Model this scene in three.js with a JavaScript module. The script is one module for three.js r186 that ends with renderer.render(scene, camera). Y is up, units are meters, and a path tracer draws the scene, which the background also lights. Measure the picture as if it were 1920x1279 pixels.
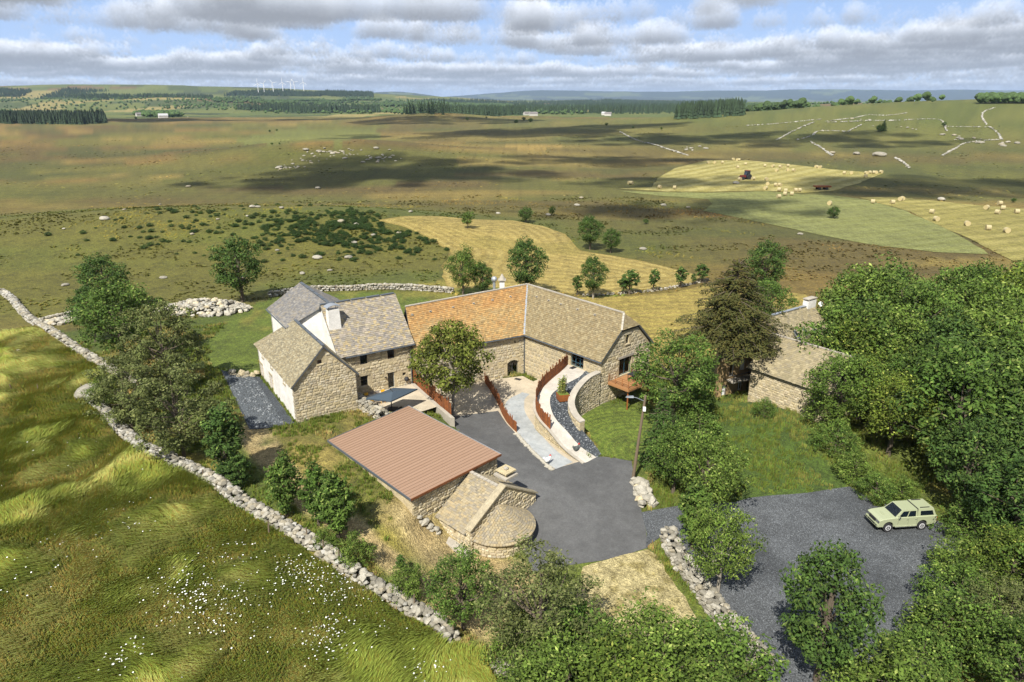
import * as THREE from 'three';
import { mergeGeometries } from 'three/addons/utils/BufferGeometryUtils.js';

// ------------------------------------------------------------------ camera, exposure
const scene = new THREE.Scene();
const camera = new THREE.PerspectiveCamera(53.1, 1920 / 1279, 0.5, 70000);
camera.position.set(0, 35, 0);
camera.rotation.set(-19.469 * Math.PI / 180, 0, 0);
const renderer = new THREE.WebGLRenderer({ antialias: true });
renderer.setSize(1024, 682);
renderer.toneMapping = THREE.LinearToneMapping;
renderer.toneMappingExposure = 1.55;
renderer.shadowMap.enabled = true;

// ------------------------------------------------------------------ sun
const SUN = new THREE.Vector3(-0.26, 0.77, 0.59).normalize();
const sun = new THREE.DirectionalLight(new THREE.Color(1, 0.955, 0.87), 5);
sun.position.copy(SUN).multiplyScalar(400);
sun.castShadow = true;
sun.shadow.mapSize.set(4096, 4096);
Object.assign(sun.shadow.camera, { left: -140, right: 140, top: 140, bottom: -140, near: 1, far: 900 });
scene.add(sun, sun.target);

// ------------------------------------------------------------------ small maths
const SS = (a, b, x) => { const t = Math.min(1, Math.max(0, (x - a) / (b - a))); return t * t * (3 - 2 * t); };
const hash = (i, j) => { let h = Math.imul(i | 0, 374761393) ^ Math.imul(j | 0, 668265263); h = Math.imul(h ^ (h >>> 13), 1274126177); return ((h ^ (h >>> 16)) >>> 0) / 4294967296; };
const vnoise = (x, y) => { const i = Math.floor(x), j = Math.floor(y), a = x - i, b = y - j, u = a * a * (3 - 2 * a), v = b * b * (3 - 2 * b); return (hash(i, j) * (1 - u) + hash(i + 1, j) * u) * (1 - v) + (hash(i, j + 1) * (1 - u) + hash(i + 1, j + 1) * u) * v; };
const fbm = (x, y, n = 4) => { let s = 0, a = 0.5, t = 0; for (let k = 0; k < n; k++) { s += a * vnoise(x, y); t += a; x = x * 2.03 + 17.1; y = y * 2.03 - 9.7; a *= 0.5; } return s / t; };
// ------------------------------------------------------------------ the lie of the land (metres)
const LEVELS = [ // x, z, height, reach
  [1.4, -86, 0, 7], [-2, -78, 0, 5], [2, -72, 0, 4], [-6, -74, 0, 4], [-4, -68, 0, 5], [8, -84, 0, 6], [16, -82, 0, 8], [12, -70, 0.1, 5], [10, -64, 0, 4], [15, -66, -0.2, 5], [20, -74, -0.3, 6],
  [0, -62, 0, 4], [2, -60, -0.2, 4], [6, -60, -0.4, 4], [10, -58, -0.6, 4], [2, -54, -1.2, 4], [8, -54, -1.1, 4], [13, -54, -1.2, 4], [3, -49, -2.2, 3], [-1, -50.5, -2.5, 2.5], [1.2, -50.4, -2.5, 2.2], [2, -52.4, -2.1, 2], [-2.5, -48.2, -2.5, 2.2], [8, -48, -1.8, 5], [0, -46, -2.2, 4], [4, -44, -2.1, 4],
  [18, -52, -1.5, 6], [26, -52, -1.6, 7], [34, -50, -1.6, 8], [26, -44, -1.7, 7], [20, -44, -1.8, 6], [30, -40, -1.7, 7], [24, -36, -1.8, 7], [16, -40, -1.9, 5], [9, -40, -2.1, 5], [12, -34, -2, 6], [24, -62, -0.9, 7], [29, -67.5, 0.9, 4], [33, -70, 2.0, 4], [30, -73, 1.7, 2.5], [36, -67.5, 1.8, 5], [36, -62, -1, 8], [44, -56, -1.4, 10], [30, -80, 0, 8], [45, -75, 0, 10], [52, -95, 0.3, 12],
  [-14, -62, 1.65, 4], [-19, -63, 2.0, 3], [-17.4, -60.0, 2.2, 2], [-15.4, -57.6, 2.0, 2], [-13, -55, 1.75, 2], [-11, -52.6, 1.4, 1.8], [-9.4, -50.8, 1.0, 1.2], [-7.2, -50.2, -1.0, 1.4], [-5, -49.6, -2.0, 1.8], [-3.4, -47.6, -2.3, 2.2], [-6.5, -46.5, -1.6, 2.2], [-4, -43.5, -2.2, 3], [-8.6, -46.2, -0.6, 2.2], [-8, -43, -1.2, 3], [-12, -66, 1.7, 4], [-10, -70, 1.6, 3], [-8, -66, 1.2, 3],
  [-23, -67, 1.75, 6], [-30, -72, 1.8, 7], [-28, -82, 1.8, 8], [-18, -88, 1.6, 8], [-30, -62, 1.7, 6], [-22, -57, 1.6, 5], [-16, -50, 1.0, 4], [-12, -44, 0.3, 4], [-7, -38, -1.3, 4], [-2, -36, -2, 4], [2, -34, -2.1, 5],
  [-40, -70, 1.9, 10], [-30, -50, 1.7, 8], [-22, -42, 1.0, 7], [-14, -34, 0, 6], [-6, -28, -1.2, 6], [-30, -34, 1.2, 9], [-45, -50, 1.9, 12], [-10, -96, 1.0, 8], [0, -102, 0.3, 10], [20, -98, 0, 10], [-50, -90, 2, 16], [-30, -110, 1.6, 14], [-8, -120, 0.6, 14], [20, -125, 0, 16],
];
const HILLS = [ // x, z, height, reach across, reach in depth
  [-86, -195, 6.2, 70, 34], [-40, -182, 3.0, 26, 22], [-118, -478, 9, 85, 55], [-125, -1230, 15, 130, 120], [620, -930, 34, 400, 300], [330, -700, 5, 160, 150], [900, -760, 10, 300, 250],
  [-2900, -4500, 118, 1300, 900], [-1500, -4700, 60, 900, 700], [-2500, -8200, 130, 1300, 900], [-1000, -2900, 14, 700, 500], [-650, -3500, 26, 420, 400], [-2400, -14500, 190, 1100, 1500], [-1700, -3000, 30, 600, 500], [1500, -2300, 22, 900, 500], [-700, -5200, 45, 700, 600], [900, -6000, 30, 1500, 700],
];
function ground(x, z) {
  const d = Math.hypot(x, z);
  let h = 0, w = 0.06, near = 0;
  if (d < 190) {
    for (const [a, b, y, r] of LEVELS) { const q = ((x - a) ** 2 + (z - b) ** 2) / (r * r); if (q < 12) { const k = Math.exp(-q); near += y * k; w += k; } }
    h = near / w;
  }
  for (const [a, b, y, rx, rz] of HILLS) { const q = ((x - a) / rx) ** 2 + ((z - b) / rz) ** 2; if (q < 12) h += y * Math.exp(-q); }
  if (d > 110) h += (fbm(x / 130 + 3, z / 130) - 0.5) * 4.5 * SS(110, 420, d);
  if (d > 600) h += (fbm(x / 620 + 8, z / 620, 3) - 0.5) * 22 * SS(600, 3000, d);
  if (d > 9000) { // the blue range on the horizon
    const e = (-z - 19500) / 2300;
    h += Math.exp(-e * e) * (185 + 130 * (fbm(x / 3600 + 40, z / 9000, 4) - 0.4)) * SS(-3400, 1200, x) + Math.exp(-e * e) * 60;
    const e2 = (-z - 16000) / 1200; h += Math.exp(-e2 * e2) * 90 * (fbm(x / 2400 + 11, 3, 3) - 0.2) * SS(-2400, 400, x);
  }
  return h;
}
const rng = (seed) => () => { seed = (seed + 0x6D2B79F5) | 0; let t = Math.imul(seed ^ (seed >>> 15), 1 | seed); t = (t + Math.imul(t ^ (t >>> 7), 61 | t)) ^ t; return ((t ^ (t >>> 14)) >>> 0) / 4294967296; };
const lin = (c) => { c /= 255; return c <= 0.04045 ? c / 12.92 : ((c + 0.055) / 1.055) ** 2.4; };
const tone = (r, g, b, k = 0.72) => [lin(r) * k, lin(g) * k, lin(b) * k];     // a base colour from a sunlit swatch
const mix = (a, b, t) => [a[0] + (b[0] - a[0]) * t, a[1] + (b[1] - a[1]) * t, a[2] + (b[2] - a[2]) * t];
const mul = (a, k) => [a[0] * k, a[1] * k, a[2] * k];
const col = (c) => new THREE.Color().setRGB(c[0], c[1], c[2]);
const inside = (poly, x, z) => { let r = false; for (let i = 0, j = poly.length - 1; i < poly.length; j = i++) { const [a, b] = poly[i], [c, d] = poly[j]; if ((b > z) !== (d > z) && x < (c - a) * (z - b) / (d - b) + a) r = !r; } return r; };
const toEdge = (poly, x, z, open) => { let m = 1e9; for (let i = 0; i < poly.length - (open ? 1 : 0); i++) { const [a, b] = poly[i], [c, d] = poly[(i + 1) % poly.length], ux = c - a, uz = d - b, t = Math.min(1, Math.max(0, ((x - a) * ux + (z - b) * uz) / (ux * ux + uz * uz + 1e-9))); m = Math.min(m, Math.hypot(x - a - ux * t, z - b - uz * t)); } return m; };

// ------------------------------------------------------------------ sky: broken stratocumulus in bright air
{
  const W = 4096, H = 2048, data = new Float32Array(W * H * 4);
  const air = (s) => { const t = Math.min(1, Math.max(0, s)), k = Math.pow(1 - t, 5); return [0.13 + 0.27 * k, 0.26 + 0.26 * k, 0.56 + 0.14 * k]; };
  const BASE = 950, THICK = 430, cell = 1150;
  const dens = (x, z, t) => {
    const big = fbm(x / 7200 + 21.3, z / 7200 + 4.3, 2), n = fbm(x / cell + 3.7, z / cell * 1.1 + 8.1, 7);
    const rag = fbm(x / 330, z / 330, 5) - 0.5; return 0.62 * n + 0.38 * big + 0.30 * rag - 0.452 - 0.17 * t * t - 0.05 * Math.max(0, 0.18 - t) * 5;
  };
  const shade = (row, c, STEPS) => {
    const e = ((row + 0.5) / H - 0.5) * Math.PI, az = ((c + 0.5) / W - 0.5) * 2 * Math.PI, s = Math.sin(e), ce = Math.cos(e), dx = Math.cos(az) * ce, dz = Math.sin(az) * ce;
    let out = air(s), T = 1; const acc = [0, 0, 0], jit = hash(c, row) / STEPS;
    for (let k = 0; k < STEPS && T > 0.03; k++) {
      const t = Math.min(1, k / STEPS + jit), far = (BASE + THICK * t) / Math.max(s, 0.014), x = dx * far, z = dz * far, d = dens(x, z, t); if (d <= 0) continue;
      const a = 1 - Math.exp(-d * 120 / STEPS), thick = SS(0, 0.13, d);
      const b = 0.25 + 0.40 * SS(0.0, 0.8, t) + 0.26 * (1 - thick) * (0.35 + t), cool = 1 - SS(0.45, 0.95, b), cc = [b * (0.985 - 0.09 * cool), b * (0.99 - 0.03 * cool), b * (1.0 + 0.07 * cool)];
      for (let q = 0; q < 3; q++) acc[q] += T * a * cc[q];
      T *= 1 - a;
    }
    const veil = Math.exp(-Math.max(s, 0.0) / 0.022) * 0.8, hz = [0.40, 0.49, 0.63];
    for (let q = 0; q < 3; q++) { const v = acc[q] + T * out[q]; out[q] = v * (1 - veil) + hz[q] * veil; }
    return out;
  };
  const put = (row, c, v) => { const o = (row * W + c) * 4; data[o] = v[0]; data[o + 1] = v[1]; data[o + 2] = v[2]; data[o + 3] = 1; };
  const mid = H / 2, fine = Math.round(mid + H * 11 / 180);
  for (let row = 0; row < mid; row++) for (let c = 0; c < W; c++) put(row, c, [0.30, 0.31, 0.24]);
  for (let row = mid; row < fine; row++) for (let c = 0; c < W; c++) put(row, c, shade(row, c, 12));
  for (let row = fine; row < H; row += 4) for (let c = 0; c < W; c += 4) { const v = shade(row + 1.5, c + 1.5, 6); for (let i = 0; i < 4 && row + i < H; i++) for (let j = 0; j < 4; j++) put(row + i, c + j, v); }
  const t = new THREE.DataTexture(data, W, H, THREE.RGBAFormat, THREE.FloatType);
  t.mapping = THREE.EquirectangularReflectionMapping; t.magFilter = t.minFilter = THREE.LinearFilter; t.needsUpdate = true;
  scene.background = t; scene.environment = t;
}
scene.fog = new THREE.FogExp2(new THREE.Color(0.52, 0.70, 1.0), 3.6e-5);

// ------------------------------------------------------------------ textures and materials
const tileNoise = (n, P, seed) => { // tileable value noise, P cells across n pixels
  const out = new Float32Array(n * n), at = (i, j) => hash(((i % P) + P) % P + seed * 131, ((j % P) + P) % P + seed * 71);
  for (let y = 0; y < n; y++) for (let x = 0; x < n; x++) { const u = x / n * P, v = y / n * P, i = Math.floor(u), j = Math.floor(v), a = u - i, b = v - j, s = a * a * (3 - 2 * a), t = b * b * (3 - 2 * b); out[y * n + x] = (at(i, j) * (1 - s) + at(i + 1, j) * s) * (1 - t) + (at(i, j + 1) * (1 - s) + at(i + 1, j + 1) * s) * t; }
  return out;
};
const tileFbm = (n, cells, weights, seed) => { const out = new Float32Array(n * n); cells.forEach((P, k) => { const a = tileNoise(n, P, seed + k); for (let i = 0; i < n * n; i++) out[i] += a[i] * weights[k]; }); return out; };
function tex(n, f, { srgb = true, rep = 1 } = {}) {
  const d = new Uint8Array(n * n * 4);
  for (let i = 0; i < n * n; i++) { const c = f(i, i % n, Math.floor(i / n)); for (let q = 0; q < 3; q++) d[i * 4 + q] = Math.max(0, Math.min(255, (c.length ? c[q] : c) * 255)); d[i * 4 + 3] = 255; }
  const t = new THREE.DataTexture(d, n, n); t.wrapS = t.wrapT = THREE.RepeatWrapping; t.magFilter = THREE.LinearFilter; t.minFilter = THREE.LinearMipmapLinearFilter; t.generateMipmaps = true;
  t.colorSpace = srgb ? THREE.SRGBColorSpace : THREE.NoColorSpace; t.repeat.set(rep, rep); t.needsUpdate = true; return t;
}
const N1 = tileFbm(512, [8, 16, 32, 64, 128, 256], [0.16, 0.17, 0.2, 0.22, 0.25, 0.3], 3);
const N2 = tileFbm(512, [4, 9, 20, 44, 90, 200], [0.3, 0.25, 0.2, 0.15, 0.12, 0.1], 21);
const N3 = tileFbm(512, [128, 256], [0.6, 0.6], 37);
const T = {
  turf: tex(512, (i) => { const v = 0.62 + 0.62 * (N1[i] - 0.65) + 0.25 * (N3[i] - 0.6); return [v + 0.03, v + 0.02, v - 0.05]; }, { rep: 1 / 9 }),
  turfBump: tex(512, (i) => N1[i] - 0.15, { srgb: false, rep: 1 / 9 }),
  grit: tex(512, (i) => { const s = N3[i]; const v = 0.62 + 0.5 * (s - 0.6) + (s > 0.88 ? 0.35 : 0) + 0.15 * (N2[i] - 0.55); return [v, v, v * 1.01]; }, { rep: 1 / 7 }),
  gritBump: tex(512, (i) => N3[i] * 0.7, { srgb: false, rep: 1 / 7 }),
  tar: tex(512, (i) => { const v = 0.74 + 0.30 * (N2[i] - 0.55) + 0.12 * (N3[i] - 0.6); return [v, v, v]; }, { rep: 1 / 11 }),
  slab: tex(512, (i) => { const v = 0.87 + 0.28 * (N2[i] - 0.55) + 0.08 * (N3[i] - 0.6); return [v, v * 0.99, v * 0.975]; }, { rep: 1 / 8 }),
  rock: tex(512, (i) => { const v = 0.87 + 0.45 * (N1[i] - 0.65) + 0.2 * (N2[i] - 0.55); return [v, v * 0.985, v * 0.95]; }, { rep: 1 / 2.2 }),
  rockBump: tex(512, (i) => N1[i] - 0.15, { srgb: false, rep: 1 / 2.2 }),
};
const M = {};
const std = (name, c, o = {}) => { const m = new THREE.MeshStandardMaterial({ color: col(c), roughness: 0.9, metalness: 0, ...o }); m.name = name; M[name] = m; return m; };
const phy = (name, c, o = {}) => { const m = new THREE.MeshPhysicalMaterial({ color: col(c), roughness: 0.6, metalness: 0, ...o }); m.name = name; M[name] = m; return m; };
std('turf', [1.72, 1.72, 1.72], { vertexColors: true, map: T.turf, bumpMap: T.turfBump, bumpScale: 0.22, roughness: 1 });
std('grit', [1.5, 1.5, 1.5], { vertexColors: true, map: T.grit, bumpMap: T.gritBump, bumpScale: 0.05, roughness: 1 });
std('tar', [1.35, 1.35, 1.35], { vertexColors: true, map: T.tar, roughness: 0.85 });
std('slab', [1.15, 1.15, 1.15], { vertexColors: true, map: T.slab, roughness: 0.9 });
std('mortar', tone(212, 198, 166, 0.92), { map: T.rock, bumpMap: T.rockBump, bumpScale: 0.02 });
std('plaster', [0.95, 0.94, 0.90], { map: T.slab });
const stoneTones = [[222, 209, 176], [208, 194, 158], [196, 184, 154], [214, 203, 176], [182, 172, 148], [200, 187, 162], [226, 214, 186]].map((c, i) => std('stone' + i, tone(...c, 0.98), { map: T.rock, bumpMap: T.rockBump, bumpScale: 0.02 }));
const dryTones = [[200, 196, 184], [176, 172, 160], [214, 210, 198], [158, 154, 142], [190, 182, 162]].map((c, i) => std('dry' + i, tone(...c, 0.82), { map: T.rock, bumpMap: T.rockBump, bumpScale: 0.03 }));
std('stoneMass', [1, 1, 1], { vertexColors: true, roughness: 0.95 });
std('slate', [1, 1, 1], { vertexColors: true, roughness: 0.88 });
std('zinc', [0.42, 0.45, 0.48], { roughness: 0.45, metalness: 0.6 });
std('zincDark', [0.10, 0.115, 0.13], { roughness: 0.6, metalness: 0.2 });
std('corten', tone(166, 98, 44, 0.85), { roughness: 0.85, map: T.rock });
std('cortenDark', tone(140, 84, 44, 0.85), { roughness: 0.85, map: T.rock });
std('timber', tone(120, 104, 84, 0.8), { roughness: 0.9 });
std('timberWarm', tone(176, 128, 82, 0.75), { roughness: 0.8 });
std('bark', tone(112, 100, 84, 0.7), { roughness: 1 });
std('barkPale', tone(170, 162, 146, 0.7), { roughness: 1 });
std('frameDark', [0.035, 0.04, 0.045], { roughness: 0.5 });
std('frameBlue', tone(52, 92, 108, 0.8), { roughness: 0.5 });
std('white', [0.78, 0.78, 0.76], { roughness: 0.6 });
std('black', [0.02, 0.02, 0.022], { roughness: 0.7 });
phy('glass', [0.85, 0.9, 0.9], { transmission: 1, thickness: 0, roughness: 0.04, ior: 1.5 });
std('concrete', tone(226, 218, 202, 0.66), { map: T.slab });

// ------------------------------------------------------------------ building blocks
const used = {};
const numbered = (n) => { const k = used[n] = (used[n] ?? -1) + 1; return k ? n + '_' + String(k).padStart(3, '0') : n; };
function tag(o, label, category, group) { o.userData.kind = 'thing'; o.userData.label = label; o.userData.category = category; if (group) o.userData.group = group; return o; }
function thing(name, label, category, x, y, z, group) { const g = new THREE.Group(); g.name = numbered(name); g.position.set(x, y, z); scene.add(g); return tag(g, label, category, group); }
function mesh(name, geo, mat, parent) { const m = new THREE.Mesh(geo, mat); m.name = parent ? name : numbered(name); m.castShadow = m.receiveShadow = true; (parent ?? scene).add(m); return m; }
function structure(name, geo, mat, label) { const m = mesh(name, geo, mat); m.userData.kind = 'structure'; if (label) m.userData.label = label; return m; }
// a part given in world coordinates, put under a thing that stands unturned at its base
function part(name, geo, mat, root) { geo.translate(-root.position.x, -root.position.y, -root.position.z); return mesh(name, geo, mat, root); }

class Geo { // triangle soup with colours and metre uv
  constructor() { this.p = []; this.c = []; this.u = []; this.n = null; }
  tri(a, b, c, k) { for (const v of [a, b, c]) { this.p.push(v[0], v[1], v[2]); if (k) this.c.push(k[0], k[1], k[2]); } }
  quad(a, b, c, d, k) { this.tri(a, b, c, k); this.tri(a, c, d, k); }
  hexa(b, k) { // 8 corners: bottom 0-3 counter-clockwise from above, top 4-7
    this.quad(b[3], b[2], b[1], b[0], k); this.quad(b[4], b[5], b[6], b[7], k);
    for (let i = 0; i < 4; i++) { const j = (i + 1) % 4; this.quad(b[i], b[j], b[j + 4], b[i + 4], k); }
  }
  box(x0, y0, z0, x1, y1, z1, k) { this.hexa([[x0, y0, z1], [x1, y0, z1], [x1, y0, z0], [x0, y0, z0], [x0, y1, z1], [x1, y1, z1], [x1, y1, z0], [x0, y1, z0]], k); }
  bar(a, b, w, h, k) { // a rectangular bar from a to b
    const A = new THREE.Vector3(...a), B = new THREE.Vector3(...b), d = B.clone().sub(A).normalize(), s = Math.abs(d.y) > 0.95 ? new THREE.Vector3(1, 0, 0) : new THREE.Vector3(0, 1, 0).cross(d).normalize(), t = d.clone().cross(s).normalize(), q = (P, i, j) => P.clone().addScaledVector(s, i * w / 2).addScaledVector(t, j * h / 2).toArray();
    const c = [[-1, -1], [1, -1], [1, 1], [-1, 1]], a4 = c.map(([i, j]) => q(A, i, j)), b4 = c.map(([i, j]) => q(B, i, j));
    this.hexa([...a4, ...b4], k);
  }
  tube(pts, radii, n = 6, k) {
    const rings = pts.map((P, i) => { const a = new THREE.Vector3(...pts[Math.max(0, i - 1)]), b = new THREE.Vector3(...pts[Math.min(pts.length - 1, i + 1)]), d = b.sub(a).normalize(), s = new THREE.Vector3(0.31, 0.2, 0.93).cross(d).normalize(), t = d.clone().cross(s); return Array.from({ length: n }, (_, m) => { const an = m / n * 2 * Math.PI; return new THREE.Vector3(...P).addScaledVector(s, Math.cos(an) * radii[i]).addScaledVector(t, Math.sin(an) * radii[i]).toArray(); }); });
    for (let i = 0; i + 1 < rings.length; i++) for (let m = 0; m < n; m++) { const j = (m + 1) % n; this.quad(rings[i][m], rings[i][j], rings[i + 1][j], rings[i + 1][m], k); }
    const cap = (r, f) => { for (let m = 1; m + 1 < n; m++) f ? this.tri(r[0], r[m], r[m + 1], k) : this.tri(r[0], r[m + 1], r[m], k); };
    cap(rings[0], false); cap(rings[rings.length - 1], true);
  }
  add(geo, m, k) { const g = geo.index ? geo.toNonIndexed() : geo, a = g.attributes.position, v = new THREE.Vector3(); for (let i = 0; i < a.count; i++) { v.fromBufferAttribute(a, i); if (m) v.applyMatrix4(m); this.p.push(v.x, v.y, v.z); if (k) this.c.push(k[0], k[1], k[2]); } }
  build(smooth) {
    const g = new THREE.BufferGeometry(), n = this.p.length / 3;
    g.setAttribute('position', new THREE.Float32BufferAttribute(this.p, 3));
    if (this.c.length) g.setAttribute('color', new THREE.Float32BufferAttribute(this.c, 3));
    g.computeVertexNormals();
    const uv = new Float32Array(n * 2), N = g.attributes.normal; // box-mapped in metres
    for (let i = 0; i < n; i++) { const x = this.p[i * 3], y = this.p[i * 3 + 1], z = this.p[i * 3 + 2], ax = Math.abs(N.getX(i)), ay = Math.abs(N.getY(i)), az = Math.abs(N.getZ(i)); if (ay >= ax && ay >= az) { uv[i * 2] = x; uv[i * 2 + 1] = z; } else { uv[i * 2] = ax > az ? z : x; uv[i * 2 + 1] = y; } }
    g.setAttribute('uv', new THREE.BufferAttribute(uv, 2));
    return g;
  }
}
const boxUV = (geo) => { const g = geo.index ? geo.toNonIndexed() : geo, q = new Geo(); q.add(g); return q.build(); };
// a sheet draped over the land: polygon in plan, colour by place
function drape(poly, lift, step, color, height = ground) {
  const shape = new THREE.Shape(poly.map(([x, z]) => new THREE.Vector2(x, -z))), flat = new THREE.ShapeGeometry(shape), p = flat.attributes.position, ix = flat.index.array, verts = [], map = new Map(), tris = [];
  const vert = (x, z) => { const k = Math.round(x * 1000) + '_' + Math.round(z * 1000); if (!map.has(k)) { map.set(k, verts.length); verts.push([x, z]); } return map.get(k); };
  let stack = []; for (let i = 0; i < ix.length; i += 3) stack.push([vert(p.getX(ix[i]), -p.getY(ix[i])), vert(p.getX(ix[i + 1]), -p.getY(ix[i + 1])), vert(p.getX(ix[i + 2]), -p.getY(ix[i + 2]))]);
  const len = (a, b) => Math.hypot(verts[a][0] - verts[b][0], verts[a][1] - verts[b][1]);
  while (stack.length) { // longest-edge halving: shared edges split alike
    const next = [];
    for (const [a, b, c] of stack) {
      const l = [len(a, b), len(b, c), len(c, a)], m = Math.max(...l);
      if (m < step) { tris.push(a, b, c); continue; }
      const s = [l[0] >= step, l[1] >= step, l[2] >= step], h = (i, j) => vert((verts[i][0] + verts[j][0]) / 2, (verts[i][1] + verts[j][1]) / 2);
      const ab = s[0] && h(a, b), bc = s[1] && h(b, c), ca = s[2] && h(c, a), n = s.filter(Boolean).length;
      if (n === 3) next.push([a, ab, ca], [ab, b, bc], [ca, bc, c], [ab, bc, ca]);
      else if (n === 2) { if (!s[0]) next.push([a, b, bc], [a, bc, ca], [ca, bc, c]); else if (!s[1]) next.push([b, c, ca], [b, ca, ab], [ab, ca, a]); else next.push([c, a, ab], [c, ab, bc], [bc, ab, b]); }
      else if (s[0]) next.push([a, ab, c], [ab, b, c]); else if (s[1]) next.push([b, bc, a], [bc, c, a]); else next.push([c, ca, b], [ca, a, b]);
    }
    stack = next;
  }
  const g = new THREE.BufferGeometry(), pos = [], cs = [], uv = [];
  for (const [x, z] of verts) { pos.push(x, height(x, z) + lift, z); cs.push(...color(x, z)); uv.push(x, z); }
  for (let i = 0; i < tris.length; i += 3) { const [a, b, c] = [verts[tris[i]], verts[tris[i + 1]], verts[tris[i + 2]]]; if ((b[0] - a[0]) * (c[1] - a[1]) - (b[1] - a[1]) * (c[0] - a[0]) > 0) { const t = tris[i + 1]; tris[i + 1] = tris[i + 2]; tris[i + 2] = t; } }
  g.setAttribute('position', new THREE.Float32BufferAttribute(pos, 3)); g.setAttribute('color', new THREE.Float32BufferAttribute(cs, 3)); g.setAttribute('uv', new THREE.Float32BufferAttribute(uv, 2)); g.setIndex(tris); g.computeVertexNormals();
  return g;
}
// a smooth curve through plan points
const curve = (pts, n, closed = false) => { const c = new THREE.CatmullRomCurve3(pts.map((p) => new THREE.Vector3(p[0], p[2] ?? 0, p[1])), closed, 'centripetal'); return c.getSpacedPoints(n).map((v) => [v.x, v.z, v.y]); };
// a polygon with an uneven outline
const ragged = (poly, step, amp, seed) => { const out = []; for (let i = 0; i < poly.length; i++) { const [a, b] = poly[i], [c, d] = poly[(i + 1) % poly.length], n = Math.max(1, Math.round(Math.hypot(c - a, d - b) / step)); for (let k = 0; k < n; k++) { const x = a + (c - a) * k / n, z = b + (d - b) * k / n; out.push([x + (fbm(x / step / 2 + seed, z / step / 2, 3) - 0.5) * amp * 2, z + (fbm(x / step / 2 + 9, z / step / 2 + seed, 3) - 0.5) * amp * 2]); } } return out; };

// ------------------------------------------------------------------ land cover
const UPPER_WALL = [[-98.04, -126.62], [-92.59, -121.67], [-83.35, -111.74], [-67.27, -95.66], [-56.2, -85.48], [-48.57, -79.22], [-45.72, -77.21]], LONG_WALL = [[-49.12, -72.88], [-45.98, -69.97], [-41.13, -64.76], [-37.04, -60.92], [-32.5, -58.27], [-27.31, -54.89], [-23.94, -51.89], [-20.67, -49.73], [-17.58, -47.65], [-14.8, -45.6], [-12.06, -43.74], [-9.73, -42.5], [-7.35, -41.21], [-5.68, -40.31], [-4.11, -38.73]];
const GREEN = {
  lawnBack: [[-39.53, -83.27], [-44.1, -93.68], [-45.33, -104.34], [-45.22, -113.45], [-42.48, -119.19], [-33.55, -122.1], [-20.04, -123.96], [-11.41, -123.75], [-9.71, -107.64], [-26.28, -99.63], [-35.81, -91.69], [-32.47, -80.47], [-36.82, -82.58]],
  bank: [[-27.3, -65.44], [-23.43, -66.97], [-17.6, -71.13], [-14.12, -68.05], [-18.69, -61.63], [-8.81, -51.54], [-9.81, -49.81], [-12.27, -49.63], [-16.42, -53.62], [-21.53, -58.64]],
  lawnRight: [[8.42, -75.55], [10.55, -77.16], [14.28, -75.75], [12.87, -62.86], [9.03, -63.23], [9.28, -64.38], [7.69, -71.12]],
  orchard: [[19.22, -71.7], [24.8, -78.6], [29.65, -79.1], [33.83, -72.99], [32.32, -64.65], [33.53, -59.51], [32.51, -58.42], [26.89, -57.41], [21.15, -56.37], [18.16, -59.83]],
};
const STRAW = {
  one: [[-35.09, -177.16], [-27.56, -186.36], [-19.73, -194.94], [-9.28, -198.33], [0, -202.84], [9.13, -194.51], [14.64, -182.72], [15.75, -172.12], [16.86, -163.81], [23.9, -158.51], [30.39, -152.73], [36.92, -144.29], [39.42, -139.67], [36.32, -134.41], [28.21, -129.48], [19.46, -126.72], [12.17, -125.37], [7.22, -127.65], [-3.11, -128.46], [-12.59, -127.96], [-15.62, -146.08], [-14.42, -159.82], [-21.22, -168.62], [-28.43, -174.74]],
  two: [[6.7, -117.66], [12.98, -123.19], [22.12, -124.12], [30.83, -127.15], [39.32, -131.92], [48.35, -130.32], [55.91, -125.64], [54.37, -117.17], [42.3, -98.15], [25.09, -87.82], [16.24, -87.82], [14.35, -109.44]],
};
const FAR = {
  hay: [[44.53, -289.87], [58.82, -292.54], [70.44, -334.14], [85.5, -372.18], [118, -420.85], [140.42, -421.14], [155.73, -394.5], [165.38, -362.17], [180.25, -340.09], [145.81, -295.39], [126.49, -274.19], [111.11, -267.27], [101.77, -275.77], [78.41, -275.49], [61.91, -277.51]],
  mown: [[43.5, -282.87], [61.59, -276], [77.59, -272.45], [101.24, -274.24], [110.57, -265.91], [121.3, -262.4], [128.04, -251.29], [129.6, -225.57], [123.45, -189.58], [114.57, -160.84], [103.47, -163.22], [93.07, -170.76], [86.01, -182.24], [75.49, -205.7], [63.38, -228.01], [70.4, -241.91], [72.91, -255.23], [57.31, -265.51]],
  bales: [[128.05, -255.37], [142.93, -257.4], [152.98, -247.44], [161.73, -237.32], [171.98, -229.78], [176.7, -220.73], [122.25, -148.76], [115.82, -154.01], [123.04, -186.5], [130.19, -223.46], [129.37, -246.18]],
  pale: [[-260.44, -667.44], [-278.15, -931.77], [-169.87, -874.82], [-127.39, -708.41], [-110.16, -458.05], [-165.48, -478.67]],
  mound: [[-161.65, -320.02], [-160.2, -390.6], [-147.99, -425.72], [-113.15, -441.72], [-73.37, -442], [-31.74, -418.98], [-28.3, -336.97], [-60.12, -301.35], [-91.85, -299.1], [-123.67, -298.34]],
  gold: [[-24.05, -532.39], [16.75, -556.69], [50.31, -534.36], [14.97, -496.39]],
};
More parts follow.
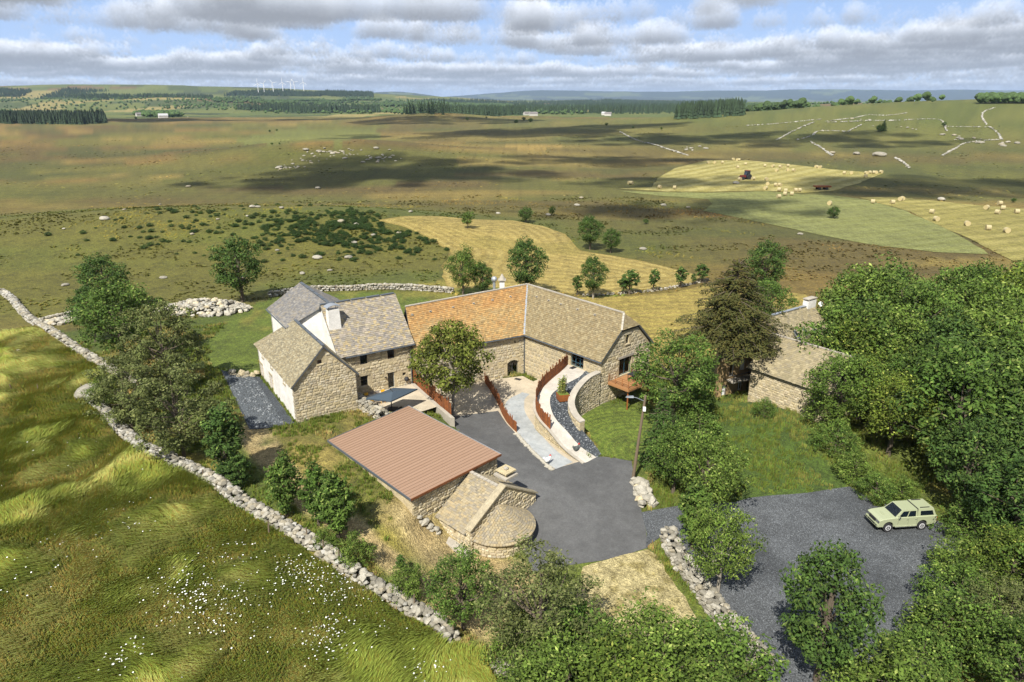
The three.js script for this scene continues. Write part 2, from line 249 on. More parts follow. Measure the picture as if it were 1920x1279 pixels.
const C = {
  heath: tone(146, 124, 66), heath2: tone(132, 120, 60), heath3: tone(160, 132, 74), olive: tone(116, 118, 52), green: tone(104, 122, 46), fresh: tone(124, 140, 58), straw: tone(214, 194, 124), straw2: tone(194, 173, 102), hay: tone(206, 196, 124), silage: tone(158, 164, 98), dark: tone(74, 88, 36), dirt: tone(224, 206, 164), grey: tone(104, 122, 76),
};
function bareness(x, z) {
  if (Math.hypot(x, z) > 120) return 0;
  const fine = fbm(x / 6.5, z / 6.5, 4), sp = fbm(x / 2.1, z / 2.1, 3);
  const track = toEdge([[-28.22, -66.42], [-24.56, -60.69], [-19.56, -54.53], [-14.5, -49.47], [-10.48, -46.88], [-6.74, -44.36], [-3.21, -41.52], [-0.78, -39.9]], x, z, true), yard = toEdge([[-7.97, -51.2], [-5.99, -49.63], [-3.61, -48.1], [-1.31, -46.15]], x, z, true);
  return Math.max(SS(1.9, 0.9, track + (fine - 0.5) * 2.4) * SS(0.30, 0.5, sp + 0.1), SS(4.6, 1.8, yard + (fine - 0.5) * 3.6) * SS(0.22, 0.46, sp + 0.14));
}
function cover(x, z) {
  const d = Math.hypot(x, z), broad = fbm(x / 190 + 7, z / 70 + 3, 4), fine = fbm(x / 6.5, z / 6.5, 4), mid = fbm(x / 34 + 50, z / 22, 4), sp = fbm(x / 2.1, z / 2.1, 3);
  const band = (ax, az, o, lo, hi) => SS(lo, hi, fbm(x / ax + o, z / az + o * 0.7, 5));
  let c = mix(C.heath, C.heath2, band(190, 60, 7, 0.44, 0.54));
  c = mix(c, tone(122, 104, 60), 0.85 * band(260, 75, 61, 0.50, 0.58));
  c = mix(c, C.heath3, 0.9 * band(230, 46, 31, 0.54, 0.62));
  c = mix(c, tone(122, 128, 58), 0.7 * band(310, 80, 42, 0.53, 0.60));
  c = mix(c, tone(176, 154, 88), 0.8 * band(150, 30, 83, 0.60, 0.68));
  c = mix(c, tone(92, 100, 48), 0.7 * band(90, 34, 17, 0.55, 0.63));
  // grazed hills are greener
  const hill = Math.exp(-(((x - 620) / 520) ** 2 + ((z + 900) / 420) ** 2));
  c = mix(c, mix(tone(134, 138, 70), tone(112, 122, 58), SS(0.4, 0.62, mid)), Math.min(1, hill * 1.9));
  const knoll = Math.exp(-(((x + 84) / 105) ** 2 + ((z + 172) / 58) ** 2));
  c = mix(c, mix(tone(132, 130, 56), tone(112, 122, 48), SS(0.36, 0.62, mid)), Math.min(1, knoll * 2.2));
  if (inside(FAR.mound, x, z)) c = mix(c, mix(tone(128, 124, 52), tone(98, 108, 42), mid), 0.85);
  if (inside(FAR.pale, x, z)) c = mix(c, tone(138, 146, 78), 0.85);
  if (inside(FAR.gold, x, z)) c = mix(c, tone(196, 168, 98), 0.8);
  if (z < -1250 - 500 * fbm(x / 420 + 3, z / 420, 3)) { // beyond the moor: a patchwork of pasture and crops, warped by the relief
    const wx = x + (fbm(x / 300, z / 300, 3) - 0.5) * 420, wz = z + (fbm(x / 300 + 9, z / 300 + 4, 3) - 0.5) * 500, i = Math.floor(wx / 190), j = Math.floor(wz / 300), q = hash(i, j) * 0.8 + 0.2 * fbm(x / 900, z / 900, 2);
    const field = q < 0.2 ? tone(78, 94, 52) : q < 0.48 ? tone(112, 128, 64) : q < 0.66 ? tone(128, 138, 72) : q < 0.76 ? tone(92, 108, 56) : q < 0.85 ? tone(178, 166, 108) : q < 0.93 ? tone(138, 116, 76) : tone(150, 156, 84);
    c = field;
    if (z < -13000) c = fbm(x / 700, z / 1500, 4) > 0.6 ? tone(112, 126, 70) : tone(58, 74, 44); // the range is wooded, with clearings
  }
  if (d < 240) { // the long-grass meadow and rough ground round the farm
    const m = mix(mix(C.green, C.fresh, SS(0.4, 0.65, mid)), tone(168, 154, 78), 0.75 * SS(0.5, 0.66, fine));
    if (d < 124 + 30 * (mid - 0.5)) c = m;
    if (inside(GREEN.lawnBack, x, z)) c = mix(mix(tone(122, 142, 52), tone(108, 128, 46), SS(0.35, 0.65, mid)), tone(176, 164, 84), 0.55 * SS(0.52, 0.66, fine));
    if (inside(GREEN.bank, x, z)) c = mix(tone(128, 132, 60), tone(166, 152, 88), SS(0.36, 0.62, fine));
    if (inside(GREEN.orchard, x, z)) c = mix(tone(112, 140, 52), tone(90, 116, 42), SS(0.35, 0.65, mid));
    // worn earth along the track and round the chapel
    const bare = bareness(x, z);
    c = mix(c, mix(C.dirt, tone(182, 158, 116), sp), bare);
  }
  const k = 0.84 + 0.32 * sp + 0.22 * (fine - 0.5) + (mid - 0.5) * 0.3;
  return mul(c, Math.max(0.4, k));
}
{
  const az = []; for (let a = -48; a < 48; a += 0.165) az.push(a); for (let a = 48; a < 312; a += 3) az.push(a);
  const rows = []; for (let k = 0; k < 350; k++) rows.push(1 / (1 / 21 + (1 / 1300 - 1 / 21) * k / 350)); for (let k = 0; k <= 120; k++) rows.push(1300 * Math.pow(24500 / 1300, k / 120));
  const n = az.length, m = rows.length, pos = new Float32Array((n * m + 1) * 3), cs = new Float32Array((n * m + 1) * 3), uv = new Float32Array((n * m + 1) * 2), ix = [];
  const put = (i, x, z) => { pos.set([x, ground(x, z), z], i * 3); cs.set(cover(x, z), i * 3); uv.set([x, z], i * 2); };
  for (let r = 0; r < m; r++) for (let a = 0; a < n; a++) { const t = az[a] * Math.PI / 180; put(r * n + a, rows[r] * Math.sin(t), -rows[r] * Math.cos(t)); }
  put(n * m, 0, 0);
  for (let r = 0; r + 1 < m; r++) for (let a = 0; a < n; a++) { const b = (a + 1) % n, p = r * n + a, q = r * n + b, s = p + n, t = q + n; ix.push(p, q, t, p, t, s); }
  for (let a = 0; a < n; a++) ix.push(n * m, (a + 1) % n, a);
  const g = new THREE.BufferGeometry(); g.setAttribute('position', new THREE.BufferAttribute(pos, 3)); g.setAttribute('color', new THREE.BufferAttribute(cs, 3)); g.setAttribute('uv', new THREE.BufferAttribute(uv, 2)); g.setIndex(ix); g.computeVertexNormals();
  if (g.attributes.normal.getY(n * 50 + 100) < 0) { for (let i = 0; i < ix.length; i += 3) { const t = ix[i]; ix[i] = ix[i + 1]; ix[i + 1] = t; } g.setIndex(ix); g.computeVertexNormals(); }
  structure('ground', g, M.turf);
}
// ------------------------------------------------------------------ fields that were cut: sheets with their swaths
{
  const c1 = [-9.59, -96.42], swath = (w, dirt, a, b, warp = 1.5, dark) => (x, z) => {
    const s = dirt(x, z) / w + (fbm(x / 12, z / 12, 3) - 0.5) * warp, t = Math.abs(s - Math.floor(s) - 0.5) * 2, k = 0.8 + 0.4 * fbm(x / 1.6, z / 1.6, 3) + 0.3 * (fbm(x / 15, z / 15, 3) - 0.5);
    return mul(mix(mix(a, b, SS(0.25, 0.75, t)), dark ?? b, 0.5 * SS(0.5, 0.65, fbm(x / 22 + 3, z / 14, 3))), k);
  };
  const p0 = [34.77, -202.27];
  structure('straw_field', drape(ragged(STRAW.one, 3, 1.1, 3), 0.03, 0.85, swath(2.6, (x, z) => toEdge(STRAW.one, x, z), C.straw, C.straw2, 0.9, tone(172, 160, 84))), M.turf, 'cut straw field behind the barn');
  structure('straw_field', drape(ragged(STRAW.two, 3, 0.9, 5), 0.03, 0.8, swath(2.2, (x, z) => x * 0.10 + z, C.straw2, tone(206, 188, 106), 1.6, tone(170, 164, 76))), M.turf, 'cut straw field beside the barn gable');
  structure('hay_field', drape(ragged(FAR.hay, 7, 1.5, 8), 0.12, 3, swath(7, (x, z) => x * 0.62 + z * 0.55, tone(222, 212, 146), tone(194, 184, 110), 0.35)), M.turf, 'pale hay field dotted with round bales');
  structure('hay_field', drape(ragged(FAR.bales, 6, 1.2, 12), 0.12, 2.6, swath(6, (x, z) => x * 0.35 + z * 0.85, tone(204, 194, 124), tone(176, 168, 96), 0.5)), M.turf, 'hay field with bales beside the ditch');
  structure('mown_field', drape(ragged(FAR.mown, 6, 1.2, 10), 0.10, 2.4, swath(6, (x, z) => x * 0.4 + z, C.silage, tone(166, 172, 112), 0.8)), M.turf, 'pale green mown field');
}
// ------------------------------------------------------------------ made ground
const ASPHALT = [[-7.07, -71.77], [-5.03, -72.91], [-1.65, -73.93], [-0.61, -70.52], [0.47, -68.01], [1.44, -65.84], [2.79, -63.33], [4.21, -60.83], [6.59, -62.12], [9.03, -63.23], [11.08, -62.81], [12.36, -62.44], [12.12, -58.91], [12.06, -54.9], [11.94, -51.49], [11.69, -49.56], [9.54, -48.72], [7.57, -48.16], [4.93, -47.85], [1.77, -47.02], [1.16, -49.6], [0, -53.2], [-1.05, -58.7], [-3.08, -63.59], [-5.82, -66.84]];
const PARKING = [[11.89, -54.5], [14.55, -55.33], [17.75, -56.02], [21.18, -56.46], [26.93, -57.49], [33.29, -58.75], [34.37, -57.37], [34.4, -55.85], [37.87, -54.81], [39.87, -51.58], [35.66, -44.72], [31.31, -40.19], [27.79, -35.4], [24.97, -32.85], [17.6, -32.94], [16.75, -36.4], [15.74, -40.39], [14.65, -45.54], [13.86, -49.4], [13.2, -51.14], [11.66, -49.43]];
structure('asphalt_drive', drape(ASPHALT, 0.035, 0.9, (x, z) => mul(tone(118, 118, 117, 0.66), 0.86 + 0.3 * fbm(x / 5, z / 5, 4))), M.tar, 'smooth grey asphalt drive between shed and barn');
structure('gravel_parking', drape(ragged(PARKING, 2, 0.5, 4), 0.05, 0.8, (x, z) => mul(mix(tone(124, 128, 130, 0.7), tone(104, 108, 110, 0.7), SS(0.36, 0.64, fbm(x / 5, z / 4, 4))), 0.82 + 0.4 * fbm(x / 0.9, z / 0.9, 3))), M.grit, 'blue grey gravel parking area');
const BARE = { patch: [[5.81, -47.64], [7.67, -48.28], [9.65, -48.84], [11.71, -49.43], [12.46, -47.46], [13.8, -43.77], [14.17, -40.42], [11.22, -39.45], [6.26, -40.02], [5.04, -44]], terrace: [[-37.92, -82.56], [-34.49, -80.44], [-32.07, -80.29], [-27.57, -73.3], [-23.74, -67.23], [-26.33, -65.94], [-28.07, -65.68], [-32.66, -73.53]], lawn: [[8.45, -75.89], [10.64, -76.83], [14.2, -75.28], [17.68, -73.34], [16.16, -63.16], [12.36, -62.44], [9.15, -63.33], [9.18, -65.5], [7.66, -70.85]] };
structure('dirt_patch', drape(ragged(BARE.patch, 1, 0.5, 7), 0.05, 0.4, (x, z) => mul(mix(tone(226, 212, 170), tone(178, 164, 110), 0.8 * SS(0.52, 0.68, fbm(x / 0.7, z / 0.7, 4))), 0.86 + 0.3 * fbm(x / 0.35, z / 0.35, 2))), M.turf, 'dry pale earth beside the asphalt');
structure('gravel_terrace', drape(BARE.terrace, 0.05, 0.5, (x, z) => mul(tone(92, 99, 104), 0.82 + 0.4 * fbm(x / 0.7, z / 0.7, 3))), M.grit, 'dark gravel terrace along the white wall');
const COURT = [[-5.33, -82.9], [-2.12, -83.63], [1.43, -84.74], [2.81, -82.9], [5.07, -85.87], [3.24, -75.58], [3.2, -71.21], [4.66, -66.71], [6.19, -63.96], [7.63, -62.59], [6.59, -62.12], [4.21, -60.83], [2.79, -63.33], [1.44, -65.84], [0.47, -68.01], [-0.61, -70.52], [-1.65, -73.93], [-5.03, -72.91], [-7.07, -71.77], [-8.42, -75.58], [-10.84, -79.6], [-12.18, -84.92], [-8.6, -84.92]];
structure('courtyard_paving', drape(COURT, 0.04, 0.6, (x, z) => mul(mix(tone(222, 208, 182), tone(206, 194, 172), fbm(x / 3, z / 3, 3)), 0.92 + 0.16 * fbm(x / 0.6, z / 0.6, 3))), M.slab, 'cream concrete courtyard in front of the barn');
{ // the grey-blue band let into the courtyard
  const mid = curve([[1.75, -79.1], [0.53, -76.83], [0.38, -73.78], [1.22, -70.25], [2.55, -66.33], [4.02, -63.3], [5.34, -61.49]], 40), L = [], R = [];
  mid.forEach(([x, z], i) => { const a = mid[Math.max(0, i - 1)], b = mid[Math.min(mid.length - 1, i + 1)], dx = b[0] - a[0], dz = b[1] - a[1], l = Math.hypot(dx, dz), w = 0.55 + 0.6 * SS(0, 8, i); L.push([x - dz / l * w, z + dx / l * w]); R.unshift([x + dz / l * w, z - dx / l * w]); });
  structure('cobbled_path', drape([...L, ...R], 0.055, 0.35, (x, z) => mul(mix(tone(200, 204, 204), tone(178, 185, 188), fbm(x / 0.5, z / 0.5, 3)), 0.9 + 0.2 * fbm(x / 0.2, z / 0.2, 2))), M.slab, 'curved blue grey band of setts in the courtyard');
}
structure('lawn', drape(ragged(BARE.lawn, 1, 0.25, 9), 0.06, 0.28, (x, z) => { const [a, b] = [14.36, -64.01], r = Math.hypot(x - a, z - b) * 1.25 + (fbm(x / 2, z / 2, 2) - 0.5) * 0.5, t = Math.abs(r - Math.floor(r) - 0.5) * 2; return mul(mix(tone(136, 156, 62), tone(118, 142, 52), SS(0.3, 0.7, t)), 0.85 + 0.3 * fbm(x / 0.5, z / 0.5, 3)); }), M.turf, 'mown lawn with curved stripes below the barn gable');

// ------------------------------------------------------------------ masonry, roofs, openings
const STONES = Array.from({ length: 7 }, (_, k) => { // a dressed stone: unit face, bevelled, proud of the wall
  const r = rng(500 + k), j = (a) => (r() - 0.5) * a, g = new Geo(), f = [[-1, -1], [1, -1], [1, 1], [-1, 1]].map(([x, y]) => [x * (0.42 + j(0.09)), y * (0.39 + j(0.12)), 0.85 + j(0.3)]), b = [[-0.5, -0.5, -0.6], [0.5, -0.5, -0.6], [0.5, 0.5, -0.6], [-0.5, 0.5, -0.6]], m = [j(0.2), j(0.2), 1.05];
  for (let i = 0; i < 4; i++) { const n = (i + 1) % 4; g.tri(f[i], f[n], m); g.quad(b[i], b[n], f[n], f[i]); }
  const q = g.build(); for (let i = 0; i < q.attributes.uv.count; i++) q.attributes.uv.setXY(i, q.attributes.uv.getX(i) * 0.6 + k * 0.37, q.attributes.uv.getY(i) * 0.4 + k * 0.61); return q;
});
const ROCKS = Array.from({ length: 6 }, (_, k) => { const r = rng(900 + k), s = new THREE.IcosahedronGeometry(0.5, 0), p = s.attributes.position, seen = new Map(), q = new Geo(); for (let i = 0; i < p.count; i++) { const key = [p.getX(i), p.getY(i), p.getZ(i)].map((v) => v.toFixed(3)).join(); if (!seen.has(key)) seen.set(key, 0.78 + r() * 0.5); const f = seen.get(key); p.setXYZ(i, p.getX(i) * f, p.getY(i) * f, p.getZ(i) * f); } q.add(s); return q.build(); });
const flat = (t) => t.color.toArray().map((v) => v * 0.72);
function layStones(root, list, tones = stoneTones, name = 'stone', most = 300) { // the largest as stones of their own, the rest of the masonry joined
  list.sort((a, b) => b.area - a.area);
  const rest = new Geo(), bx = root.position, off = new THREE.Matrix4().makeTranslation(-bx.x, -bx.y, -bx.z);
  list.forEach((s, i) => {
    const m = off.clone().multiply(s.m);
    if (i < most) { const o = mesh(name, s.geo, tones[s.tone % tones.length], root); m.decompose(o.position, o.quaternion, o.scale); }
    else rest.add(s.geo, m, flat(tones[s.tone % tones.length]));
  });
  if (rest.p.length) { const o = mesh(name === 'stone' ? 'stonework' : name + '_mass', rest.build(), M.stoneMass, root); o.userData.kind = 'stuff'; }
}
function frameOf(p0, p1) { const dx = p1[0] - p0[0], dz = p1[1] - p0[1], len = Math.hypot(dx, dz), X = new THREE.Vector3(dx / len, 0, dz / len), Z = new THREE.Vector3(-dz / len, 0, dx / len), m = new THREE.Matrix4().makeBasis(X, new THREE.Vector3(0, 1, 0), Z).setPosition(p0[0], 0, p0[1]); return { m, len, X, Z }; }
function wall(root, p0, p1, profile, { holes = [], mat = M.mortar, thick = 0.45, name = 'wall' } = {}) {
  const f = frameOf(p0, p1), shape = new THREE.Shape(profile.map(([s, y]) => new THREE.Vector2(s, y)));
  for (const h of holes) { const p = new THREE.Path(); p.moveTo(h.s0, h.y0); p.lineTo(h.s1, h.y0); p.lineTo(h.s1, h.y1 - (h.arch ?? 0)); if (h.arch) p.quadraticCurveTo((h.s0 + h.s1) / 2, h.y1 + h.arch, h.s0, h.y1 - h.arch); else p.lineTo(h.s0, h.y1); p.closePath(); shape.holes.push(p); }
  const g = new THREE.ExtrudeGeometry(shape, { depth: thick, bevelEnabled: false, curveSegments: 6 }); g.translate(0, 0, -thick);
  g.applyMatrix4(f.m); part(name, boxUV(g), mat, root); return f;
}
function masonry(list, f, profile, { holes = [], h = [0.26, 0.42], l = [0.9, 2.1], seed = 1, joint = 0.035, proud = 0.05, from = -1e9, to = 1e9, jitter = 0.03, tones = [0, 1, 2, 3, 4, 5, 6] } = {}) {
  const r = rng(seed * 977), ys = profile.map((p) => p[1]), y1 = Math.max(...ys); let y = Math.min(...ys);
  while (y < y1 - 0.1) {
    const hh = h[0] + r() * (h[1] - h[0]); let s = Math.max(from, Math.min(...profile.map((p) => p[0]))); const end = Math.min(to, Math.max(...profile.map((p) => p[0])));
    while (s < end - 0.08) {
      let ll = Math.min(hh * (l[0] + r() * (l[1] - l[0])), end - s); if (end - s - ll < 0.15) ll = end - s;
      const cy = y + hh / 2, ok = [[s + 0.02, y + 0.02], [s + ll - 0.02, y + 0.02], [s + ll - 0.02, y + hh - 0.02], [s + 0.02, y + hh - 0.02]].every(([a, b]) => inside(profile, a, b)) && holes.every((q) => s + ll < q.s0 - 0.1 || s > q.s1 + 0.1 || y + hh < q.y0 - 0.1 || y > q.y1 + (q.arch ? 0.15 : 0.2));
      if (ok) { const shy = 0.74 + r() * 0.34, k = new THREE.Matrix4().compose(new THREE.Vector3(s + ll / 2 + (r() - 0.5) * joint, cy + (r() - 0.5) * (jitter + (1 - shy) * hh * 0.6) + 0.10 * (fbm((s + seed * 13) / 1.3, y / 2, 2) - 0.5), 0), new THREE.Quaternion().setFromAxisAngle(new THREE.Vector3(0, 0, 1), (r() - 0.5) * (0.10 + jitter)), new THREE.Vector3((ll - joint) * (0.86 + r() * 0.16), (hh - joint) * shy, proud * (0.5 + r() * 0.9))); list.push({ m: f.m.clone().multiply(k), geo: STONES[Math.floor(r() * 7)], tone: tones[Math.floor(r() * tones.length)], area: ll * hh }); }
      s += ll;
    }
    y += hh;
  }
}
function opening(root, f, h, { name = 'window', mat = M.frameDark, cols = 2, rows = 1, inset = 0.2, bar = 0.07, lintel, sill, leaf } = {}) {
  const g = new Geo(), z0 = -inset - 0.05, z1 = -inset, top = h.y1 - (h.arch ? 0 : 0), w = h.s1 - h.s0;
  g.box(h.s0, h.y0, z0, h.s0 + bar, top, z1); g.box(h.s1 - bar, h.y0, z0, h.s1, top, z1); g.box(h.s0 + bar, h.y0, z0, h.s1 - bar, h.y0 + bar, z1); g.box(h.s0 + bar, top - bar, z0, h.s1 - bar, top, z1);
  for (let i = 1; i < cols; i++) { const s = h.s0 + w * i / cols; g.box(s - bar / 2, h.y0 + bar, z0 + 0.005, s + bar / 2, top - bar, z1 + 0.005); }
  for (let i = 1; i < rows; i++) { const y = h.y0 + (top - h.y0) * i / rows; g.box(h.s0 + bar, y - bar / 3, z0 + 0.01, h.s1 - bar, y + bar / 3, z1 - 0.005); }
  if (h.arch) g.box(h.s0 + bar, top - h.arch * 1.2, z0 + 0.012, h.s1 - bar, top - h.arch * 1.2 + bar, z1 - 0.01);
  const geo = g.build(); geo.applyMatrix4(f.m); const o = part(name, geo, mat, root);
  for (let i = 0; i < cols; i++) { const q = new Geo(), a = h.s0 + w * i / cols, b = h.s0 + w * (i + 1) / cols; q.quad([a, h.y0, z0 + 0.03], [b, h.y0, z0 + 0.03], [b, top, z0 + 0.03], [a, top, z0 + 0.03]); const pg = q.build(); pg.applyMatrix4(f.m); part('pane', pg, leaf ?? M.glass, root).removeFromParent(); const pm = new THREE.Mesh(pg, leaf ?? M.glass); pm.name = leaf ? 'leaf' : 'pane'; pm.castShadow = pm.receiveShadow = true; o.add(pm); }
  if (lintel) { const q = new Geo(); q.box(h.s0 - 0.25, h.y1 + 0.01, -0.3, h.s1 + 0.25, h.y1 + 0.30, 0.07); const lg = q.build(); lg.applyMatrix4(f.m); part('lintel', lg, lintel, root); }
  if (sill) { const q = new Geo(); q.box(h.s0 - 0.15, h.y0 - 0.14, -0.25, h.s1 + 0.15, h.y0 - 0.005, 0.1); const lg = q.build(); lg.applyMatrix4(f.m); part('sill', lg, sill, root); }
  return o;
}
const v3 = (a) => new THREE.Vector3(...a);
function slab(root, p00, p10, p11, p01, thick, mat, name) { const n = v3(p10).sub(v3(p00)).cross(v3(p01).sub(v3(p00))).normalize().multiplyScalar(-thick), d = (p) => v3(p).add(n).toArray(), g = new Geo(); g.hexa([d(p00), d(p10), d(p11), d(p01), p00, p10, p11, p01]); return part(name, g.build(), mat, root); }
function slates(g, p00, p10, p11, p01, { cw = 0.32, ch = 0.24, color, seed = 1, th = 0.035, rough = 0.02 }) {
  const r = rng(seed * 331), A = v3(p00), B = v3(p10), Cc = v3(p11), D = v3(p01), up = B.clone().sub(A).cross(D.clone().sub(A)); if (up.lengthSq() < 1e-6) up.copy(B.clone().sub(A).cross(Cc.clone().sub(A))); up.normalize();
  const rise = (A.distanceTo(D) + B.distanceTo(Cc)) / 2, rows = Math.max(2, Math.round(rise / ch)), L = new THREE.Vector3(), R = new THREE.Vector3(), L2 = new THREE.Vector3(), R2 = new THREE.Vector3();
  for (let k = 0; k < rows; k++) {
    const v0 = k / rows, v1 = Math.min(1, (k + 1.18) / rows); L.lerpVectors(A, D, v0); R.lerpVectors(B, Cc, v0); L2.lerpVectors(A, D, v1); R2.lerpVectors(B, Cc, v1);
    const n = Math.max(1, Math.round(L.distanceTo(R) / cw)); let u = -r() / n;
    while (u < 1) {
      const w = (0.7 + r() * 0.6) / n, u0 = Math.max(0, u) + 0.012 / n, u1 = Math.min(1, u + w) - 0.012 / n; u += w; if (u1 - u0 < 0.1 / n) continue;
      const t = th * (0.7 + r() * 0.7), a = L.clone().lerp(R, u0), b = L.clone().lerp(R, u1), c = L2.clone().lerp(R2, u1), d = L2.clone().lerp(R2, u0), dr = (r() - 0.5) * rough;
      const o = L.clone().sub(L2).normalize().multiplyScalar((r() - 0.4) * 0.05); a.add(o); b.add(o);
      const at = (p, h) => p.clone().addScaledVector(up, h).toArray(), k3 = color(u0, v0, r);
      const a1 = at(a, t + dr), b1 = at(b, t - dr), c1 = at(c, 0.008), d1 = at(d, 0.008), a0 = at(a, -0.01), b0 = at(b, -0.01);
      g.quad(a1, b1, c1, d1, k3); g.quad(a0, b0, b1, a1, k3); g.tri(a0, a1, d1, k3); g.tri(b1, b0, c1, k3);
    }
  }
}
const palette = (list, k = 0.66, vary = 0.22, calm = 0.35) => { const m = [0, 1, 2].map((i) => list.reduce((s, c) => s + c[i], 0) / list.length); return (u, v, r) => mul(mix(tone(...list[Math.floor(r() * list.length)], k), tone(...m, k), calm), 1 - vary / 2 + r() * vary); };
function deck(root, p00, p10, p11, p01) { // the boards under the slates, following their surface
  const A = v3(p00), B = v3(p10), Cc = v3(p11), D = v3(p01), up = B.clone().sub(A).cross(D.clone().sub(A)).normalize(), g = new Geo(), n = 8, P = (i, j, h) => A.clone().lerp(B, i / n).lerp(D.clone().lerp(Cc, i / n), j / n).addScaledVector(up, h).toArray();
  for (let i = 0; i < n; i++) for (let j = 0; j < n; j++) { g.quad(P(i, j, -0.025), P(i + 1, j, -0.025), P(i + 1, j + 1, -0.025), P(i, j + 1, -0.025)); g.quad(P(i, j + 1, -0.15), P(i + 1, j + 1, -0.15), P(i + 1, j, -0.15), P(i, j, -0.15)); }
  for (let i = 0; i < n; i++) { g.quad(P(i, 0, -0.15), P(i + 1, 0, -0.15), P(i + 1, 0, -0.025), P(i, 0, -0.025)); g.quad(P(0, i + 1, -0.15), P(0, i, -0.15), P(0, i, -0.025), P(0, i + 1, -0.025)); g.quad(P(n, i, -0.15), P(n, i + 1, -0.15), P(n, i + 1, -0.025), P(n, i, -0.025)); }
  return part('roof_deck', g.build(), M.zincDark, root);
}
function roofPart(root, name, faces, o) { // the deck under the covering and the covering itself
  const g = new Geo(); faces.forEach((f, i) => { deck(root, ...f); slates(g, ...f, { ...o, seed: (o.seed ?? 1) + i }); });
  const m = part(name, g.build(), M.slate, root); m.userData.kind = 'stuff'; return m;
}
function ridge(root, a, b, mat, w = 0.3, seg = 0.42, name = 'ridge_cap') { const A = v3(a), B = v3(b), n = Math.max(1, Math.round(A.distanceTo(B) / seg)), g = new Geo(), r = rng(77); for (let i = 0; i < n; i++) { const p = A.clone().lerp(B, i / n), q = A.clone().lerp(B, (i + 0.9) / n), s = (r() - 0.5) * 0.03; g.bar([p.x, p.y + s, p.z], [q.x, q.y - s, q.z], w, 0.12); } return part(name, g.build(), mat, root); }
function rail(root, name, pts, r, mat, n = 6) { const g = new Geo(); g.tube(pts, pts.map(() => r), n); return part(name, g.build(), mat, root); }

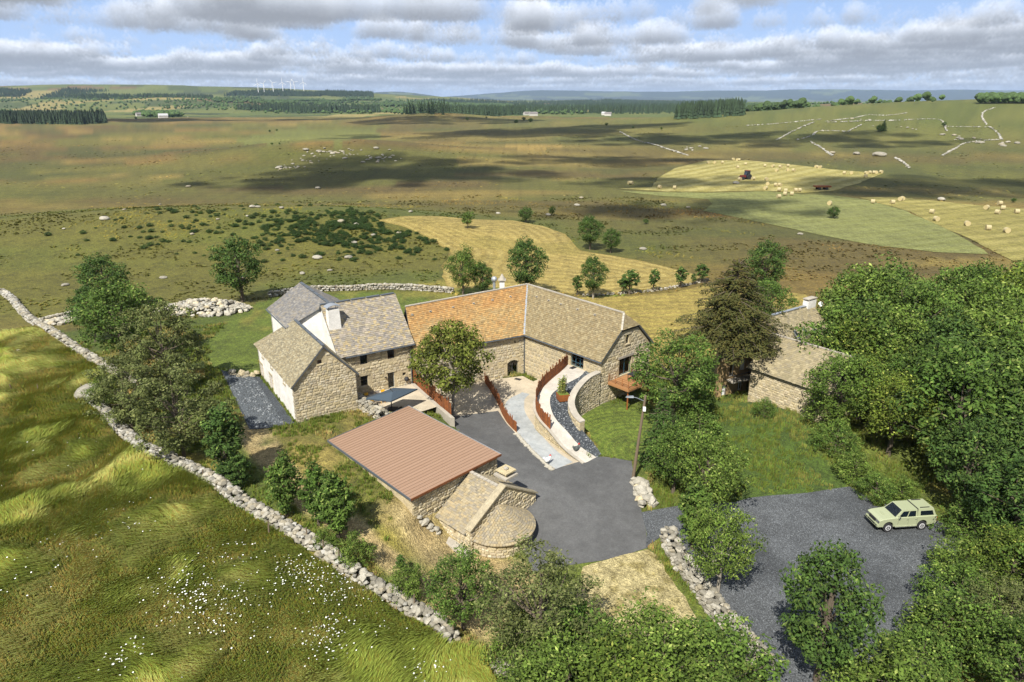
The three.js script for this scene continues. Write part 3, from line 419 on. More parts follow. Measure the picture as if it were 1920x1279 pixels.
// ------------------------------------------------------------------ farmhouse
{
  const g = 32.5 * Math.PI / 180, O = [-23.49, -67.38], at = (a, b) => [O[0] + a * Math.cos(g) - b * Math.sin(g), O[1] - a * Math.sin(g) - b * Math.cos(g)], p3 = (a, b, y) => { const [x, z] = at(a, b); return [x, y, z]; };
  const root = thing('farmhouse', 'old stone farmhouse with white limewashed side, mottled slate roofs and white chimney', 'house', ...p3(7, 8, 1.75));
  const list = [], tan = palette([[172, 160, 128], [152, 142, 114], [188, 178, 148], [136, 128, 106], [164, 148, 112]], 0.62, 0.32, 0.3), mottled = palette([[172, 162, 142], [152, 146, 138], [192, 178, 146], [196, 174, 124], [138, 134, 132], [182, 170, 156], [160, 148, 126]], 0.66, 0.28), grey = palette([[142, 138, 132], [126, 124, 122], [160, 154, 144], [150, 140, 122], [116, 116, 118]]);
  // the limewashed wing
  const gp = [[0, 1.2], [7, 1.2], [7, 6.15], [3.6, 9.75], [0, 6.15]], gh = [{ s0: 2.85, s1: 3.35, y0: 7.95, y1: 8.4 }];
  const f1 = wall(root, at(0, 0), at(7, 0), gp, { holes: gh }); masonry(list, f1, gp, { holes: gh, seed: 3, h: [0.24, 0.38], l: [1, 2.4] }); opening(root, f1, gh[0], { cols: 1, sill: stoneTones[0] });
  const L = 16.1, wh = [[13.1, 13.7, 5.0, 5.9], [8.9, 9.5, 5.0, 5.9], [3.4, 4.0, 5.0, 5.9]].map(([a, b, y0, y1]) => ({ s0: L - b, s1: L - a, y0, y1 })), dh = [[14.5, 15.5, 1.75, 3.6], [9.8, 10.8, 1.75, 3.7]].map(([a, b, y0, y1]) => ({ s0: L - b, s1: L - a, y0, y1 }));
  const wp = [[0, 1.2], [L, 1.2], [L, 6.1], [0, 6.1]], f2 = wall(root, at(0, L), at(0, 0), wp, { holes: [...wh, ...dh], mat: M.plaster });
  const surround = (f, h, seed) => { const r = rng(seed); for (const side of [0, 1]) for (let y = h.y0; y < h.y1; y += 0.34) { const w = 0.16 + r() * 0.22, s = side ? h.s1 + 0.01 : h.s0 - w - 0.01, k = new THREE.Matrix4().compose(new THREE.Vector3(s + w / 2, y + 0.17, 0), new THREE.Quaternion(), new THREE.Vector3(w, 0.3, 0.03)); list.push({ m: f.m.clone().multiply(k), geo: STONES[Math.floor(r() * 7)], tone: Math.floor(r() * 7), area: 0.3 }); } };
  wh.forEach((h, i) => { opening(root, f2, h, { cols: 2, lintel: stoneTones[4], sill: stoneTones[4] }); surround(f2, h, 40 + i); });
  dh.forEach((h, i) => { opening(root, f2, h, { name: 'door', cols: 1, lintel: stoneTones[4], mat: M.timber, leaf: M.timberWarm }); surround(f2, h, 60 + i); });
  { const r = rng(8); for (let y = 1.3; y < 6; y += 0.42) { const w = 0.35 + r() * 0.35, k = new THREE.Matrix4().compose(new THREE.Vector3(L - w / 2, y + 0.2, 0), new THREE.Quaternion(), new THREE.Vector3(w, 0.38, 0.03)); list.push({ m: f2.m.clone().multiply(k), geo: STONES[2], tone: 4 + Math.floor(r() * 2), area: 0.3 }); } }
  wall(root, at(7, 0.45), at(7, 3.4), [[0, 1.2], [2.95, 1.2], [2.95, 6.1], [0, 6.1]]); wall(root, at(7, L), at(0, L), [[0, 1.2], [7, 1.2], [7, 6.1], [0, 6.1]], { mat: M.plaster });
  roofPart(root, 'slates', [[p3(-0.35, 16.45, 5.95), p3(-0.35, -0.3, 5.95), p3(3.6, -0.3, 10.05), p3(3.6, 10.6, 10.05)], [p3(7.35, -0.3, 5.95), p3(7.35, 10.6, 5.95), p3(3.6, 10.6, 10.05), p3(3.6, -0.3, 10.05)], [p3(7.35, 16.45, 5.95), p3(-0.35, 16.45, 5.95), p3(3.6, 10.6, 10.05), p3(3.6, 10.6, 10.05)]], { cw: 0.26, ch: 0.2, color: tan, seed: 11 });
  ridge(root, p3(3.6, -0.3, 10.1), p3(3.6, 10.6, 10.1), M.zincDark, 0.34, 2);
  // the main block
  const fp = [[0, 1.2], [9, 1.2], [9, 6.75], [0, 6.75]], fh = [{ s0: 2.45, s1: 3.35, y0: 5.45, y1: 6.7 }, { s0: 5.9, s1: 6.8, y0: 5.45, y1: 6.7 }, { s0: 2.35, s1: 3.25, y0: 2.7, y1: 4.0 }, { s0: 5.75, s1: 6.65, y0: 1.62, y1: 3.7 }, { s0: 7.7, s1: 8.15, y0: 2.9, y1: 3.3 }];
  const f3 = wall(root, at(6.4, 3.5), at(15.4, 3.5), fp, { holes: fh }); masonry(list, f3, fp, { holes: fh, seed: 5, from: 0.62, h: [0.28, 0.44] });
  opening(root, f3, fh[0], { cols: 1 }); opening(root, f3, fh[1], { cols: 1 }); opening(root, f3, fh[2], { cols: 2, lintel: stoneTones[2], sill: stoneTones[3] }); opening(root, f3, fh[3], { name: 'door', cols: 1, mat: M.zinc, lintel: stoneTones[3] }); opening(root, f3, fh[4], { cols: 1 });
  const lamp = new Geo(); lamp.box(5.3, 3.25, 0.05, 5.55, 3.31, 0.25); const lg = lamp.build(); lg.applyMatrix4(f3.m); part('wall_lamp', lg, M.black, root);
  const gg = [[0, 1.2], [9.6, 1.2], [9.6, 6.75], [4.8, 11.75], [0, 6.75]];
  wall(root, at(6.4, 13.1), at(6.4, 3.5), gg, { mat: M.plaster }); wall(root, at(15.4, 3.5), at(15.4, 13.1), gg); wall(root, at(15.4, 13.1), at(6.4, 13.1), [[0, 1.2], [9, 1.2], [9, 6.75], [0, 6.75]]);
  roofPart(root, 'slates', [[p3(6.15, 3.05, 6.95), p3(15.72, 3.05, 6.95), p3(15.72, 8.3, 12.1), p3(6.15, 8.3, 12.1)], [p3(15.72, 13.55, 6.95), p3(6.15, 13.55, 6.95), p3(6.15, 8.3, 12.1), p3(15.72, 8.3, 12.1)]], { cw: 0.34, ch: 0.25, color: mottled, seed: 21, th: 0.05, rough: 0.04 });
  ridge(root, p3(6.15, 8.3, 12.15), p3(15.72, 8.3, 12.15), M.zincDark, 0.36, 2);
  rail(root, 'gutter', [p3(7.0, 2.98, 6.86), p3(15.72, 2.98, 6.86)], 0.07, M.zincDark); rail(root, 'downpipe', [p3(15.25, 3.38, 6.8), p3(15.25, 3.38, 1.5)], 0.05, M.zincDark);
  // rear wing
  wall(root, at(2.95, 20), at(2.95, 11), [[0, 1.2], [9, 1.2], [9, 9.05], [0, 9.05]], { mat: M.plaster }); wall(root, at(11.6, 20), at(2.95, 20), [[0, 1.2], [8.65, 1.2], [8.65, 9.05], [4.35, 11.7], [0, 9.05]], { mat: M.plaster }); wall(root, at(11.6, 13), at(11.6, 20), [[0, 1.2], [7, 1.2], [7, 9.05], [0, 9.05]]);
  roofPart(root, 'slates', [[p3(2.6, 20.3, 9.15), p3(2.6, 10.7, 9.15), p3(7.3, 8.5, 12.05), p3(7.3, 20.3, 12.05)], [p3(12, 9.5, 9.15), p3(12, 20.3, 9.15), p3(7.3, 20.3, 12.05), p3(7.3, 8.5, 12.05)]], { cw: 0.36, ch: 0.27, color: grey, seed: 31 });
  ridge(root, p3(7.3, 8.6, 12.1), p3(7.3, 20.3, 12.1), M.zincDark, 0.36, 2); rail(root, 'gutter', [p3(2.5, 20.3, 9.05), p3(2.5, 10.9, 9.05)], 0.08, M.zincDark);
  wall(root, at(2.95, 11), at(6.45, 9.1), [[0, 4], [3.98, 4], [3.98, 11.35], [0, 9.05]], { mat: M.plaster, thick: 0.3 });
  // chimney: white stack with a bent zinc hood
  { const ch = new Geo(), c = (a, b, y) => p3(6.95 + a, 6.2 + b, y); ch.hexa([c(-0.75, -0.5, 9.0), c(0.75, -0.5, 9.0), c(0.75, 0.5, 9.0), c(-0.75, 0.5, 9.0), c(-0.65, -0.45, 12.0), c(0.65, -0.45, 12.0), c(0.65, 0.45, 12.0), c(-0.65, 0.45, 12.0)]); const o = part('chimney', ch.build(), M.plaster, root);
    const cap = new Geo(); for (let i = 0; i < 6; i++) { const s = (k) => { const t = (k / 6 - 0.5) * 2; return [t * 0.85, 12.3 + 0.28 * (1 - t * t)]; }, [a0, y0] = s(i), [a1, y1] = s(i + 1); cap.hexa([c(a0, -0.6, y0 - 0.04), c(a1, -0.6, y1 - 0.04), c(a1, 0.6, y1 - 0.04), c(a0, 0.6, y0 - 0.04), c(a0, -0.6, y0), c(a1, -0.6, y1), c(a1, 0.6, y1), c(a0, 0.6, y0)]); } for (const [a, b] of [[-0.55, -0.35], [0.55, -0.35], [0.55, 0.35], [-0.55, 0.35]]) cap.bar(c(a, b, 11.98), c(a, b, 12.4), 0.08, 0.08); const cg = cap.build(); cg.translate(-root.position.x, -root.position.y, -root.position.z); mesh('chimney_hood', cg, M.zinc, o); }
  layStones(root, list);
}
// ------------------------------------------------------------------ barn
let BALCONY;
{
  const Y = 5.72, RY = 10.55, EL = [-11.95, -77.85], KV = [1.62, -85.25], ER = [10.52, -75.17], RL = [-13.37, -82.1], RC = [2.17, -93.11], RR = [13.61, -79.37];
  const root = thing('barn', 'long angled stone barn with orange and tan slate roof and arched glass door', 'barn', 2, 0, -86);
  const list = [], d2 = [0.662, 0.75], n2 = [0.75, -0.662], d1 = [0.878, -0.479], n1 = [-0.479, -0.878], K = [KV[0] + 0.36 * n1[0] + 0.36 * n2[0], KV[1] + 0.36 * n1[1] + 0.36 * n2[1]];
  const W1 = [K[0] - d1[0] * 15.6, K[1] - d1[1] * 15.6], G = [ER[0] + 0.4 * n2[0] - 0.25 * d2[0], ER[1] + 0.4 * n2[1] - 0.25 * d2[1]], G2 = [G[0] + n2[0] * 9.3, G[1] + n2[1] * 9.3];
  const orange = (u, v, r) => mul(mix(tone(...[[190, 152, 96], [182, 156, 108], [198, 164, 106], [170, 142, 94]][Math.floor(r() * 4)], 0.66), tone(196, 132, 66, 0.66), Math.min(1, Math.max(0, (v - 0.25) * 1.0 + (fbm(u * 9, v * 4, 3) - 0.5) * 1.3)) * 0.5), 0.84 + r() * 0.32), tan = palette([[180, 161, 118], [192, 175, 134], [166, 149, 109], [172, 150, 104], [184, 164, 123], [154, 140, 107], [202, 186, 144]], 0.48, 0.3, 0.4);
  // courtyard fronts
  const p1 = [[0, -0.4], [15.6, -0.4], [15.6, 5.5], [0, 5.5]], h1 = [{ s0: 15.6 - 2.65, s1: 15.6 - 1.0, y0: 0.05, y1: 2.3, arch: 0.3 }, { s0: 9.9, s1: 10.2, y0: 1.9, y1: 2.2 }, { s0: 14.0, s1: 14.2, y0: 4.6, y1: 5.0 }, { s0: 0.9, s1: 2.3, y0: 0.05, y1: 2.3 }];
  const f1 = wall(root, W1, K, p1, { holes: h1 }); masonry(list, f1, p1, { holes: h1, seed: 13, h: [0.28, 0.5], l: [0.9, 1.8], joint: 0.06, tones: [1, 2, 4, 5, 3] }); opening(root, f1, h1[0], { name: 'glass_door', cols: 2 }); opening(root, f1, h1[3], { name: 'glass_door', cols: 2, lintel: stoneTones[3] });
  { const arch = new Geo(), h = h1[0]; const pts = []; for (let i = 0; i <= 6; i++) { const t = i / 6, s = h.s0 + (h.s1 - h.s0) * t; pts.push([s, h.y1 - h.arch + 4 * h.arch * t * (1 - t)]); } for (let i = 0; i < 6; i++) { const [a, b] = pts[i], [c, d] = pts[i + 1]; arch.hexa([[a, b, 0.07], [c, d, 0.07], [c, d, -0.3], [a, b, -0.3], [a, b + 0.3, 0.07], [c, d + 0.3, 0.07], [c, d + 0.3, -0.3], [a, b + 0.3, -0.3]]); } const ag = arch.build(); ag.applyMatrix4(f1.m); part('arch', ag, stoneTones[3], root); }
  const l2 = Math.hypot(G[0] - K[0], G[1] - K[1]), p2 = [[0, -0.4], [l2, -0.4], [l2, 5.5], [0, 5.5]], h2 = [{ s0: 8.45, s1: 10.65, y0: 3.72, y1: 5.45 }];
  const f2 = wall(root, K, G, p2, { holes: h2 }); masonry(list, f2, p2, { holes: h2, seed: 17, h: [0.38, 0.6], l: [0.9, 1.6], joint: 0.08, tones: [2, 4, 5, 4, 1] }); opening(root, f2, h2[0], { name: 'glass_door', cols: 3, rows: 3, mat: M.frameBlue });
  const p3_ = [[0, -1], [9.3, -1], [9.3, 5.75], [6.55, 8.55], [2.95, 8.55], [0, 5.5]], h3 = [{ s0: 4.3, s1: 4.95, y0: 6.85, y1: 8.05 }, { s0: 3.3, s1: 5.7, y0: 2.84, y1: 5.1 }];
  const f3 = wall(root, G, G2, p3_, { holes: h3 }); masonry(list, f3, p3_, { holes: h3, seed: 19, h: [0.3, 0.5], l: [0.9, 2] }); opening(root, f3, h3[0], { cols: 1, lintel: stoneTones[3], sill: stoneTones[3] }); opening(root, f3, h3[1], { name: 'glass_door', cols: 2, mat: M.frameBlue, lintel: M.concrete });
  const back = (a, c) => [2 * c[0] - a[0], 2 * c[1] - a[1]], EB = back(EL, RL), KB = back(KV, RC), GB = back(ER, [RR[0] + 1.1 * d2[0], RR[1] + 1.1 * d2[1]]);
  wall(root, G2, [KB[0], KB[1]], [[0, -0.4], [18, -0.4], [18, 5.5], [0, 5.5]]); wall(root, [KB[0], KB[1]], [EB[0], EB[1]], [[0, -0.4], [18.5, -0.4], [18.5, 5.5], [0, 5.5]]);
  wall(root, [EB[0] + 0.4, EB[1]], [EL[0] + 0.5, EL[1] - 0.6], [[0, -0.4], [8.2, -0.4], [8.2, 5.5], [4.1, 9.9], [0, 5.5]]);
  // roofs: swept to a valley, half-hipped at the gable
  const e = (p, y) => [p[0], y, p[1]], t = (8.93 - Y) / (RY - Y), VL = [KV[0] + (RC[0] - KV[0]) * t, KV[1] + (RC[1] - KV[1]) * t], HL = [ER[0] + n2[0] * 3.5, ER[1] + n2[1] * 3.5], HR = [ER[0] + n2[0] * 6.9, ER[1] + n2[1] * 6.9];
  roofPart(root, 'slates', [[e(EL, Y), e(KV, Y), e(RC, RY), e(RL, RY)]], { cw: 0.3, ch: 0.3, color: orange, seed: 41, th: 0.06 });
  roofPart(root, 'slates', [[e(KV, Y), e(ER, Y), e(HL, 8.93), e(VL, 8.93)], [e(VL, 8.93), e(HL, 8.93), e(RR, RY), e(RC, RY)], [e(HL, 8.93), e(HR, 8.93), e(RR, RY), e(RR, RY)], [e(GB, Y), e(KB, Y), e(RC, RY), e(RR, RY)], [e(HR, 8.93), e(GB, Y), e(RR, RY), e(RR, RY)], [e(KB, Y), e(EB, Y), e(RL, RY), e(RC, RY)]], { cw: 0.3, ch: 0.3, color: tan, seed: 47, th: 0.06 });
  ridge(root, e(RL, RY + 0.05), e(RC, RY + 0.05), M.concrete); ridge(root, e(RC, RY + 0.05), e(RR, RY + 0.05), M.concrete);
  { const g = new Geo(); g.bar([KV[0], Y + 0.07, KV[1]], [RC[0], RY + 0.07, RC[1]], 0.36, 0.05); part('valley_flashing', g.build(), M.zinc, root); }
  ridge(root, [HL[0], 8.98, HL[1]], [RR[0], RY + 0.05, RR[1]], M.concrete, 0.24);
  const rise = 0.33 * Math.sqrt(1 + (RY - Y) ** 2 / 30), gut = (a, b) => rail(root, 'gutter', [[a[0], Y - 0.1, a[1]], [b[0], Y - 0.1, b[1]]], 0.08, M.zincDark); gut(EL, KV); gut(KV, ER);
  rail(root, 'downpipe', [[KV[0] + 0.05, Y - 0.1, KV[1] + 0.05], [K[0] - 0.08, 5.1, K[1] + 0.15], [K[0] - 0.08, 0, K[1] + 0.15]], 0.06, M.zincDark);
  const vent = (a, b, c, d, u, v) => { const p = v3(a).lerp(v3(b), u).lerp(v3(d).lerp(v3(c), u), v), g = new Geo(); g.hexa([[p.x - 0.16, p.y, p.z + 0.2], [p.x + 0.16, p.y, p.z + 0.2], [p.x + 0.16, p.y, p.z - 0.2], [p.x - 0.16, p.y, p.z - 0.2], [p.x - 0.12, p.y + 0.2, p.z + 0.16], [p.x + 0.12, p.y + 0.2, p.z + 0.16], [p.x + 0.12, p.y + 0.12, p.z - 0.2], [p.x - 0.12, p.y + 0.12, p.z - 0.2]]); const o = part('roof_vent', g.build(), M.concrete, root), m = new Geo(); m.box(p.x - 0.1, p.y + 0.06, p.z + 0.185, p.x + 0.1, p.y + 0.14, p.z + 0.215); const q = m.build(); q.translate(-root.position.x, -root.position.y, -root.position.z); mesh('vent_slot', q, M.black, o); };
  for (const u of [0.04, 0.18, 0.36, 0.53, 0.69, 0.85]) vent(e(EL, Y), e(KV, Y), e(RC, RY), e(RL, RY), u, 0.8); for (const u of [0.12, 0.26, 0.40, 0.58, 0.76]) vent(e(KV, Y), e(ER, Y), e(RR, RY), e(RC, RY), u, 0.8);
  // stacks showing over the ridge
  { const g = new Geo(); g.box(-1.75, 9.2, -93.6, -1.05, 11.1, -92.9); const o = part('chimney', g.build(), M.plaster, root), cap = new Geo(); cap.box(-1.95, 11.1, -93.8, -0.85, 11.22, -92.7); cap.tube([[-1.4, 11.22, -93.25], [-1.4, 11.6, -93.25], [-1.4, 12.0, -93.25]], [0.5, 0.3, 0.06], 8); const q = cap.build(); q.translate(-2, 0, 86); mesh('chimney_cap', q, M.concrete, o); const v = new THREE.SphereGeometry(0.42, 10, 8); v.translate(-2.5, 11.3, -93.0); const vs = new Geo(); vs.add(v); vs.tube([[-2.5, 9.4, -93.0], [-2.5, 11.2, -93.0]], [0.2, 0.2], 8); part('flue', vs.build(), M.zinc, root); }
  { // door mats and the rock in the corner stay separate; balcony on the gable
    const W = (s, y, z) => new THREE.Vector3(s, y, z).applyMatrix4(f3.m).toArray(), fl = new Geo(); const o = part('balcony', (() => { fl.hexa([W(1.3, 2.6, 3.2), W(5.6, 2.6, 3.2), W(5.6, 2.6, 0.09), W(1.3, 2.6, 0.09), W(1.3, 2.78, 3.2), W(5.6, 2.78, 3.2), W(5.6, 2.78, 0.09), W(1.3, 2.78, 0.09)]); return fl.build(); })(), M.timberWarm, root);
    const sub = (name, g, m) => { const q = g.build(); q.translate(-root.position.x, -root.position.y, -root.position.z); return mesh(name, q, m, o); };
    const corner = [[1.33, 0.1], [1.33, 1.15], [1.33, 2.2], [1.33, 3.16], [2.4, 3.16], [3.5, 3.16], [4.6, 3.16], [5.56, 3.16], [5.56, 2.1], [5.56, 1.1], [5.56, 0.1]];
    for (const [s, z] of corner) { const g = new Geo(); g.bar(W(s, 2.78, z), W(s, 3.78, z), 0.05, 0.05); sub('rail_post', g, M.corten); }
    for (const y of [3.75, 3.5, 3.25, 3.0]) { const g = new Geo(); g.bar(W(1.33, y, 0.1), W(1.33, y, 3.16), 0.03, 0.03); g.bar(W(1.33, y, 3.16), W(5.56, y, 3.16), 0.03, 0.03); g.bar(W(5.56, y, 3.16), W(5.56, y, 0.1), 0.03, 0.03); sub('rail_bar', g, M.cortenDark); }
    for (const s of [1.5, 5.4]) { const g = new Geo(); g.bar(W(s, -0.6, 3.0), W(s, 2.6, 3.0), 0.14, 0.14); sub('support_post', g, M.corten); }
    { const g = new Geo(); g.bar(W(1.25, 2.55, 3.25), W(5.65, 2.55, 3.25), 0.08, 0.26); g.bar(W(1.25, 2.55, 0.1), W(1.25, 2.55, 3.25), 0.08, 0.26); sub('edge_beam', g, M.timberWarm); }
    BALCONY = W;
  }
  layStones(root, list);
}
// ------------------------------------------------------------------ shed with the brown metal roof
const SHED = { N: [-11.65, -70.04], R: [-1.04, -58.89], B: [-8.73, -50.91], L: [-18.67, -61.75] };
const f1_ = [0.694, -0.720], f2_ = [0.720, 0.694], CH = (s, t) => [SHED.B[0] + f1_[0] * s + f2_[0] * t, SHED.B[1] + f1_[1] * s + f2_[1] * t];
{
  const root = thing('metal_roof_shed', 'low stone shed with wide brown ribbed metal roof', 'shed', -10, 0, -60), list = [], { N, R, B, L } = SHED, inn = (a, b, c) => { const u = [b[0] - a[0], b[1] - a[1]], v = [c[0] - a[0], c[1] - a[1]], lu = Math.hypot(...u), lv = Math.hypot(...v); return [a[0] + u[0] / lu * 0.3 + v[0] / lv * 0.3, a[1] + u[1] / lu * 0.3 + v[1] / lv * 0.3]; };
  const b = inn(B, R, L), r = inn(R, B, N), n = inn(N, R, L), l = inn(L, N, B), len = (p, q) => Math.hypot(p[0] - q[0], p[1] - q[1]);
  const pf = [[0, -2.6], [len(b, r), -2.6], [len(b, r), 2.3], [0, 2.3]], f = wall(root, b, r, pf), pv = [[0, -0.9], [len(b, r), -0.9], [len(b, r), 2.3], [0, 2.3]]; masonry(list, f, pv, { seed: 23, h: [0.22, 0.36], l: [1, 2.3], jitter: 0.05, proud: 0.08 });
  const ps = [[0, -1], [len(r, n), -1], [len(r, n), 2.3], [0, 2.3]], fs = wall(root, r, n, ps); masonry(list, fs, ps, { seed: 25, h: [0.24, 0.4] });
  wall(root, n, l, [[0, 0.4], [len(n, l), 0.4], [len(n, l), 2.3], [0, 2.3]]); wall(root, l, b, [[0, -0.6], [len(l, b), -0.6], [len(l, b), 2.3], [0, 2.3]]);
  // long sheets laid across, each with its rib
  const mats = [[172, 139, 114], [170, 137, 112], [174, 141, 116]].map((c, i) => std('sheet' + i, tone(...c, 0.72), { roughness: 0.6 })), count = 34, lerp = (p, q, t) => [p[0] + (q[0] - p[0]) * t, p[1] + (q[1] - p[1]) * t];
  for (let i = 0; i < count; i++) {
    const a = lerp(L, B, i / count), c = lerp(N, R, i / count), a2 = lerp(L, B, (i + 0.965) / count), c2 = lerp(N, R, (i + 0.965) / count), a3 = lerp(L, B, (i + 0.86) / count), c3 = lerp(N, R, (i + 0.86) / count), g = new Geo(), y = 2.5;
    g.hexa([[a[0], y - 0.05, a[1]], [a2[0], y - 0.05, a2[1]], [c2[0], y - 0.05, c2[1]], [c[0], y - 0.05, c[1]], [a[0], y, a[1]], [a2[0], y, a2[1]], [c2[0], y, c2[1]], [c[0], y, c[1]]].map((p) => p));
    g.hexa([[a3[0], y + 0.002, a3[1]], [a2[0], y + 0.002, a2[1]], [c2[0], y + 0.002, c2[1]], [c3[0], y + 0.002, c3[1]], [a3[0], y + 0.025, a3[1]], [a2[0], y + 0.025, a2[1]], [c2[0], y + 0.025, c2[1]], [c3[0], y + 0.025, c3[1]]]);
    part('roof_sheet', g.build(), mats[i % 3], root);
  }
  const e = (p, y) => [p[0], y, p[1]], edge = (p, q, m, nm) => { const g = new Geo(); g.bar(e(p, 2.44), e(q, 2.44), 0.07, 0.22); part(nm, g.build(), m, root); };
  edge(B, R, M.cortenDark, 'verge'); edge(R, N, M.zinc, 'verge'); edge(N, L, M.zincDark, 'verge'); edge(L, B, M.zincDark, 'gutter');
  slab(root, e(l, 2.42), e(b, 2.42), e(r, 2.42), e(n, 2.42), 0.08, M.zincDark, 'roof_deck');
  layStones(root, list);
}
// ------------------------------------------------------------------ chapel-like bread oven house against the shed
{
  const o = CH(7, 3), root = thing('oven_house', 'small old stone building with slate roof and rounded apse against the shed', 'building', o[0], -2.2, o[1]), list = [], p3 = (s, t, y) => { const [x, z] = CH(s, t); return [x, y, z]; };
  const col5 = palette([[188, 170, 130], [196, 180, 144], [166, 154, 130], [178, 162, 124], [156, 148, 134], [196, 172, 124], [142, 138, 130]], 0.66, 0.26, 0.55);
  const gy = -0.35, ry = 2.25, S0 = 2.75, S1 = 11.2, SR = 7.0, t1 = 4.45;
  const lp = [[0, -3], [t1, -3], [t1, gy], [0, gy]], lh = [{ s0: 2.3, s1: 2.65, y0: -1.2, y1: -0.75 }]; const fl = wall(root, CH(S0, 0.02), CH(S0, t1), lp, { holes: lh }); masonry(list, fl, lp, { holes: lh, seed: 71, h: [0.18, 0.32], l: [0.9, 2.4], jitter: 0.05, proud: 0.07 });
  const gp = [[0, -3.2], [S1 - S0, -3.2], [S1 - S0, gy + 0.35], [SR - S0, ry + 0.35], [0, gy + 0.35]], fg = wall(root, CH(S0, t1), CH(S1, t1), gp, { thick: 0.5 }); masonry(list, fg, gp, { seed: 73, h: [0.24, 0.4], l: [0.8, 1.8], proud: 0.09 });
  wall(root, CH(S1, t1), CH(S1, 0.02), [[0, -3], [t1, -3], [t1, gy], [0, gy]]);
  const T1 = t1 - 0.42;
  roofPart(root, 'slates', [[p3(S0 - 0.25, 0.02, gy - 0.05), p3(S0 - 0.25, T1, gy - 0.05), p3(SR, T1, ry), p3(SR, 0.02, ry)], [p3(S1 + 0.25, T1, gy - 0.05), p3(S1 + 0.25, 0.02, gy - 0.05), p3(SR, 0.02, ry), p3(SR, T1, ry)]], { cw: 0.3, ch: 0.22, color: col5, seed: 75, th: 0.05, rough: 0.05 });
  ridge(root, p3(SR, 0.05, ry + 0.06), p3(SR, T1, ry + 0.06), M.concrete, 0.32, 0.45);
  { const g = new Geo(), cp = (a, b) => g.bar(a, b, 0.75, 0.12); cp(p3(S0 - 0.1, t1 - 0.2, gy + 0.42), p3(SR, t1 - 0.2, ry + 0.44)); cp(p3(SR, t1 - 0.2, ry + 0.44), p3(S1 + 0.1, t1 - 0.2, gy + 0.42)); part('coping', g.build(), stoneTones[4], root); }
  // the apse: a half drum under a half cone
  const ac = [6.2, t1 + 0.02], drum = new Geo(), R = 3.0, ey = -0.85, base = -3.0, nseg = 24, P = (a, r, y) => p3(ac[0] + Math.cos(a) * r, ac[1] + Math.sin(a) * r, y);
  for (let i = 0; i < nseg; i++) { const a = i / nseg * Math.PI, b = (i + 1) / nseg * Math.PI; drum.quad(P(b, R, base), P(a, R, base), P(a, R, ey), P(b, R, ey)); }
  part('apse_wall', drum.build(), M.mortar, root);
  { const r = rng(81); let y = -3.0; while (y < ey - 0.12) { const h = 0.24 + r() * 0.2; let a = r() * 0.03; while (a < Math.PI - 0.03) { const w = Math.min(h * (0.9 + r() * 1.6) / R, Math.PI - a); const c = P(a + w / 2, R, y + h / 2), q = P(a + w / 2, R + 1, y + h / 2), Z = new THREE.Vector3(q[0] - c[0], 0, q[2] - c[2]).normalize(), X = new THREE.Vector3(0, 1, 0).cross(Z), m = new THREE.Matrix4().makeBasis(X, new THREE.Vector3(0, 1, 0), Z).setPosition(...c).multiply(new THREE.Matrix4().makeScale(w * R - 0.04, h - 0.04, 0.07 + r() * 0.05)); list.push({ m, geo: STONES[Math.floor(r() * 7)], tone: Math.floor(r() * 7), area: w * R * h }); a += w; } y += h; } }
  { const g = new Geo(), deck = new Geo(), r = rng(83), er = 3.35, top = 1.15, rows = 17; for (let k = 0; k < rows; k++) { const r0 = er * (1 - k / rows * 0.96), r1 = er * (1 - Math.min(1, (k + 1.2) / rows) * 0.96), y0 = ey - 0.02 + (top - ey) * k / rows, y1 = ey - 0.02 + (top - ey) * Math.min(1, (k + 1.2) / rows), n = Math.max(3, Math.round(Math.PI * r0 / 0.27)); for (let i = 0; i < n; i++) { const a0 = (i + 0.02 + r() * 0.1) / n * Math.PI, a1 = (i + 0.98) / n * Math.PI, t = 0.04 + r() * 0.04, k3 = col5(0, 0, r), A0 = P(a0, r0, y0 - 0.02), B0 = P(a1, r0, y0 - 0.02), A1 = P(a0, r0, y0 + t), B1 = P(a1, r0, y0 + t), C1 = P(a1, r1, y1 + 0.01), D1 = P(a0, r1, y1 + 0.01); g.quad(B1, A1, D1, C1, k3); g.quad(B0, A0, A1, B1, k3); g.tri(A0, D1, A1, k3); g.tri(B0, B1, C1, k3); } }
    for (let i = 0; i < nseg; i++) { const a = i / nseg * Math.PI, b = (i + 1) / nseg * Math.PI; deck.tri(P(b, er - 0.04, ey - 0.06), P(a, er - 0.04, ey - 0.06), P(Math.PI / 2, 0.1, top - 0.06)); deck.tri(P(a, er - 0.04, ey - 0.07), P(b, er - 0.04, ey - 0.07), P(Math.PI / 2, 0.1, ey - 0.07)); }
    part('apse_slates', g.build(), M.slate, root).userData.kind = 'stuff'; part('apse_deck', deck.build(), M.zincDark, root); }
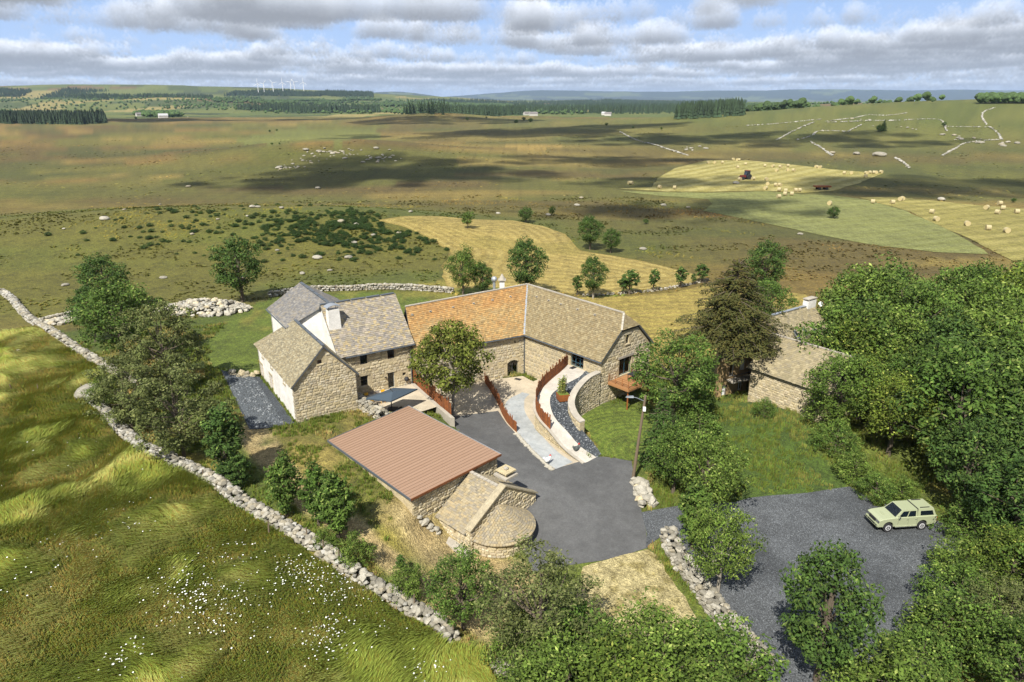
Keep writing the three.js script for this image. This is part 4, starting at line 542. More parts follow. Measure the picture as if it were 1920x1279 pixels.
  { const g = new Geo(), c = (a, b, y) => p3(8.75 + a, 2.9 + b, y); g.hexa([c(-0.55, -0.5, 0.6), c(-0.55, 0.5, 0.6), c(0.55, 0.5, 0.6), c(0.55, -0.5, 0.6), c(-0.55, -0.5, 2.35), c(-0.55, 0.5, 2.35), c(0.55, 0.5, 2.35), c(0.55, -0.5, 2.35)].reverse().slice(4).concat([c(-0.55, -0.5, 0.6), c(-0.55, 0.5, 0.6), c(0.55, 0.5, 0.6), c(0.55, -0.5, 0.6)].reverse()).slice(0, 8).reverse()); const ch = part('chimney', g.build(), stoneTones[3], root); const add = (nm, h, m) => { const q = h.build(); q.translate(-root.position.x, -root.position.y, -root.position.z); mesh(nm, q, m, ch); }; const s1 = new Geo(), s2 = new Geo(), slabAt = (G, w, y0, y1) => { const k = [[-w, -w], [w, -w], [w, w], [-w, w]]; G.hexa([...k.map(([a, b]) => c(a, b, y0)), ...k.map(([a, b]) => c(a, b, y1))]); }; slabAt(s1, 0.8, 2.36, 2.55); slabAt(s2, 0.68, 2.85, 2.98); for (const [a, b] of [[-0.4, -0.4], [0.4, -0.4], [0.4, 0.4], [-0.4, 0.4]]) s2.bar(c(a, b, 2.54), c(a, b, 2.86), 0.16, 0.16); add('chimney_shelf', s1, M.concrete); add('chimney_cap', s2, stoneTones[1]); const s3 = new Geo(); s3.add(ROCKS[1], new THREE.Matrix4().compose(v3(c(0, 0, 3.08)), new THREE.Quaternion(), new THREE.Vector3(0.5, 0.35, 0.5))); add('cap_stone', s3, M.concrete); }
  layStones(root, list);
}
// ------------------------------------------------------------------ neighbour's house among the trees
{
  const root = thing('neighbour_house', 'tan slate roofed house among the trees with ochre front and iron balcony', 'house', 32, -0.3, -80), list = [], tan = palette([[176, 162, 124], [190, 176, 140], [160, 148, 114], [170, 156, 122], [152, 142, 118]], 0.62, 0.26), ochre = std('ochre', tone(208, 178, 128, 0.62), { map: T.slab });
  const d = [0.6, 0.8], n = [0.8, -0.6], A = [28.3, -76.1], at = (s, t) => [A[0] + d[0] * s + n[0] * t, A[1] + d[1] * s + n[1] * t], p3 = (s, t, y) => { const [x, z] = at(s, t); return [x, y, z]; };
  const fp = [[0, -1.2], [9.6, -1.2], [9.6, 4.7], [0, 4.7]], f = wall(root, at(0.2, 0.4), at(9.8, 0.4), fp); masonry(list, f, fp, { seed: 91, h: [0.2, 0.34], l: [1, 2.4] });
  const gp = [[0, -1.2], [8.4, -1.2], [8.4, 4.7], [4.2, 7.6], [0, 4.7]]; wall(root, at(9.8, 0.4), at(9.8, 8.8), gp); wall(root, at(0.2, 8.8), at(0.2, 0.4), gp); wall(root, at(9.8, 8.8), at(0.2, 8.8), fp);
  roofPart(root, 'slates', [[p3(-0.2, 0, 4.7), p3(10.2, 0, 4.7), p3(10.2, 4.6, 8), p3(-0.2, 4.6, 8)], [p3(10.2, 9.2, 4.7), p3(-0.2, 9.2, 4.7), p3(-0.2, 4.6, 8), p3(10.2, 4.6, 8)]], { cw: 0.36, ch: 0.26, color: tan, seed: 93 });
  ridge(root, p3(-0.2, 4.6, 8.06), p3(10.2, 4.6, 8.06), M.concrete, 0.28, 0.5);
  // taller rear range
  const d2 = [0.819, -0.574], n2 = [0.574, 0.819], B = [31.6, -81.5], b3 = (s, t, y) => [B[0] + d2[0] * s + n2[0] * t, y, B[1] + d2[1] * s + n2[1] * t], bx = (s, t) => { const q = b3(s, t, 0); return [q[0], q[2]]; };
  const hp = [[0, -1.2], [10, -1.2], [10, 5], [0, 5]], gp2 = [[0, -1.2], [9, -1.2], [9, 5], [4.5, 9], [0, 5]]; wall(root, bx(0, 4.5), bx(10, 4.5), hp, { mat: ochre }); wall(root, bx(10, 4.5), bx(10, -4.5), gp2, { mat: ochre }); wall(root, bx(0, -4.5), bx(0, 4.5), [[0, -1.2], [9, -1.2], [9, 4.95], [0, 4.95]], { mat: ochre }); wall(root, bx(10, -4.5), bx(0, -4.5), hp, { mat: ochre });
  roofPart(root, 'slates', [[b3(-0.3, 4.9, 5), b3(10.3, 4.9, 5), b3(10.3, 0, 9.3), b3(1.6, 0, 9.3)], [b3(10.3, -4.9, 5), b3(-0.3, -4.9, 5), b3(1.6, 0, 9.3), b3(10.3, 0, 9.3)], [b3(-0.3, -4.9, 5), b3(-0.3, 4.9, 5), b3(1.6, 0, 9.3), b3(1.6, 0, 9.3)]], { cw: 0.36, ch: 0.26, color: tan, seed: 97 });
  ridge(root, b3(1.6, 0, 9.36), b3(10.3, 0, 9.36), M.zinc, 0.4, 3);
  for (const s of [3.4, 5.3, 7.2]) { const g = new Geo(), c = (a, b, h) => b3(s + a, 2.6 + b, 9.3 - (2.6 + b) * 0.878 + h), k = [[-0.28, 0.42], [0.28, 0.42], [0.28, -0.42], [-0.28, -0.42]]; g.hexa([...k.map(([a, b]) => c(a, b, 0.02)), ...k.map(([a, b]) => c(a, b, 0.14))]); const o = part('skylight', g.build(), M.zinc, root), q = new Geo(), k2 = k.map(([a, b]) => [a * 0.75, b * 0.8]); q.hexa([...k2.map(([a, b]) => c(a, b, 0.143)), ...k2.map(([a, b]) => c(a, b, 0.155))]); const qg = q.build(); qg.translate(-root.position.x, -root.position.y, -root.position.z); mesh('pane', qg, M.frameDark, o); }
  { const g = new Geo(), k = [[-0.9, 0.4], [0.9, 0.4], [0.9, -0.4], [-0.9, -0.4]]; g.hexa([...k.map(([a, b]) => b3(9.6 + a, b, 8.6)), ...k.map(([a, b]) => b3(9.6 + a, b, 10.0))]); const o = part('chimney', g.build(), M.plaster, root); const q = new Geo(); q.hexa([...k.map(([a, b]) => b3(9.6 + a * 1.1, b * 1.1, 10.2)), ...k.map(([a, b]) => b3(9.6 + a * 1.1, b * 1.1, 10.32))]); for (const [a, b] of k) q.bar(b3(9.6 + a * 0.8, b * 0.8, 10), b3(9.6 + a * 0.8, b * 0.8, 10.22), 0.15, 0.15); const qg = q.build(); qg.translate(-root.position.x, -root.position.y, -root.position.z); mesh('chimney_cap', qg, M.concrete, o); const dish = new THREE.SphereGeometry(0.5, 14, 6, 0, Math.PI * 2, 0, 0.7); dish.scale(1, 0.6, 1); dish.rotateX(1.1); const w = b3(10.1, 1.2, 9.6); dish.translate(...w); part('satellite_dish', boxUV(dish), M.white, root); }
  // ochre front wing with balcony
  const o1 = [25.6, -78.0], o2 = [29.9, -80.2], oh = [{ s0: 1.6, s1: 2.4, y0: 2.35, y1: 4.3 }, { s0: 3.3, s1: 4.2, y0: 2.9, y1: 4.3 }, { s0: 3.3, s1: 4.1, y0: 0.2, y1: 1.3 }, { s0: 0.4, s1: 1.6, y0: -0.4, y1: 1.4 }], op = [[0, -1.2], [4.83, -1.2], [4.83, 4.9], [0, 4.9]], fo = wall(root, o1, o2, op, { holes: oh, mat: ochre });
  opening(root, fo, oh[0], { name: 'door', cols: 1, mat: M.white }); opening(root, fo, oh[1], { cols: 2, mat: M.white, leaf: M.white }); opening(root, fo, oh[2], { cols: 2, mat: M.white }); opening(root, fo, oh[3], { name: 'garage_door', cols: 1, mat: M.white, leaf: M.white });
  wall(root, [27.6, -86.4], o1, [[0, -1.2], [8.6, -1.2], [8.6, 4.9], [0, 4.9]], { mat: ochre });
  roofPart(root, 'slates', [[[25.1, 4.95, -77.6], [30.4, 4.95, -80.5], [33.2, 7.4, -85.2], [27.9, 7.4, -86.4]]], { cw: 0.36, ch: 0.26, color: tan, seed: 99 });
  { const W = (s, y, z) => new THREE.Vector3(s, y, z).applyMatrix4(fo.m).toArray(), g = new Geo(); g.hexa([W(1.2, 2.0, 1.2), W(5.2, 2.0, 1.2), W(5.2, 2.0, 0.03), W(1.2, 2.0, 0.03), W(1.2, 2.16, 1.2), W(5.2, 2.16, 1.2), W(5.2, 2.16, 0.03), W(1.2, 2.16, 0.03)]); const o = part('balcony', g.build(), M.concrete, root); const sub = (nm, q) => { const k = q.build(); k.translate(-root.position.x, -root.position.y, -root.position.z); mesh(nm, k, M.frameDark, o); }; for (let i = 0; i <= 16; i++) { const q = new Geo(); q.bar(W(1.22 + 3.96 * i / 16, 2.16, 1.17), W(1.22 + 3.96 * i / 16, 3.08, 1.17), 0.035, 0.035); sub('baluster', q); } const q = new Geo(); q.bar(W(1.2, 3.1, 1.17), W(5.2, 3.1, 1.17), 0.06, 0.05); q.bar(W(1.22, 3.1, 1.17), W(1.22, 3.1, 0.02), 0.06, 0.05); sub('handrail', q);
    // outside stair down along the stone range
    const S0 = W(5.0, 2.1, 1.0), S1 = [at(6.2, -0.9)[0], -0.5, at(6.2, -0.9)[1]], st = new Geo(), nst = 13; for (let i = 0; i < nst; i++) { const a = i / nst, b = (i + 1) / nst, x0 = S0[0] + (S1[0] - S0[0]) * a, z0 = S0[2] + (S1[2] - S0[2]) * a, x1 = S0[0] + (S1[0] - S0[0]) * b, z1 = S0[2] + (S1[2] - S0[2]) * b, y = S0[1] + (S1[1] - S0[1]) * a, w = 1.0; st.hexa([[x0, -1.2, z0], [x1, -1.2, z1], [x1 + n[0] * w, -1.2, z1 + n[1] * w], [x0 + n[0] * w, -1.2, z0 + n[1] * w], [x0, y, z0], [x1, y, z1], [x1 + n[0] * w, y, z1 + n[1] * w], [x0 + n[0] * w, y, z0 + n[1] * w]]); } const so = part('stair', st.build(), M.concrete, root);
    for (let i = 0; i <= 22; i++) { const a = i / 22, x = S0[0] + (S1[0] - S0[0]) * a, y = S0[1] + (S1[1] - S0[1]) * a, z = S0[2] + (S1[2] - S0[2]) * a, q2 = new Geo(); q2.bar([x, y - 0.05, z], [x, y + 0.92, z], 0.035, 0.035); const k = q2.build(); k.translate(-root.position.x, -root.position.y, -root.position.z); mesh('baluster', k, M.frameDark, so); } const hr = new Geo(); hr.bar([S0[0], S0[1] + 0.95, S0[2]], [S1[0], S1[1] + 0.95, S1[2]], 0.06, 0.05); const hk = hr.build(); hk.translate(-root.position.x, -root.position.y, -root.position.z); mesh('handrail', hk, M.frameDark, so); }
  layStones(root, list);
}

// ------------------------------------------------------------------ the raised ramp to the upper door
const RAMP = { L: [[6.9, -79.9, 3.7], [6.0, -77.7, 3.7], [4.46, -75.34, 3.4], [3.1, -72.77, 3.0], [2.57, -69.69, 2.4], [3.05, -68.0, 1.9], [4.04, -66.41, 1.4], [5.59, -63.9, 0.45], [7.4, -62.0, -0.22]], R: [[9.0, -77.6, 3.7], [8.1, -75.7, 3.7], [5.9, -73.8, 3.3], [4.5, -72.0, 2.9], [4.4, -69.4, 2.3], [4.9, -67.9, 1.8], [5.9, -66.4, 1.25], [7.3, -64.3, 0.4], [9.0, -62.9, -0.2]], B: [[10.2, -76.2, 3.7], [8.9, -74.5, 3.65], [7.7, -73.2, 3.35], [6.85, -71.6, 2.95], [6.4, -69.8, 2.5], [6.75, -68.0, 1.9], [7.6, -66.6, 1.25], [8.6, -65.1, 0.6], [9.3, -63.6, 0]] };
{
  const N = 48, L = curve(RAMP.L, N), R = curve(RAMP.R, N), B = curve(RAMP.B, N), root = thing('ramp', 'white concrete ramp curving up to the blue glass door between stone walls', 'ramp', 5, 0, -69), list = [];
  const strip = (A, Z, color, mat, name, dy = 0) => { const k = 5, pos = [], cs = [], uv = [], ix = []; for (let i = 0; i <= N; i++) for (let j = 0; j <= k; j++) { const t = j / k, x = A[i][0] + (Z[i][0] - A[i][0]) * t, z = A[i][1] + (Z[i][1] - A[i][1]) * t, y = A[i][2] + (Z[i][2] - A[i][2]) * t + dy; pos.push(x - 5, y, z + 69); cs.push(...color(x, z)); uv.push(x, z); } for (let i = 0; i < N; i++) for (let j = 0; j < k; j++) { const a = i * (k + 1) + j; ix.push(a, a + k + 1, a + 1, a + 1, a + k + 1, a + k + 2); } const g = new THREE.BufferGeometry(); g.setAttribute('position', new THREE.Float32BufferAttribute(pos, 3)); g.setAttribute('color', new THREE.Float32BufferAttribute(cs, 3)); g.setAttribute('uv', new THREE.Float32BufferAttribute(uv, 2)); g.setIndex(ix); g.computeVertexNormals(); return mesh(name, g, mat, root); };
  strip(L, R, (x, z) => mul(mix(tone(232, 226, 214), tone(214, 208, 196), fbm(x / 0.8, z / 0.8, 3)), 0.92 + 0.16 * fbm(x / 0.2, z / 0.2, 2)), M.slab, 'walkway');
  strip(R, B, (x, z) => mul(tone(84, 92, 100), 0.6 + 0.85 * vnoise(x / 0.14, z / 0.14)), M.grit, 'gravel_bed', -0.04);
  { const g = new Geo(); for (let i = 0; i < N; i++) { const a = B[i], b = B[i + 1]; g.quad([a[0], a[2] - 0.03, a[1]], [b[0], b[2] - 0.03, b[1]], [b[0], -0.8, b[1]], [a[0], -0.8, a[1]]); const c = L[i], d = L[i + 1]; g.quad([d[0], d[2] - 0.01, d[1]], [c[0], c[2] - 0.01, c[1]], [c[0], -0.8, c[1]], [d[0], -0.8, d[1]]); } part('core', g.build(), M.mortar, root); }
  // rubble facing on the courtyard side, with its coping
  for (let i = 0; i < N; i += 3) { const a = L[i], b = L[Math.min(N, i + 3)], f = frameOf([a[0], a[1]], [b[0], b[1]]); const s = f.Z.x < 0 || true ? f : f; const p = [[0, -0.5], [f.len, -0.5], [f.len, b[2] - 0.1], [0, a[2] - 0.1]]; if (Math.min(a[2], b[2]) < -0.05) continue; const fr = frameOf([b[0], b[1]], [a[0], a[1]]), pr = [[0, -0.5], [fr.len, -0.5], [fr.len, a[2] - 0.1], [0, b[2] - 0.1]]; masonry(list, fr, pr, { seed: 200 + i, h: [0.16, 0.3], l: [0.9, 2.2], jitter: 0.06, proud: 0.09 }); }
  { const g = new Geo(); for (let i = 0; i < N; i++) { const a = L[i], b = L[i + 1], dx = b[0] - a[0], dz = b[1] - a[1], l = Math.hypot(dx, dz), o = [dz / l, -dx / l], q = (p, w, h) => [p[0] + o[0] * w, p[2] + h, p[1] + o[1] * w]; g.hexa([q(a, 0.12, -0.06), q(b, 0.12, -0.06), q(b, -0.22, -0.06), q(a, -0.22, -0.06), q(a, 0.12, 0.05), q(b, 0.12, 0.05), q(b, -0.22, 0.05), q(a, -0.22, 0.05)]); } part('coping', g.build(), M.concrete, root); }
  layStones(root, list);
  // parapet on the garden side
  const P = curve([[10.35, -75.6, 4.35], [8.9, -74.0, 4.3], [7.6, -72.2, 3.85], [6.85, -70.6, 3.4], [6.6, -69.2, 3.0], [6.95, -67.6, 2.5], [7.6, -66.5, 2.2]], 30), wr = thing('parapet_wall', 'curved dry stone parapet wall with broad white coping beside the ramp', 'wall', 8, 0, -71), wl = [], side = (p, i, w) => { const a = P[Math.max(0, i - 1)], b = P[Math.min(30, i + 1)], dx = b[0] - a[0], dz = b[1] - a[1], l = Math.hypot(dx, dz); return [p[0] - dz / l * w, p[1] + dx / l * w]; };
  const cop = new Geo(), core = new Geo(); for (let i = 0; i < 30; i++) { const a = P[i], b = P[i + 1], e = (p, k, w, y) => { const q = side(p, k, w); return [q[0], y, q[1]]; }; cop.hexa([e(a, i, -0.38, a[2]), e(b, i + 1, -0.38, b[2]), e(b, i + 1, 0.38, b[2]), e(a, i, 0.38, a[2]), e(a, i, -0.38, a[2] + 0.12), e(b, i + 1, -0.38, b[2] + 0.12), e(b, i + 1, 0.38, b[2] + 0.12), e(a, i, 0.38, a[2] + 0.12)].map((v) => v)); core.hexa([e(a, i, -0.3, -0.8), e(b, i + 1, -0.3, -0.8), e(b, i + 1, 0.3, -0.8), e(a, i, 0.3, -0.8), e(a, i, -0.3, a[2] - 0.005), e(b, i + 1, -0.3, b[2] - 0.005), e(b, i + 1, 0.3, b[2] - 0.005), e(a, i, 0.3, a[2] - 0.005)]); }
  part('coping', cop.build(), M.concrete, wr); part('core', core.build(), M.mortar, wr);
  for (let i = 0; i < 30; i += 2) { for (const w of [0.3, -0.3]) { const a = side(P[i], i, w), b = side(P[i + 2], i + 2, w), y0 = P[i][2], y1 = P[i + 2][2], [p, q, ya, yb] = w > 0 ? [a, b, y0, y1] : [b, a, y1, y0], f = frameOf(p, q), lo = w > 0 ? Math.min(ya, yb) - 1.0 : -0.4; masonry(wl, f, [[0, lo], [f.len, lo], [f.len, yb - 0.02], [0, ya - 0.02]], { seed: 300 + i + (w > 0 ? 50 : 0), h: [0.12, 0.22], l: [1.2, 3.2], proud: 0.07, jitter: 0.03 }); } }
  layStones(wr, wl);
}
// ------------------------------------------------------------------ weathered steel fences: blades of uneven height
function bladeFence(label, pts, step, lo, hi, foot, seed) {
  const c = curve(pts, Math.round(new THREE.CatmullRomCurve3(pts.map((p) => new THREE.Vector3(p[0], 0, p[1]))).getLength() / step)), root = thing('steel_fence', label, 'fence', c[0][0], c[0][2], c[0][1]), r = rng(seed), mats = [M.corten, M.cortenDark, M.corten2 ?? std('corten2', tone(164, 96, 46, 0.8), { roughness: 0.85, map: T.rock })];
  for (let i = 0; i + 1 < c.length; i++) { const a = c[i], b = c[i + 1], h = r() < 0.3 ? hi * (0.95 + r() * 0.1) : lo + r() * (hi - lo) * 0.45, g = new Geo(), y0 = a[2] - foot, dx = b[0] - a[0], dz = b[1] - a[1], l = Math.hypot(dx, dz), o = [-dz / l * 0.02, dx / l * 0.02], k = (r() - 0.5) * 0.03, q = (t, s) => [a[0] + dx * t + o[0] * s + o[0] * k * 20, a[1] + dz * t + o[1] * s + o[1] * k * 20], w = 0.95;
    const [A, B, Cc, D] = [q(0.02, 1), q(w, 1), q(w, -1), q(0.02, -1)]; g.hexa([[A[0], y0, A[1]], [B[0], y0, B[1]], [Cc[0], y0, Cc[1]], [D[0], y0, D[1]], [A[0], a[2] + h, A[1]], [B[0], a[2] + h - 0.03, B[1]], [Cc[0], a[2] + h - 0.03, Cc[1]], [D[0], a[2] + h, D[1]]]); part('blade', g.build(), mats[Math.floor(r() * 3)], root); }
  const rl = new Geo(); for (let i = 0; i + 1 < c.length; i++) rl.bar([c[i][0], c[i][2] + 0.45, c[i][1]], [c[i + 1][0], c[i + 1][2] + 0.45, c[i + 1][1]], 0.09, 0.05); part('rail', rl.build(), M.cortenDark, root);
  return root;
}
bladeFence('rusty steel blade fence curving down beside the asphalt drive', [[-3.6, -82.6, 0.05], [-2.6, -79.4, 0.05], [-1.75, -76.0, 0.05], [-1.0, -72.4, 0.05], [-0.4, -70.4, 0.05], [0.5, -68.4, 0.0]], 0.2, 1.15, 1.6, 0.25, 5);
bladeFence('rusty steel blade fence along the top of the ramp wall', RAMP.L.slice(0, 7).map(([x, z, y], i) => [x + 0.1, z + 0.05, y + 0.03]), 0.2, 1.2, 1.7, 0.1, 6);
bladeFence('rusty steel fence of tall pickets along the dining terrace', [[-12.69, -79.34, 1.65], [-10.27, -75.37, 1.62], [-8.27, -71.98, 1.55], [-6.87, -69.99, 1.3]], 0.2, 1.3, 1.95, 0.2, 7);
// ------------------------------------------------------------------ dining terrace
{
  const g = drape([[-19.7, -73.7], [-12.2, -78.6], [-12.37, -78.48], [-10.2, -74.74], [-8.49, -71.73], [-10.28, -70.3], [-12.8, -71.73], [-14.24, -68.79], [-16.44, -70.87], [-18.35, -74.12]], 1.66, 0.6, (x, z) => mul(tone(222, 210, 186), 0.9 + 0.2 * fbm(x / 0.7, z / 0.7, 3)), () => 0.0);
  structure('terrace_paving', g, M.slab, 'pale paved dining terrace beside the farmhouse');
  const kerb = new Geo(), kp = [[-12.34, -78.31], [-10.18, -74.58], [-8.34, -71.44], [-6.64, -68.69]]; for (let i = 0; i < 3; i++) kerb.hexa([[kp[i][0] - 0.25, -0.3, kp[i][1]], [kp[i][0] + 0.25, -0.3, kp[i][1]], [kp[i + 1][0] + 0.25, -0.3, kp[i + 1][1]], [kp[i + 1][0] - 0.25, -0.3, kp[i + 1][1]], [kp[i][0] - 0.25, 1.72, kp[i][1]], [kp[i][0] + 0.25, 1.72, kp[i][1]], [kp[i + 1][0] + 0.25, 1.68, kp[i + 1][1]], [kp[i + 1][0] - 0.25, 1.68, kp[i + 1][1]]].reverse()); const k = mesh('retaining_wall', kerb.build(), M.concrete); tag(k, 'low white concrete wall carrying the terrace fence', 'wall');
  // parasol
  const Y = 1.66, foot = [-13.63, -70.85], mast = [foot[0] - 0.1, foot[1]], root = thing('parasol', 'square slate blue cantilever parasol over the dining table', 'parasol', foot[0], Y, foot[1]), ap = [-13.29, -69.7], cr = [[-16.17, -69.09], [-13.27, -68.38], [-10.79, -71.75], [-13.64, -72.05]], navy = std('navy', tone(66, 80, 92, 0.8), { roughness: 0.95 });
  const cg = new Geo(), A = [ap[0], 4.4, ap[1]]; for (let i = 0; i < 4; i++) { const a = [cr[i][0], 3.85, cr[i][1]], b = [cr[(i + 1) % 4][0], 3.85, cr[(i + 1) % 4][1]]; cg.tri(a, b, A); cg.tri(b, a, [A[0], A[1] - 0.04, A[2]]); const a1 = [a[0], 3.7, a[2]], b1 = [b[0], 3.7, b[2]]; cg.quad(a1, b1, b, a); } const can = part('canopy', cg.build(), navy, root);
  for (let i = 0; i < 4; i++) { const g2 = new Geo(); g2.bar([A[0], A[1] - 0.06, A[2]], [cr[i][0], 3.8, cr[i][1]], 0.03, 0.03); const q = g2.build(); q.translate(-root.position.x, -root.position.y, -root.position.z); mesh('rib', q, M.frameDark, can); }
  { const g2 = new Geo(); g2.bar([mast[0], Y, mast[1]], [mast[0], 4.3, mast[1]], 0.09, 0.09); g2.bar([mast[0], 4.28, mast[1]], [A[0], 4.42, A[2]], 0.07, 0.07); part('mast', g2.build(), M.frameDark, root); const b = new Geo(); b.box(foot[0] - 0.55, Y, foot[1] - 0.45, foot[0] + 0.55, Y + 0.16, foot[1] + 0.45); part('base', b.build(), M.black, root); }
  // table and chairs
  const tc = [-15.77, -73.19], ang = 0.50, tb = thing('dining_table', 'long dark dining table under the parasol', 'table', tc[0], Y, tc[1]); tb.rotation.y = ang;
  { const a = new Geo(); a.box(-1.5, 0.71, -0.5, 1.5, 0.76, 0.5); mesh('tabletop', a.build(), M.frameDark, tb); for (const [x, z] of [[-1.4, -0.42], [1.4, -0.42], [1.4, 0.42], [-1.4, 0.42]]) { const l = new Geo(); l.box(x - 0.04, 0, z - 0.04, x + 0.04, 0.71, z + 0.04); mesh('leg', l.build(), M.frameDark, tb); } }
  const yellow = std('yellow', tone(236, 178, 32, 0.8), { roughness: 0.5 }), greyp = std('greyPlastic', tone(150, 140, 130, 0.7), { roughness: 0.6 });
  const chair = (m, label, x, z, turn) => { const ca = Math.cos(ang), sa = Math.sin(ang), c = thing('garden_chair', label, 'chair', tc[0] + x * ca + z * sa, Y, tc[1] - x * sa + z * ca, 'chairs round the terrace table'); c.rotation.y = ang + turn; const s = new Geo(); s.box(-0.24, 0.42, -0.24, 0.24, 0.46, 0.24); mesh('seat', s.build(), m, c); const b = new Geo(); b.hexa([[-0.23, 0.46, -0.2], [0.23, 0.46, -0.2], [0.23, 0.46, -0.24], [-0.23, 0.46, -0.24], [-0.23, 0.85, -0.28], [0.23, 0.85, -0.28], [0.23, 0.85, -0.31], [-0.23, 0.85, -0.31]]); mesh('backrest', b.build(), m, c); for (const [i, j] of [[-1, -1], [1, -1], [1, 1], [-1, 1]]) { const l = new Geo(); l.bar([i * 0.2, 0.42, j * 0.2], [i * 0.24, 0, j * 0.24], 0.035, 0.035); mesh('leg', l.build(), m, c); } };
  const yl = 'yellow chair pushed up to the dark terrace table', gl = 'grey chair pushed up to the dark terrace table';
  chair(yellow, yl, -1.0, 0.75, Math.PI); chair(greyp, gl, -0.35, 0.75, Math.PI); chair(yellow, yl, 0.35, 0.75, Math.PI); chair(greyp, gl, 1.0, 0.75, Math.PI); chair(yellow, yl, -1.0, -0.75, 0); chair(greyp, gl, -0.35, -0.75, 0); chair(greyp, gl, 0.35, -0.75, 0); chair(yellow, yl, 1.0, -0.75, 0);
  // kettle barbecue by the wall
  const bp = [-13.02, -77.95], bb = thing('barbecue', 'black kettle barbecue on three legs by the farmhouse wall', 'barbecue', bp[0], Y, bp[1]); const bowl = new THREE.SphereGeometry(0.3, 14, 10); bowl.translate(0, 0.8, 0); mesh('bowl', boxUV(bowl), M.black, bb); for (let i = 0; i < 3; i++) { const l = new Geo(), a = i * 2.1; l.bar([Math.cos(a) * 0.12, 0.6, Math.sin(a) * 0.12], [Math.cos(a) * 0.35, 0, Math.sin(a) * 0.35], 0.03, 0.03); mesh('leg', l.build(), M.zinc, bb); }
}
// ------------------------------------------------------------------ balcony table
{ const p = BALCONY(4.2, 2.785, 1.6), t = thing('balcony_table', 'dark table standing on the barn balcony', 'table', ...p); t.rotation.y = 0.85; const a = new Geo(); a.box(-0.8, 0.7, -0.45, 0.8, 0.75, 0.45); mesh('tabletop', a.build(), M.black, t); for (const [x, z] of [[-0.7, -0.36], [0.7, -0.36], [0.7, 0.36], [-0.7, 0.36]]) { const l = new Geo(); l.box(x - 0.03, 0, z - 0.03, x + 0.03, 0.7, z + 0.03); mesh('leg', l.build(), M.black, t); } }
// ------------------------------------------------------------------ planter with bamboo, door mats, roosters
{
  const p = [5.76, -70.94], t = thing('planter', 'rusty steel box planter with tall bamboo on the gravel bed', 'planter', p[0], 2.85, p[1]), box = new Geo(), k = [[-0.62, 0.5], [0.62, 0.62], [0.6, -0.5], [-0.6, -0.6]]; t.rotation.y = 0.3; const q = (w, y) => k.map(([a, b]) => [a * w, y, b * w]); box.hexa([...q(0.92, 0), ...q(1, 0.78)]); mesh('box', box.build(), M.corten, t); const soil = new Geo(); soil.hexa([...q(0.9, 0.785), ...q(0.9, 0.83)]); mesh('grass_top', soil.build(), std('mossy', tone(120, 138, 52, 0.6)), t);
  const g = new Geo(), r = rng(15), bm = std('bamboo', [1, 1, 1], { vertexColors: true }); for (let i = 0; i < 34; i++) { const a = r() * 6.28, s = r() * 0.42, h = 0.9 + r() * 1.35, x = Math.cos(a) * s, z = Math.sin(a) * s, lx = (r() - 0.5) * 0.7, lz = (r() - 0.5) * 0.7, c = mul(tone(150, 152, 74), 0.6 + r() * 0.5); g.bar([x, 0.82, z], [x + lx * 0.5, 0.82 + h, z + lz * 0.5], 0.02, 0.02, c); for (let n = 0; n < 22; n++) { const u = 0.25 + r() * 0.75, bx = x + lx * 0.5 * u, by = 0.82 + h * u, bz = z + lz * 0.5 * u, an = r() * 6.28, L = 0.16 + r() * 0.14, cc = mul(r() < 0.4 ? tone(176, 168, 92) : tone(112, 134, 56), 0.7 + r() * 0.5); g.tri([bx, by, bz], [bx + Math.cos(an) * L, by + 0.02 - r() * 0.12, bz + Math.sin(an) * L], [bx + Math.cos(an + 0.35) * L * 0.7, by + 0.05, bz + Math.sin(an + 0.35) * L * 0.7], cc); } } mesh('bamboo', g.build(), bm, t);
}
for (const [x, z, y, a, l] of [[7.55, -78.55, 3.735, 0.85, 'dark door mat on the ramp before the blue glass door'], [0.78, -83.64, 0.055, -0.5, 'dark door mat before the arched glass door']]) { const g = new Geo(); g.box(-0.45, 0, -0.28, 0.45, 0.02, 0.28); const m = mesh('door_mat', g.build(), M.black); m.position.set(x, y, z); m.rotation.y = a; tag(m, l, 'mat'); }
function rooster([x, z], y, turn, body, label) { // a painted garden figure: plump body, tail sickle, comb and wattle
  const t = thing('rooster_figure', label, 'garden ornament', x, y, z); t.rotation.y = turn; const red = M.rred ?? std('rred', tone(214, 44, 30, 0.8)), b = new THREE.SphereGeometry(0.26, 14, 10); b.scale(1.25, 1, 0.85); b.translate(0, 0.34, 0); const q = new Geo(); q.add(b); q.tube([[0.2, 0.4, 0], [0.32, 0.6, 0], [0.36, 0.72, 0]], [0.16, 0.1, 0.08], 8); q.tube([[-0.22, 0.42, 0], [-0.42, 0.66, 0], [-0.5, 0.6, 0]], [0.16, 0.12, 0.04], 7); mesh('body', q.build(), body, t);
  const c = new Geo(); for (const [i, h] of [[0.28, 0.84], [0.35, 0.88], [0.42, 0.84]]) c.tube([[i, 0.72, 0], [i, h, 0]], [0.05, 0.02], 5); c.tube([[0.44, 0.68, 0], [0.45, 0.58, 0]], [0.04, 0.03], 5); mesh('comb', c.build(), red, t); const k = new Geo(); k.tube([[0.42, 0.7, 0], [0.52, 0.69, 0]], [0.035, 0.005], 5); mesh('beak', k.build(), M.yellow, t); const base = new Geo(); base.box(-0.16, 0, -0.14, 0.16, 0.1, 0.14); mesh('stand', base.build(), M.zincDark, t);
}
rooster([3.6, -61.7], ground(3.6, -61.7) + 0.2, 0.5, M.white, 'white rooster figure with red comb standing on the kerb stones');
rooster([6.73, -63.73], 0.2, 0.6, std('roosterGrey', tone(96, 100, 96)), 'grey rooster figure with red comb standing on the ramp wall');

